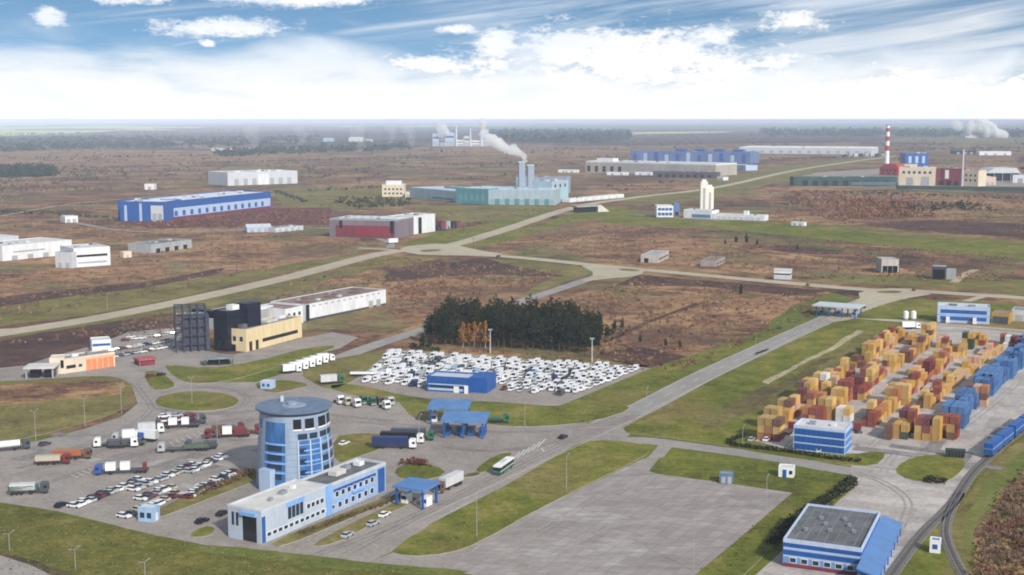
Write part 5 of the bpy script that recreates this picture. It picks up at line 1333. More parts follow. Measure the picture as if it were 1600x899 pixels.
# ---- car park rows at the left
def car_row(p, q, n, desc, cols, rz_off=math.pi / 2, skip=.06):
    a, c = G(*p), G(*q); rz = ang(a, c) + rz_off
    j = 0
    for i in range(n):
        if rng.random() < skip: continue
        j += 1
        pt = a.lerp(c, (i + .5) / n)
        colr = rng.choice(cols)
        car(0, 0, rz + rng.choice((0, math.pi)) + rng.uniform(-.06, .06), colr, '%s car, %s from lower left, %s' % (colr, nth(j), desc), 'cars in the parking rows', at=pt + Vector((rng.uniform(-.2, .2), rng.uniform(-.4, .4), 0)))
CC = ['white', 'white', 'white', 'white', 'silver', 'silver', 'silver', 'dark grey', 'black', 'navy', 'beige', 'white', 'silver', 'dark red']
car_row((112, 796), (186, 766), 10, 'lower left row of the car park', CC)
car_row((190, 766), (222, 752), 4, 'short row beside the red-roofed row', CC)
car_row((205, 770), (306, 728), 12, 'long middle row of the car park', CC)
car_row((216, 785), (268, 764), 7, 'inner row facing the long middle row', CC)
car_row((190, 812), (246, 790), 7, 'row by the light blue kiosk', CC)
car_row((240, 792), (280, 772), 4, 'row right of the kiosk row', CC)
car_row((312, 764), (370, 740), 8, 'row nearest the tower', CC)
car_row((318, 728), (350, 716), 4, 'small upper row in the open car park', CC)
for i, (px, py, cl, lb) in enumerate(((880, 686, 'black', 'lone black car driving on the main road near the junction'), (601, 808, 'white', 'white car parked on the office drive nearest the gate canopy'),
        (583, 822, 'silver', 'silver car parked midway along the office drive'), (543, 840, 'silver', 'silver car parked at the lower end of the office drive'), (316, 818, 'black', 'black car on the path at the office front corner'),
        (348, 806, 'black', 'dark car beside the office side terrace'), (70, 697, 'dark grey', 'dark car alone by the left verge below the lamp post'), (96, 793, 'black', 'black car alone at the bottom edge of the lorry park'),
        (779, 402, 'dark grey', 'dark car on the cross road just past the far junction'), (1262, 447, 'dark red', 'dark red car on the cross road near the white roadside hut'), (1338, 486, 'dark grey', 'dark car waiting beside the far grey canopy'),
        (1350, 482, 'black', 'black car on the apron right of the far grey canopy'), (1428, 455, 'dark red', 'red car on the cross road right of the far junction'), (1218, 514, 'green', 'green car on the road below the far grey canopy'),
        (538, 696, 'white', 'white car on the lawn edge right of the tower'), (640, 694, 'silver', 'silver car beside the trucks right of the tower'), (236, 590, 'dark red', 'dark red car near the small red-roofed stall'),
        (252, 588, 'black', 'black car on the drive beside the triangular island'), (1198, 690, 'white', 'white car by the left corner stack of the container yard'), (1174, 690, 'silver', 'silver car on the grass edge left of the corner stack'))):
    car(px, py, AZ_A + (.1 if i % 2 else 0), cl, lb)
for i in range(22):
    px, py = 176 + (i % 11) * 9 + rng.uniform(-2, 2), 560 - (i // 11) * 10 - (i % 11) * 1.6
    cl = rng.choice(CC); car(px, py, .5 + rng.uniform(-.2, .2), cl, '%s car, %s from the left in the %s row behind the orange-doored building' % (cl, nth(i % 11 + 1), ['near', 'far'][i // 11]), 'cars behind the orange-doored building')
for i in range(12):
    px, py = 196 + i * 8.5, 532 - i * 1.2 + rng.uniform(-3, 3)
    cl = rng.choice(CC); car(px, py, .4 + rng.uniform(-.3, .3), cl, '%s car, %s from the left in the line left of the steel frame' % (cl, nth(i + 1)), 'cars left of the steel frame')

# ---- trucks and buses
def tractor(t, m, high=3.4, sleeper=True):
    b = MB(); b.prof([(0, .7), (2.3, .7), (2.35, 1.5), (2.15, 3.0), (1.7, high), (.1, high), (0, 3.2)], -1.22, 1.22); cab = b.build('cab', m, t)
    b = MB(); b.hexa([(2.34, -1.05, 1.75), (2.40, -1.05, 1.75), (2.40, 1.05, 1.75), (2.34, 1.05, 1.75)], [(2.16, -1.0, 2.8), (2.24, -1.0, 2.8), (2.24, 1.0, 2.8), (2.16, 1.0, 2.8)]); b.build('windscreen', GLD, cab)
    b = MB()
    for s in (-1, 1): b.box(1.0, 1.9, *sorted((s * 1.21, s * 1.25)), 1.8, 2.6)
    b.build('side_windows', GLD, cab)
    MB().box(2.36, 2.46, -1.1, 1.1, .5, .95).build('bumper', GREY, cab)
    MB().box(-3.4, 2.2, -.5, .5, .55, .95).build('chassis', DSTEEL, t)
    for x in (-2.6, 1.3):
        for y in (-1.0, 1.0): put('wheel', ME_TWHEEL, t, (x, y, .5))
def truck(px, py, rz, label, cabm='white', trailer='box', tm=None, L_=13.2, group=None, load=None, name='lorry', has_trailer=True):
    c = G(px, py); t = thing(name, label, 'truck', (c.x, c.y, .25), rz, group)
    tractor(t, PAINT[cabm])
    if not has_trailer: return t
    x1, x0 = -.6, -.6 - L_
    tm = tm or PAINT['white']
    MB().box(x0, x1, -1.1, 1.1, 1.0, 1.22).build('trailer_frame', DSTEEL, t)
    if trailer == 'box':
        MB().box(x0, x1, -1.25, 1.25, 1.23, 4.0).build('trailer_box', tm, t); MB().box(x0 - .05, x0, -1.1, 1.1, 1.4, 3.9).build('rear_doors', GREY, t)
    elif trailer == 'tank':
        b = MB(); b.cyl(0, 2.3, x0, x1 - .3, 1.15, n=16, axis='x'); b.build('tank', tm, t, smooth=False)
        b = MB(); b.box(x0 + 1, x1 - 1, -.3, .3, 3.4, 3.6); b.build('walkway', STEEL, t)
    elif trailer == 'flat':
        MB().box(x0, x1, -1.25, 1.25, 1.23, 1.40).build('deck', tm, t)
        for i, (m_, a, bb, h) in enumerate(load or []):
            MB().box(x0 + a * L_, x0 + bb * L_, -1.15, 1.15, 1.41, 1.41 + h).build('load', m_, t)
    elif trailer == 'carrier':
        MB().box(x0, x1, -1.25, 1.25, 1.23, 1.40).build('lower_deck', tm, t); MB().box(x0, x1, -1.2, 1.2, 3.0, 3.1).build('upper_deck', tm, t)
        b = MB()
        for i in range(5):
            for s in (-1, 1): b.tube((x0 + .3 + i * (L_ - .6) / 4, s * 1.15, 1.3), (x0 + .3 + i * (L_ - .6) / 4, s * 1.15, 3.1), .08)
        b.build('posts', tm, t)
        for i in range(3):
            put('carried_car', ME_SMALLCAR, t, (x0 + 2.3 + i * 4.4, 0, 3.1), {0: PAINT[('white', 'silver', 'dark red')[i]]}); put('carried_car', ME_SMALLCAR, t, (x0 + 2.3 + i * 4.4, 0, 1.4), {0: PAINT[('white', 'white', 'navy')[i]]})
    for x in (x0 + 1.2, x0 + 2.5, x0 + 3.8):
        for y in (-1.0, 1.0): put('wheel', ME_TWHEEL, t, (x, y, .5))
    return t
A0 = AZ_A; a2 = A0 - .72                     # lorry park rows run a little flatter than the main road
FLAT = .20
truck(64, 772, FLAT, 'green-sided lorry with white top at the lower left of the lorry park', 'dark grey', 'flat', DSTEEL, 8.5, load=[(PAINT['green'], .01, .99, 1.3), (TARP, .06, .9, 1.9)])
truck(36, 703, FLAT + .25, 'white tanker lorry parked at the left edge under the verge', 'dark grey', 'tank', WHT, 12)
truck(132, 718, FLAT - .1, 'orange-loaded flatbed lorry in the middle of the lorry park', 'brown', 'flat', PAINT['brown'], 9.5, load=[(PAINT['orange'], .02, .98, 1.7)])
truck(99, 726, FLAT - .05, 'cream-topped lorry overlapping the orange-loaded one, lower left of it', 'dark red', 'flat', PAINT['dark red'], 8, load=[(PAINT['beige'], .02, .98, 1.5)])
truck(160, 743, FLAT + math.pi, 'blue-cab lorry with white tanks on its flatbed', 'blue', 'flat', DSTEEL, 13.5, load=[(WHT, .42, .64, 2.3), (WHT, .74, .97, 2.3), (PAINT['dark red'], .05, .14, 1.8)])
truck(158, 700, FLAT + math.pi, 'dark green flatbed lorry with white nose at the upper left of the lorry park', 'white', 'flat', PAINT['green'], 14, load=[(PAINT['dark grey'], .1, .9, 1.1)])
truck(186, 692, FLAT + math.pi, 'blue and white lorry with tall white load', 'silver', 'flat', PAINT['navy'], 12, load=[(PAINT['blue'], .05, .5, 1.8), (WHT, .6, .95, 2.8)])
truck(218, 689, FLAT + 2.6, 'white box lorry standing across the end of the blue and white lorry', 'white', 'box', WHT, 6.5)
truck(246, 678, FLAT + .12, 'white rigid lorry behind the white box lorry', 'white', 'box', TARP, 6)
truck(312, 663, FLAT + .1, 'dark red car transporter in the upper row of the lorry park', 'dark grey', 'carrier', PAINT['dark red'], 14)
truck(252, 671, FLAT + math.pi, 'dark lorry with white tanks nearest the roundabout', 'dark grey', 'flat', DSTEEL, 13, load=[(WHT, .3, .5, 2.3), (WHT, .62, .85, 2.3)])
truck(330, 686, FLAT + math.pi, 'dark red lorry with one white tank left of the tower', 'dark red', 'flat', PAINT['dark red'], 13, load=[(PAINT['dark red'], .1, .45, 1.6), (WHT, .5, .75, 2.5), (PAINT['brown'], .8, .95, 1.2)])
truck(398, 679, FLAT, 'brown flatbed lorry half hidden behind the left side of the tower', 'dark red', 'flat', PAINT['brown'], 13, load=[(PAINT['dark red'], .2, .8, 1.5)])
truck(258, 708, FLAT + math.pi, 'long grey-green empty flatbed lorry in the middle row', 'silver', 'flat', M('dull_green', (.10, .13, .10), .8, .2), 14, load=[(M('dull_green', (.10, .13, .10)), .05, .6, 1.0)])
for i, (px, py, cm, kind, tm, ln, lb) in enumerate(((285, 664, 'dark red', 'flat', 'dark red', 9, 'dark red flatbed just left of the red car transporter'), (268, 660, 'silver', 'flat', 'dark grey', 8, 'grey flatbed behind the dark lorry nearest the roundabout'),
        (372, 676, 'dark red', 'flat', 'brown', 9, 'brown-loaded lorry right of the dark red lorry with one tank'), (300, 704, 'dark grey', 'flat', 'dark grey', 8, 'dark lorry at the right end of the middle row'), (205, 700, 'white', 'flat', 'dark grey', 7, 'small white-cab lorry in front of the white box lorry'))):
    truck(px, py, FLAT + (math.pi if i % 2 else 0), lb, cm, kind, PAINT[tm], ln, load=[(PAINT[tm], .05, .6, 1.3), (PAINT['dark grey'], .65, .95, .9)])
car_row((292, 742), (322, 728), 5, 'pair row right of the long middle row', CC)
car_row((286, 782), (330, 760), 7, 'row between the kiosk and the tower rows', CC)
# right of the tower
truck(640, 702, -.05, 'white-cab lorry with dark blue trailer, front one of the three by the lawn', 'white', 'box', PAINT['navy'], 12)
truck(652, 694, -.05, 'white-nosed lorry with black trailer, middle one of the three by the lawn', 'white', 'box', PAINT['black'], 12)
truck(668, 689, -.05, 'green-cab lorry with dark trailer, rear one of the three by the lawn', 'green', 'box', PAINT['dark grey'], 12)
truck(690, 770, A0 + math.pi, 'brown-cab lorry with grey-white trailer waiting on the main road', 'brown', 'box', TARP, 10)
for i, (px, py, cl) in enumerate(((530, 632, 'white'), (541, 634, 'beige'), (556, 637, 'white'), (566, 632, 'green'), (580, 634, 'green'), (592, 633, 'brown'), (602, 640, 'white'), (608, 634, 'silver'))):
    truck(px, py, -1.0, '%s tractor unit, %s from the left in the line behind the tower roof' % (cl, nth(i + 1)), cl, has_trailer=False, group='tractor units behind the tower', name='tractor_unit')
for i in range(6):
    px = 458 + i * 10.5; py = 583 - i * 3.4
    truck(px + 4, py, AZ_A - .55, 'white lorry, %s from the left in the row beside the drive to the pines' % nth(i + 1), 'white', 'box', WHT, 5.5, group='white lorries by the drive')
truck(604, 589, 0.02, 'long white trailer lorry parked on the grass left of the van lot', 'white', 'flat', WHT, 15, load=[(WHT, 0, 1, .5)])
truck(528, 600, .4, 'green lorry with pale load left of the long white trailer', 'green', 'box', TARP, 7)
c = G(775, 660)
t = truck(786, 662, 0, 'dark green pick-up truck parked right of the checkpoint canopies', 'green', 'flat', PAINT['black'], 4.2, load=[(PAINT['green'], .1, .9, .8)])
def bus(px, py, rz, label):
    c = G(px, py); t = thing('bus', label, 'bus', (c.x, c.y, .25), rz)
    bd = MB(); bd.prof([(-6, .4), (6, .4), (6.05, 1.4), (6.0, 1.5), (-6, 1.5)], -1.26, 1.26); bd.build('body', PAINT['green'], t)
    MB().box(-5.95, 5.95, -1.2, 1.2, 1.5, 2.6).build('window_band', GLD, t)
    MB().box(-6, 6.0, -1.26, 1.26, 2.6, 3.1).build('roof', WHT, t)
    MB().box(-2, 2, -.7, .7, 3.1, 3.35).build('roof_unit', GREYW, t)
    MB().box(-6.0, 6.0, -1.27, 1.27, 1.18, 1.36).build('white_stripe', WHT, t)
    for i in range(7):
        b = MB()
        for s in (-1, 1): b.box(-5.9 + i * 1.95, -5.75 + i * 1.95, *sorted((s * 1.19, s * 1.24)), 1.5, 2.6)
        b.build('window_pillar', PAINT['green'], t)
    for x in (-3.4, 3.8):
        for y in (-1.1, 1.1): put('wheel', ME_TWHEEL, t, (x, y, .5))
bus(787, 737, A0 + .15, 'long green and white bus at the roadside below the checkpoint canopies')

# ---------------------------------------------------------------- shipping containers
def cmat(name, c): return M('container_' + name, c, .55, .22, .5)
CM = {'yellow': cmat('yellow', (.54, .31, .075)), 'pale yellow': cmat('pale_yellow', (.62, .40, .14)), 'orange': cmat('orange', (.42, .165, .055)), 'ochre': cmat('ochre', (.44, .28, .09)), 'faded red': cmat('faded_red', (.34, .13, .085)), 'rust red': cmat('rust_red', (.26, .06, .035)), 'maroon': cmat('maroon', (.14, .03, .035)),
      'brown': cmat('brown', (.17, .075, .045)), 'blue': cmat('blue', (.075, .175, .38)), 'deep blue': cmat('deep_blue', (.05, .125, .29)), 'teal': cmat('teal', (.03, .16, .20)), 'white': cmat('white', (.70, .68, .64)), 'dark green': cmat('dark_green', (.05, .07, .04)), 'pink-beige': cmat('pink_beige', (.58, .36, .24))}
def container_mesh(L_):
    b = MB(); W2, Hh = 1.22, 2.59
    b.box(-L_ / 2 + .05, L_ / 2 - .05, -W2 + .05, W2 - .05, .08, Hh - .06, 0)
    for x in (-L_ / 2, L_ / 2 - .16):
        for y in (-W2, W2 - .16): b.box(x, x + .16, y, y + .16, 0, Hh, 1)
    for y in (-W2 + .01, W2 - .13):
        for z in (.01, Hh - .15): b.box(-L_ / 2 + .16, L_ / 2 - .16, y, y + .12, z, z + .13, 1)
    for x in (-L_ / 2 + .01, L_ / 2 - .13):
        for z in (.01, Hh - .15): b.box(x, x + .12, -W2 + .16, W2 - .16, z, z + .13, 1)
    n = int(L_ / .55)
    for i in range(n):
        x = -L_ / 2 + .3 + i * (L_ - .6) / n
        for s in (-1, 1): b.box(x, x + .22, *sorted((s * (W2 - .05), s * (W2 - .015))), .16, Hh - .16, 0)
    for y in (-.9, -.35, .3, .85): b.box(-L_ / 2 + .0, -L_ / 2 + .06, y, y + .06, .15, Hh - .15, 2)
    return b.mesh('container_%d' % int(L_), [CM['yellow'], CM['yellow'], STEEL])
ME_C20, ME_C40 = container_mesh(6.06), container_mesh(12.19)
CSPEC = []
TIER = ['bottom', 'second', 'third', 'top']
def stack(px, py, nb, na, h, pal, desc, long=False, ragged=.3, step_pal=None):
    """block of containers: nb side by side, na deep along the yard, h tiers; px,py = left foot of the near end"""
    p0 = G(px, py); L_ = 12.19 if long else 6.06
    ux, uy = Vector((math.cos(AZ_A), math.sin(AZ_A), 0)), Vector((math.sin(AZ_A), -math.cos(AZ_A), 0))
    for j in range(na):
        for i in range(nb):
            hh = h - (1 if rng.random() < ragged and h > 1 else 0)
            for k in range(hh):
                p = p0 + ux * (L_ / 2 + j * (L_ + .6)) + uy * (1.25 + i * 2.66)
                pl = (step_pal or {}).get(k, pal)
                cl = rng.choice(pl)
                if j > 0 and 0 < i < nb - 1 and k < hh - 2: continue          # wholly enclosed by its neighbours
                tier = TIER[k] if k < 3 else 'fourth'
                pos = []
                if nb > 1: pos.append('%s column' % nth(i + 1))
                if na > 1: pos.append('%s bay' % nth(j + 1))
                CSPEC.append((p.length, p, ME_C40 if long else ME_C20, k, cl, '%s container, %s tier, %s%s' % (cl, tier, ', '.join(pos) + ', ' if pos else '', desc)))
Yl = ['yellow', 'ochre', 'pale yellow', 'yellow', 'pale yellow', 'ochre', 'brown']; Rd = ['rust red', 'maroon', 'rust red', 'brown', 'orange', 'yellow']; Mx = ['yellow', 'ochre', 'faded red', 'rust red', 'pale yellow', 'pale yellow', 'brown', 'pink-beige']
Bl = ['blue', 'blue', 'deep blue', 'blue']
stack(1183, 688, 3, 1, 3, Yl, 'left corner stack', ragged=.0, step_pal={0: ['rust red', 'orange'], 1: ['orange', 'pale yellow']})
stack(1192, 672, 2, 1, 3, Yl, 'behind the left corner stack', ragged=.2)
stack(1213, 658, 2, 2, 3, Mx, 'left row after corner', step_pal={0: Rd, 2: Yl})
stack(1232, 640, 2, 1, 3, ['maroon', 'brown', 'yellow'], 'left row, third block')
stack(1244, 629, 2, 2, 3, Yl, 'left row, fourth block', ragged=.2)
stack(1270, 614, 2, 1, 3, ['teal'], 'teal block of left row', ragged=0, step_pal={2: ['white', 'pale yellow']})
stack(1288, 598, 2, 2, 2, Mx, 'left row after teal block')
stack(1306, 584, 2, 2, 2, ['maroon', 'pale yellow', 'brown'], 'left row, upper middle')
stack(1346, 564, 2, 2, 3, Yl, 'left row, tall upper block', ragged=.2)
stack(1372, 547, 2, 2, 3, Mx, 'left row, near its far end')
stack(1394, 532, 2, 2, 2, ['rust red', 'maroon', 'yellow'], 'left row, far end')
# second row
stack(1252, 659, 3, 1, 2, ['orange', 'rust red', 'rust red', 'yellow'], 'behind the striped office, left', ragged=.2)
stack(1277, 656, 2, 1, 3, Yl, 'behind the striped office, middle')
stack(1290, 645, 2, 2, 3, Yl, 'behind the striped office, right')
stack(1318, 624, 3, 2, 3, ['maroon', 'rust red', 'brown', 'pink-beige', 'yellow'], 'red block of second row', ragged=.4)
stack(1342, 606, 2, 3, 3, Mx, 'second row past red block', ragged=.5)
stack(1378, 582, 2, 2, 3, Yl, 'second row, upper yellow block', ragged=.3)
stack(1404, 567, 2, 2, 2, Mx, 'second row, upper mixed block')
stack(1424, 552, 2, 2, 3, Yl, 'second row, far yellow block', ragged=.2)
# third row
stack(1343, 667, 2, 1, 2, ['dark green', 'maroon', 'rust red'], 'third row, near end', ragged=.5)
stack(1358, 656, 2, 2, 2, ['orange', 'rust red', 'yellow'], 'third row, second block')
stack(1386, 632, 3, 1, 3, Yl, 'third row, tall yellow block', ragged=.1)
stack(1398, 622, 2, 2, 2, Rd + ['yellow'], 'third row behind yellow block')
stack(1432, 592, 2, 2, 3, Rd, 'third row, red block', ragged=.4)
stack(1456, 574, 2, 2, 2, ['rust red', 'orange', 'brown'], 'third row, far red block')
# long fourth row
stack(1431, 638, 2, 2, 2, Yl, 'long row, near end', ragged=.4)
stack(1446, 626, 2, 3, 2, ['yellow', 'pale yellow', 'rust red'], 'long row, second run', ragged=.5)
stack(1476, 603, 2, 5, 1, ['yellow', 'pink-beige', 'pale yellow', 'orange'], 'long row, middle run', ragged=0, step_pal=None)
stack(1518, 569, 2, 5, 1, ['pink-beige', 'rust red', 'pink-beige', 'pale yellow'], 'long row, far run')
stack(1486, 559, 2, 2, 2, Yl, 'far stack left of long row', ragged=.3)
stack(1502, 546, 2, 1, 3, ['yellow', 'dark green'], 'far tall stack left of long row', ragged=.2)
# front cluster
stack(1380, 688, 1, 2, 2, ['maroon', 'brown'], 'front cluster, left end', ragged=0)
stack(1394, 686, 2, 1, 2, ['yellow', 'dark green', 'pale yellow'], 'front cluster, left')
stack(1404, 676, 2, 1, 3, Rd, 'rear of front cluster')
stack(1428, 688, 2, 1, 3, ['rust red', 'yellow', 'pale yellow'], 'front cluster, middle', ragged=0, step_pal={2: ['maroon', 'rust red']})
stack(1443, 689, 2, 1, 3, Yl, 'front cluster, yellow pair', ragged=.4)
stack(1458, 684, 3, 1, 3, ['brown', 'maroon', 'yellow', 'rust red'], 'front cluster, right', ragged=.2)
stack(1478, 688, 1, 1, 2, Yl, 'front cluster, right end', ragged=0)
# blue forty-footers
stack(1470, 668, 3, 1, 3, Bl, 'nearest blue block', long=True, ragged=0)
stack(1492, 646, 2, 1, 3, Bl, 'second blue block', long=True, ragged=.0)
stack(1508, 634, 3, 1, 3, ['brown', 'orange', 'pink-beige'], 'brown stack between blue blocks', ragged=.3)
stack(1520, 617, 3, 2, 3, Bl, 'third blue block', long=True, ragged=0)
stack(1552, 591, 3, 1, 3, Bl, 'fourth blue block', long=True, ragged=0)
stack(1568, 576, 3, 1, 3, Bl, 'fifth blue block', long=True, ragged=.2)
stack(1584, 560, 3, 1, 2, Bl, 'last blue block', long=True)
stack(1566, 546, 3, 2, 2, ['brown', 'white', 'maroon'], 'mixed far block', ragged=.3)
stack(1416, 540, 2, 2, 2, Mx, 'far end of second row', ragged=.4)
stack(1438, 532, 2, 2, 3, Yl, 'far yellow pair by the perimeter road', ragged=.3)
stack(1462, 545, 2, 2, 2, Mx, 'far mixed block by the perimeter road', ragged=.4)
stack(1520, 540, 2, 2, 2, ['yellow', 'rust red', 'pink-beige'], 'far block beside the long row', ragged=.4)
stack(1540, 556, 2, 2, 2, ['pink-beige', 'pale yellow', 'rust red'], 'far end of the long row', ragged=.4)
stack(1590, 545, 3, 2, 2, ['blue', 'teal', 'maroon'], 'far right corner block', ragged=.4)
stack(1362, 590, 2, 2, 2, Mx, 'gap between second and third rows', ragged=.5)
stack(1330, 575, 2, 1, 2, ['brown', 'yellow', 'maroon'], 'left row, below the tall upper block', ragged=.3)
stack(1410, 648, 2, 1, 1, ['pale yellow', 'rust red'], 'low pair before the long row', ragged=0)
stack(1305, 660, 2, 1, 2, ['white', 'pink-beige', 'pale yellow'], 'behind the striped office, far right', ragged=.3)
stack(1462, 612, 2, 3, 2, ['yellow', 'orange', 'pale yellow'], 'long row, third run', ragged=.4)
stack(1502, 584, 2, 3, 2, ['pale yellow', 'pink-beige', 'yellow'], 'long row, fourth run', ragged=.4)
def fill_row(p, q, nb, pal, desc, hs=(1, 2, 2, 3)):
    a, c = G(*p), G(*q); d = (c - a); n = int(d.length / 6.9); d.normalize(); uy = Vector((d.y, -d.x, 0))
    have = [s[1] for s in CSPEC]
    for j in range(n):
        for i in range(nb):
            pt = a + d * (3.2 + j * 6.9) + uy * (1.25 + i * 2.66)
            if any((pt - h_).length < 4.2 for h_ in have): continue
            for k in range(rng.choice(hs)):
                cl = rng.choice(pal)
                CSPEC.append((pt.length, pt, ME_C20, k, cl, '%s container, %s tier, %s column, %s bay of the %s' % (cl, TIER[k], nth(i + 1), nth(j + 1), desc)))
Y2 = ['yellow', 'ochre', 'pale yellow', 'yellow', 'faded red', 'pale yellow', 'orange', 'rust red', 'pink-beige']
fill_row((1192, 676), (1404, 524), 2, Y2, 'left row infill')
fill_row((1256, 660), (1440, 540), 2, Y2, 'second row infill')
fill_row((1345, 668), (1482, 556), 2, Y2, 'third row infill')
fill_row((1429, 640), (1568, 534), 2, Y2, 'long row infill', (1, 1, 2))
fill_row((1470, 668), (1610, 545), 2, ['blue', 'deep blue', 'blue'], 'blue row infill', (2, 3, 2))
CSPEC.sort(key=lambda q: q[0])
rest_c = {}
for n_, (d_, p, me, k, cl, lb) in enumerate(CSPEC):
    if n_ < 292:
        o = link('shipping_container', me)
        o.location = (p.x + rng.uniform(-.12, .12), p.y + rng.uniform(-.12, .12), .26 + k * 2.6); o.rotation_euler.z = AZ_A + rng.uniform(-.012, .012)
        setmat(o, 0, CM[cl]); setmat(o, 1, CM[cl])
        tag(o, lb, 'container', 'shipping containers in the yard')
    else: rest_c.setdefault(cl, []).append((p, me, k))
if rest_c:
    b = MB(); mats = []
    for cl, lst in rest_c.items():
        mats.append(CM[cl])
        for p, me, k in lst:
            n0 = len(b.mi); addmesh(b, me, (p.x, p.y, .26 + k * 2.6), AZ_A + rng.uniform(-.01, .01))
            b.mi[n0:] = [len(mats) - 1] * (len(b.mi) - n0)
    tag(b.build('shipping_containers', mats), 'farthest containers of the yard, too many to tell apart', 'containers', kind='stuff')
print('containers', len(CSPEC), 'vans', vcount, len(slots))

# reach stackers / yard lorries
truck(1236, 676, A0, 'dark red lorry between the corner stack and the striped office', 'dark red', 'flat', PAINT['brown'], 6)
truck(1340, 676, A0 + .4, 'red tractor unit at the right corner of the striped office', 'dark red', has_trailer=False, name='tractor_unit')
truck(1430, 515, .1, 'white lorry beyond the far end of the left container row', 'white', 'box', WHT, 7)

# ---------------------------------------------------------------- railway
def track(pts, label, ballast_w=3.4):
    line = spline([G(*p) for p in pts], 10); fine = []
    for i in range(len(line) - 1):
        n = max(1, int((line[i + 1] - line[i]).length / 1.1))
        fine += [line[i].lerp(line[i + 1], k / n) for k in range(n)]
    t = thing('railway_track', label, 'railway track', (line[0].x, line[0].y, .42), 0)
    off = Vector((line[0].x, line[0].y, 0)); L2 = [p - off for p in fine]
    b = MB(); strip_mb(b, L2, ballast_w, ballast_w, .0); b.build('ballast', g_ballast, t)
    for s in (-.76, .76):
        b = MB(); strip_mb(b, L2, .16, .16, .30, off=s); strip_mb(b, L2, .10, .10, .36, off=s); b.build('rail', STEEL, t)
    b = MB()
    for i in range(0, len(L2) - 1):
        p = L2[i]; d = (L2[i + 1] - p).normalized(); n = Vector((-d.y, d.x, 0))
        q = [p + n * 1.3 - d * .14, p - n * 1.3 - d * .14, p - n * 1.3 + d * .14, p + n * 1.3 + d * .14]
        b.poly([(v.x, v.y, .2) for v in q])
    strip_mb(b, L2, .3, .3, .19)
    b.build('sleepers', M('sleeper', (.12, .10, .085), .9, .2), t)
track([(1640, 640), (1600, 672), (1560, 704), (1520, 742), (1487, 790), (1440, 838), (1390, 905)], 'railway track curving along the right edge of the yard past the warehouse')
track([(1500, 772), (1483, 806), (1478, 838), (1490, 872), (1512, 912)], 'railway siding branching off towards the bottom right corner', 3)
o = patch('embankment', [(1640, 622), (1556, 690), (1545, 704), (1480, 790), (1400, 884), (1384, 912), (1392, 912), (1410, 884), (1488, 796), (1552, 712), (1640, 640)], M('cinder', (.12, .11, .10), .95, .4, .4, world=True), .33)
def wagons():
    line = spline([G(1640, 640), G(1600, 672), G(1560, 704), G(1540, 722)], 20)
    L_ = [p for p in line]; acc = 0; pos = []
    d = (L_[0] - L_[-1]).length
    for i in range(4):
        s0 = 3 + i * 15.2; u = s0 / d
        a = L_[-1].lerp(L_[0], min(1.3, u)); q = L_[-1].lerp(L_[0], min(1.4, (s0 + 14) / d))
        k = [min(L_, key=lambda p: (p - a).length), 0]
        mid = (a + q) / 2; mid2 = min(L_, key=lambda p: (p - mid).length)
        c = mid2 if u < .95 else mid
        t = thing('railway_wagon', 'blue high-sided railway wagon, %s from the lower end of the train' % nth(i + 1), 'wagon', (c.x, c.y, .80), ang(a, q), 'blue railway wagons')
        MB().box(-6.8, 6.8, -1.45, 1.45, .9, 4.2).build('body', BLUE, t)
        MB().box(-6.6, 6.6, -1.2, 1.2, 4.2, 4.5).build('roof', BLUE, t); MB().box(-6.8, 6.8, -1.47, 1.47, 2.6, 2.8).build('pale_stripe', LILAC, t)
        MB().box(-7.3, 7.3, -.9, .9, .6, .9).build('underframe', DSTEEL, t)
        for x in (-5.2, -3.6, 3.6, 5.2):
            for y in (-.76, .76): put('wheel', ME_TWHEEL, t, (x, y, .2))
wagons()
# ---------------------------------------------------------------- trees
LEAF = {}
def leafmat(name, a, b_, s=.35):
    m = M(name, a, .85, .25, s, col2=b_, spec=.15); return m
PINE = leafmat('pine_needles', (.008, .015, .008), (.026, .038, .016), .9)
PINE2 = leafmat('pine_needles_brown', (.018, .019, .010), (.044, .042, .02), .9)
AUT = leafmat('autumn_leaves', (.20, .075, .012), (.40, .19, .03), .9)
TWIG = leafmat('bare_twigs', (.15, .095, .06), (.27, .185, .12), .2)
RTWIG = leafmat('red_twigs', (.15, .072, .052), (.25, .125, .085), .2)
BARK = M('pine_bark', (.12, .065, .04), .9, .3, 1.5)
BIRCH = M('birch_bark', (.52, .48, .42), .9, .25, 2.0)
def clump(b, p, r, n, rr, flat=.7):
    """a loose ball of small leaf faces"""
    for _ in range(n):
        d = Vector((rr.gauss(0, 1), rr.gauss(0, 1), rr.gauss(0, 1))).normalized() * r * rr.random() ** .5
        c = p + Vector((d.x, d.y, d.z * flat)); s = r * rr.uniform(.22, .48)
        u = Vector((rr.uniform(-1, 1), rr.uniform(-1, 1), rr.uniform(-.5, .5))).normalized(); w = u.cross(Vector((rr.uniform(-1, 1), rr.uniform(-1, 1), rr.uniform(-1, 1)))).normalized()
        b.poly([c - u * s - w * s * .6, c + u * s - w * s * .5, c + u * s * .8 + w * s * .7, c - u * s * .7 + w * s * .6])
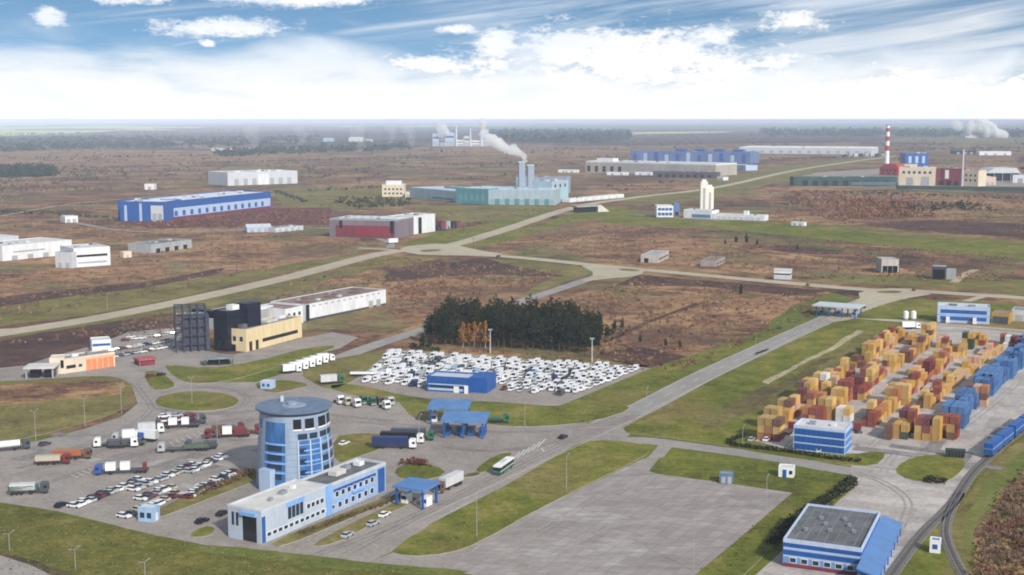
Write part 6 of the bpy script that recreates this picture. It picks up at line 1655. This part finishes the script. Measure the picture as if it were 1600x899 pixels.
def pine_meshes(seed, h, spread=3.1):
    rr = random.Random(seed)
    tr = MB(); tr.cyl(0, 0, 0, h * .9, .22, .06, 7)
    cr = MB(); z0 = h * rr.uniform(.22, .38)
    lv = 11
    for i in range(lv):
        t = i / (lv - 1); z = z0 + (h - z0) * t
        rad = spread * min(1, .62 + t) * (1.02 - t) ** .42 * rr.uniform(.75, 1.15) + .2
        nb = max(2, int(6 * (1 - t) + 2))
        for k in range(nb):
            a = rr.uniform(0, 6.28); q = rad * rr.uniform(.35, 1)
            if t < .9: tr.tube((0, 0, z), (q * math.cos(a) * .8, q * math.sin(a) * .8, z + .1), .05, 4)
            clump(cr, Vector((q * math.cos(a), q * math.sin(a), z + rr.uniform(-.5, .5))), rad * .36 + .45, 15, rr, .7)
    return tr, cr
def leafy_meshes(seed, h, spread, nclump=34, dens=13, base=.3):
    rr = random.Random(seed)
    tr = MB(); tr.cyl(0, 0, 0, h * .55, .16, .09, 7); cr = MB()
    for k in range(nclump):
        a = rr.uniform(0, 6.28); t = rr.random(); z = h * (base + (1 - base) * t)
        q = spread * math.sin(math.pi * min(.98, .18 + .8 * t)) * rr.uniform(.1, 1)
        p = Vector((q * math.cos(a), q * math.sin(a), z))
        if k % 2 == 0: tr.tube((0, 0, h * rr.uniform(.25, .5)), p, .05, 4)
        clump(cr, p, spread * .30, dens, rr, .9)
    return tr, cr
PINE3 = leafmat('pine_needles_green', (.014, .022, .008), (.045, .055, .018), .9)
def bush(b, p, r, n, rr):
    """leafless bush: thin upright twigs fanning from the foot"""
    for _ in range(n):
        a = rr.uniform(0, 6.28); t = rr.uniform(.05, 1.0); d = Vector((math.cos(a) * t, math.sin(a) * t, rr.uniform(.5, 1.3))).normalized()
        f = p + Vector((rr.uniform(-.5, .5) * r, rr.uniform(-.5, .5) * r, -.2 * r)); l = r * rr.uniform(.6, 1.25); s = d.cross(Vector((rr.uniform(-1, 1), rr.uniform(-1, 1), .2))).normalized() * r * rr.uniform(.05, .12)
        b.poly([f - s * .5, f + s * .5, f + d * l + s, f + d * l - s])
PINES = []
for s in range(6):
    h = 15 + (s * 7) % 5
    tr, cr = pine_meshes(20 + s, h)
    PINES.append((tr.mesh('pine_trunk', BARK), cr.mesh('pine_crown', (PINE, PINE2, PINE3)[s % 3])))
def tree(kind, me_t, me_c, p, scale, rz, label, name, cat='tree', group=None):
    t = thing(name, label, cat, (p.x, p.y, .05), rz, group); t.scale = (scale, scale, scale * rng.uniform(.92, 1.1))
    link('trunk', me_t, t); link('crown', me_c, t)
    return t
# the pine grove: ranks across its footprint
GQ = [G(664, 540), G(936, 556), G(940, 520), G(690, 512)]
RK = ['front', 'second', 'third', 'fourth', 'back']
for k in range(5):
    n = 29
    j = 0
    for i in range(n):
        u = (i + .5 + rng.uniform(-.3, .3)) / n; v = (k + .35 + rng.uniform(-.2, .2)) / 5
        if k < 2 and .22 < u < .36: continue
        j += 1
        p = bil(GQ, u, v); me = rng.choice(PINES)
        sc_ = rng.uniform(.86, 1.08) * (1 - .28 * max(0, (u - .82) / .18)) * (1 - .25 * max(0, (.1 - u) / .1))
        tree('pine', me[0], me[1], p, sc_, rng.uniform(0, 6.28), 'dark pine, %s from the left in the %s rank of the grove' % (nth(j), RK[k]), 'pine_tree', group='pines of the grove')
tr, cr = leafy_meshes(61, 13, 2.6, 60, 16, .22); MT, MC = tr.mesh('birch_trunk', BIRCH), cr.mesh('birch_crown', AUT)
for i in range(5):
    p = bil(GQ, .225 + i * .033, .02 + .04 * (i % 2))
    tree('birch', MT, MC, p, rng.uniform(.85, 1.05), i * 1.3, 'orange-leaved birch, %s from the left against the dark pines' % nth(i + 1), 'birch_tree', group='orange birches at the grove edge')
for i, (px, py, s) in enumerate(((960, 520, .42), (972, 516, .38), (1000, 540, .3), (1040, 545, .28), (1062, 547, .3), (948, 530, .5), (660, 548, .5), (672, 546, .45), (1157, 468, .5), (1150, 383, .55), (1166, 384, .62), (1133, 383, .35), (1183, 386, .4), (1246, 392, .35))):
    me = PINES[i % 6]
    tree('pine', me[0], me[1], G(px, py), s, i, ['small pine at the near end of the dirt track by the grove', 'second small pine on the dirt track by the grove', 'tiny pine on the lower field right of the grove', 'tiny pine halfway along the field edge right of the grove', 'tiny pine at the right end of the field edge', 'low pine touching the right end of the grove',
        'low pine touching the left end of the grove', 'low pine just inside the left end of the grove', 'lone dark pine on the verge of the tan field below the cross road', 'left one of two upright pines on the far brown field', 'right one of two upright pines on the far brown field', 'small pine left of the two upright far pines', 'small pine right of the two upright far pines', 'lone small pine on the far brown field below the green strip'][i], 'pine_tree')
# bare saplings along the lower left road and verge lamps
tr, cr = leafy_meshes(71, 5.5, 1.5, 16, 6, .35); ST, SCM = tr.mesh('sapling_trunk', BIRCH), cr.mesh('sapling_crown', leafmat('pale_twigs', (.20, .17, .08), (.36, .32, .18)))

# power poles
def pole(px, py, h, label, arms=1, group=None):
    c = G(px, py); t = thing('power_pole', label, 'pole', (c.x, c.y, .05), .3, group)
    MB().cyl(0, 0, 0, h, .22, .12, 8).build('pole', M('timber_pole', (.10, .08, .07), .9, .2), t)
    for k in range(arms): MB().box(-1.6, 1.6, -.1, .1, h - .9 - k * 1.6, h - .7 - k * 1.6).build('crossarm', DSTEEL, t)
for i, (px, py, tp) in enumerate(((332, 392, 352), (357, 398, 350), (371, 408, 348))):
    pole(px, py, ZT(py, tp), ['left', 'middle', 'right'][i] + ' of three tall power poles in the dry field below the blue factory', 2, 'power poles in the dry field')
for i in range(11):
    px = 40 + i * 55; py = 498 - i * 10.4; pole(px, py - 12, 9.5, '%s timber pole from the left in the line above the long road' % nth(i + 1), 1, 'poles along the long road')
for i in range(9):
    px = 740 + i * 95; py = 394 + i * 6.2; pole(px, py - 6, 9, '%s timber pole from the left in the line beyond the cross road' % nth(i + 1), 1, 'poles along the cross road')
for i in range(7):
    px = 150 + i * 62; py = 372 - i * 3; pole(px, py, 10, '%s timber pole from the left in the line below the blue factory' % nth(i + 1), 2, 'poles below the blue factory')
for i, (px, py, tp) in enumerate(((766, 552, 516), (925, 566, 530))):
    c = G(px, py); hh = ZT(py, tp); t = thing('floodlight_mast', ['left', 'right'][i] + ' pale floodlight mast behind the packed van lot', 'mast', (c.x, c.y, .1), 0, 'masts behind the van lot')
    MB().cyl(0, 0, 0, hh, .30, .16, 8).build('mast', GREYW, t); MB().box(-1, 1, -.3, .3, hh - .3, hh + .5).build('lamp_head', STEEL, t)
LAMPM = M('galvanised', (.34, .34, .35), .6, .15, .5)
def lamp(px, py, tp, label, arms=1, rz=0.0, group=None, z=.3):
    c = G(px, py); h = ZT(py, tp); t = thing('street_lamp', label, 'lamp', (c.x, c.y, z), rz, group)
    MB().cyl(0, 0, 0, h * .93, .11, .07, 8).build('pole', LAMPM, t)
    for s in ((1,) if arms == 1 else (-1, 1)):
        b = MB(); b.tube((0, 0, h * .92), (s * 1.3, 0, h), .06); ar = b.build('arm', LAMPM, t)
        MB().box(*sorted((s * 1.1, s * 1.9)), -.16, .16, h - .06, h + .12).build('lamp_head', STEEL, t)
LAMPS = [(745, 840, 768, 'lamp post near the lower end of the long grass strip', 1), (885, 768, 712, 'lamp post halfway along the long grass strip', 1), (1083, 893, 812, 'dark tall lamp post on the lower edge of the empty lot', 1), (1197, 800, 745, 'lamp post at the right edge of the empty lot', 1),
         (15, 862, 834, 'forked lamp by the lower left road, first from the left', 2), (118, 892, 858, 'forked lamp by the lower left road, second from the left', 2), (227, 906, 878, 'forked lamp by the lower left road, third from the left', 2),
         (56, 690, 642, 'lamp post at the left verge corner of the lorry park', 2), (133, 668, 622, 'lamp post on the verge below the orange-doored building', 2), (190, 648, 600, 'lamp post where the verge meets the roundabout approach', 2),
         (168, 487, 460, 'lamp post beside the long road above the orange-doored building', 1), (300, 632, 590, 'lamp post on the round grass island', 2), (655, 700, 650, 'lamp post by the trucks right of the tower', 1), (340, 700, 655, 'lamp post in the lorry park left of the tower', 2), (1160, 700, 668, 'lamp post on the corner hedge of the container yard', 1),
         (1386, 585, 548, 'lamp post among the middle container rows', 2), (820, 668, 630, 'lamp post on the lawn right of the checkpoint', 1), (1010, 640, 606, 'lamp post at the junction of the van lot drive', 1), (1180, 560, 530, 'lamp post on the green strip by the main road', 1)]
for px, py, tp, lb, ar in LAMPS: lamp(px, py, tp, lb, ar, AZ_A)

# hedges
leafmat('verge_tuft', (.06, .065, .02), (.13, .125, .035))
HEDGE = leafmat('hedge_leaves', (.018, .024, .012), (.05, .055, .022), .8)
def hedge(pts, wd, h, label, seed, mat=None, name='hedge'):
    line = spline([G(*p) for p in pts], 6); rr = random.Random(seed); b = MB()
    tot = sum((line[i + 1] - line[i]).length for i in range(len(line) - 1))
    for i in range(len(line) - 1):
        a, c = line[i], line[i + 1]; n = max(1, int((c - a).length / .8))
        for k in range(n):
            for _ in range(5):
                p = a.lerp(c, (k + rr.random()) / n) + Vector((rr.uniform(-wd, wd) / 2, rr.uniform(-wd, wd) / 2, 0))
                clump(b, Vector((p.x, p.y, .35 + h * rr.uniform(.2, .85))), h * .45, 9, rr, .9)
    o = b.build(name, mat or HEDGE); tag(o, label, 'hedge')
hedge([(1332, 757), (1290, 788), (1240, 824), (1206, 852)], 2.6, 2.3, 'dark clipped hedge along the grass strip left of the striped warehouse', 1)
hedge([(1166, 684), (1150, 688), (1140, 696), (1186, 704), (1240, 710), (1300, 720), (1346, 724)], 1.4, 1.5, 'low dark hedge around the front of the striped yard office', 2)
hedge([(1446, 754), (1478, 757)], 3, 2.0, 'dark bush heap on the lower edge of the yard island', 3)
hedge([(632, 726), (668, 730)], 3, 2.2, 'rusty red hedge on the small lawn by the office rear end', 4, leafmat('rust_hedge', (.10, .04, .025), (.2, .085, .045)))
hedge([(470, 838), (540, 812), (600, 790), (628, 776)], 1.5, 1.1, 'brown shrub row along the right foot of the white office', 5, leafmat('brown_shrub', (.09, .06, .03), (.19, .13, .06)))
hedge([(300, 778), (345, 762), (392, 742)], 3, 1.6, 'brownish shrub strip behind the car park beside the tower', 6, MATS['brown_shrub'])
hedge([(1180, 556), (1200, 548)], .8, .8, 'small dark bush on the green strip by the main road', 7)

# ---------------------------------------------------------------- scrub on the plain: countless bushes, three colours
def scrub(name, label, mat, quads, n, size, seed, h=.8):
    rr = random.Random(seed); b = MB()
    ws = [q[-1] for q in quads]
    for _ in range(n):
        q = rr.choices(quads, ws)[0]; px = rr.uniform(q[0], q[2]); py = rr.uniform(q[1], q[3])
        nn = mnoise.noise((px * .012, py * .05, seed)) + .5 * mnoise.noise((px * .04, py * .16, seed + 9))
        if nn < -.02: continue
        if blocked(px, py): continue
        p = G(px, py); s = size * rr.uniform(.5, 1.5) * (.75 + p.y / 1500)
        if mat in (TWIG, RTWIG): bush(b, Vector((p.x, p.y, .15)), s * 1.3, 9 if p.y > 900 else 14, rr)
        else: clump(b, Vector((p.x, p.y, s * .4)), s, 6 if p.y > 900 else 10, rr, h)
    o = b.build(name, mat); tag(o, label, 'scrub', kind='stuff')
def pip(px, py, poly):
    c = False; j = len(poly) - 1
    for i in range(len(poly)):
        xi, yi = poly[i]; xj, yj = poly[j]
        if (yi > py) != (yj > py) and px < (xj - xi) * (py - yi) / (yj - yi) + xi: c = not c
        j = i
    return c
KEEP_OUT = [[(-60, 500), (0, 500), (300, 450), (600, 385), (700, 375), (900, 312), (1120, 285), (1400, 236), (1400, 252), (1120, 305), (900, 334), (700, 395), (600, 408), (300, 482), (0, 540), (-60, 540)],
            [(640, 385), (1000, 410), (1350, 442), (1640, 458), (1640, 900), (900, 900), (900, 650), (1290, 485), (1290, 458), (1000, 434), (640, 405)],
            [(350, 620), (500, 545), (700, 480), (960, 410), (1000, 436), (700, 530), (620, 545), (1010, 572), (900, 640), (350, 640)],
            [(180, 296), (440, 296), (440, 350), (180, 352)], [(-20, 372), (180, 372), (180, 425), (-20, 425)], [(510, 335), (690, 335), (690, 380), (510, 380)], [(590, 275), (900, 275), (980, 305), (900, 326), (590, 325)],
            [(270, 470), (480, 470), (610, 450), (610, 500), (480, 560), (270, 580)], [(-20, 540), (280, 520), (280, 620), (-20, 640)], [(905, 240), (1180, 240), (1180, 285), (905, 285)], [(1236, 240), (1640, 240), (1640, 304), (1236, 300)],
            [(1020, 300), (1200, 300), (1200, 350), (1020, 350)], [(900, 334), (1100, 338), (1300, 350), (1640, 380), (1640, 406), (1250, 373), (960, 352)], [(350, 262), (470, 262), (470, 295), (350, 295)]]
def blocked(px, py): return any(pip(px, py, k) for k in KEEP_OUT)
PLAIN = [(-20, 300, 900, 400, 3), (-20, 400, 700, 560, 3.2), (600, 400, 1000, 480, 2), (900, 352, 1620, 440, 3), (860, 432, 1280, 580, 2.2), (1080, 296, 1620, 350, 2.2), (-20, 240, 1100, 300, 2)]
scrub('dry_scrub', 'countless brown bushes scattered over the open plain', TWIG, PLAIN, 11000, .85, 101)
scrub('red_scrub', 'reddish leafless thickets scattered over the open plain', RTWIG, PLAIN, 9000, .85, 202)
scrub('dark_scrub', 'dark evergreen bushes scattered over the open plain', leafmat('dark_bush', (.05, .045, .025), (.10, .08, .045)), PLAIN, 1500, .9, 303)
scrub('tan_scrub', 'straw-coloured tussocks scattered over the open plain', leafmat('straw', (.26, .16, .075), (.42, .27, .14)), PLAIN, 6500, .8, 404, .5)
def thicket(name, label, mat, poly, n, size, seed, h=.9):
    rr = random.Random(seed); b = MB(); xs = [p[0] for p in poly]; ys = [p[1] for p in poly]
    while n > 0:
        px, py = rr.uniform(min(xs), max(xs)), rr.uniform(min(ys), max(ys)); n -= 1
        if not pip(px, py, poly): continue
        p = G(px, py); s = size * rr.uniform(.5, 1.4)
        if mat in (TWIG, RTWIG) and mnoise.noise((p.x * .07, p.y * .07, seed)) < -.05: continue
        if mat in (TWIG, RTWIG) and p.y < 700: bush(b, Vector((p.x, p.y, .35)), s * 1.2, 22, rr)
        else: clump(b, Vector((p.x, p.y, .3 + s * .5)), s, 10, rr, h)
    o = b.build(name, mat); tag(o, label, 'scrub', kind='stuff')
thicket('brown_thicket', 'leafless brown thicket below the railway in the bottom right corner', TWIG, [(1640, 716), (1570, 772), (1540, 830), (1524, 905), (1640, 905)], 1500, .9, 11)
thicket('red_thicket', 'reddish brushwood mixed into the bottom right thicket', RTWIG, [(1640, 716), (1570, 772), (1540, 830), (1524, 905), (1640, 905)], 800, .9, 12)
thicket('straw_tufts', 'straw tussocks between the bottom right brushwood', MATS['straw'], [(1640, 700), (1560, 772), (1530, 830), (1512, 905), (1640, 905)], 900, .5, 13, .6)
thicket('dark_tufts', 'low green growth between the bottom right brushwood', MATS['verge_tuft'], [(1640, 690), (1555, 772), (1525, 830), (1506, 905), (1640, 905)], 600, .55, 14, .6)
VERGES = [[(602, 862), (735, 792), (880, 708), (955, 689), (1018, 704), (850, 792), (745, 852), (640, 872)], [(974, 670), (1150, 584), (1308, 505), (1416, 507), (1300, 588), (1188, 660), (1145, 690), (1020, 682)],
          [(0, 790), (215, 838), (450, 874), (730, 900), (0, 900)], [(1030, 718), (1200, 727), (1324, 748), (1215, 850), (1150, 905), (1078, 905), (1238, 772), (1030, 745)], [(735, 660), (884, 638), (985, 640), (930, 660), (790, 668)], [(0, 602), (185, 592), (205, 606), (110, 666), (0, 690)], [(1010, 622), (1100, 580), (1290, 488), (1240, 484), (1100, 560), (960, 606)]]
STRAW = MATS['straw']
for i, (vp, n_) in enumerate(zip(VERGES, (700, 900, 1400, 700, 260, 500, 500))):
    thicket('grass_tufts', '%s scatter of pale dry tufts on the mown verges, counted from the front' % nth(i + 1), STRAW, vp, n_, .22, 40 + i, .5)
    thicket('grass_tufts', '%s scatter of dark green tufts on the mown verges, counted from the front' % nth(i + 1), MATS['verge_tuft'], vp, n_, .26, 60 + i, .5)
thicket('undergrowth', 'brown undergrowth along the foot of the pine grove', TWIG, [(655, 545), (800, 552), (945, 560), (950, 568), (800, 560), (650, 552)], 420, 1.0, 80)
thicket('undergrowth', 'dark young growth at the ragged ends of the pine grove', HEDGE, [(640, 540), (690, 545), (690, 552), (640, 550)], 60, 1.3, 81)
thicket('undergrowth', 'dark young growth trailing right of the pine grove', HEDGE, [(930, 520), (985, 510), (975, 530), (940, 556)], 70, 1.2, 82)
thicket('red_thicket', 'russet thicket in front of the right-hand works', RTWIG, [(1230, 300), (1420, 300), (1460, 340), (1300, 344), (1240, 330)], 1400, 2.6, 13)
thicket('orange_thicket', 'orange-brown thicket patches in front of the right-hand works', leafmat('orange_twigs', (.17, .075, .03), (.30, .14, .06)), [(1290, 310), (1420, 315), (1430, 338), (1330, 342)], 500, 2.6, 14)
thicket('dark_thicket', 'dark bushes along the green fence and the field edge at the right', HEDGE, [(1380, 322), (1540, 318), (1560, 330), (1400, 332)], 160, 3.0, 15)
thicket('dark_thicket', 'dark bushes between the beige block and the red factory', HEDGE, [(540, 308), (640, 312), (640, 322), (560, 326), (520, 318)], 260, 2.6, 16)
thicket('red_thicket', 'dark red brushwood around the foot of the blue factory', RTWIG, [(200, 349), (430, 330), (520, 330), (510, 350), (400, 354), (230, 358)], 1300, 1.8, 17)
thicket('tree_belt', 'dark treeline at the far left edge of the plain', leafmat('far_pine', (.016, .03, .02), (.035, .055, .03), .05), [(-30, 264), (84, 264), (92, 276), (-30, 279)], 900, 7, 18, 1.2)
FAR = [(-20, 203, 560, 262, 2), (560, 232, 900, 262, 1), (-20, 262, 360, 296, 1.6), (470, 262, 600, 290, 1), (1400, 222, 1640, 262, 1), (960, 205, 1640, 232, 1.5), (900, 285, 1080, 300, .8)]
scrub('far_scrub', 'dark hedgerow bushes scattered over the distant plain', MATS['dark_bush'], FAR, 4200, 1.5, 505, .6)
def treeline(name, label, mat, lines, seed):
    rr = random.Random(seed); b = MB()
    for (x0, y0, x1, y1, wd, h) in lines:
        a, c = G(x0, y0), G(x1, y1); n = int((c - a).length / (h * 1.1))
        for k in range(n):
            if mnoise.noise((x0 + k * .13, y0, seed)) < -.22: continue
            p = a.lerp(c, (k + rr.random()) / n) + Vector((rr.uniform(-1, 1), rr.uniform(-1, 1), 0)) * wd
            clump(b, Vector((p.x, p.y, h * .42)), h * rr.uniform(.4, .75), 7, rr, .8)
    tag(b.build(name, mat), label, 'trees', kind='stuff')
treeline('tree_belt', 'dark hedgerows and tree belts crossing the distant plain', MATS['far_pine'],
    [(-20, 250, 330, 244, 12, 8), (300, 256, 700, 247, 10, 6), (480, 300, 600, 294, 6, 6), (-20, 226, 420, 219, 40, 12), (420, 226, 660, 221, 30, 11), (560, 212, 900, 209, 60, 15), (840, 236, 990, 233, 14, 9), (900, 247, 1000, 246, 8, 8),
     (1000, 214, 1480, 210, 60, 15), (1400, 236, 1640, 231, 16, 9), (1180, 250, 1330, 247, 8, 6), (1250, 300, 1640, 314, 5, 5), (-20, 300, 180, 297, 5, 5), (0, 332, 180, 342, 4, 4), (430, 300, 480, 318, 5, 5), (700, 282, 800, 276, 8, 6), (-20, 212, 300, 207, 80, 16)], 77)
treeline('tree_belt', 'russet tree belts crossing the distant plain', leafmat('far_russet', (.11, .055, .04), (.20, .11, .07), .05),
    [(-20, 270, 360, 258, 22, 6), (440, 270, 800, 256, 25, 6), (-20, 238, 500, 230, 40, 8), (860, 252, 920, 262, 10, 6), (1390, 250, 1640, 256, 16, 7), (1130, 256, 1300, 246, 12, 6)], 78)
thicket('distant_woods', 'hazy woodland on the horizon right of the steaming works', MATS['far_pine'], [(760, 208), (980, 206), (984, 220), (880, 224), (770, 222)], 1200, 26, 19, .6)
thicket('distant_woods', 'hazy woodland strip on the left horizon plain', MATS['far_pine'], [(330, 240), (480, 232), (640, 228), (640, 234), (480, 240), (350, 246)], 700, 12, 20, .7)
thicket('distant_woods', 'hazy woodland along the right horizon', MATS['far_pine'], [(1180, 206), (1500, 204), (1640, 210), (1640, 216), (1400, 214), (1200, 214)], 900, 28, 21, .6)
thicket('distant_woods', 'hazy woodland in front of the left horizon fields', MATS['far_pine'], [(-40, 222), (150, 214), (300, 216), (500, 214), (480, 224), (300, 232), (100, 234), (-40, 240)], 1300, 13, 22, .6)
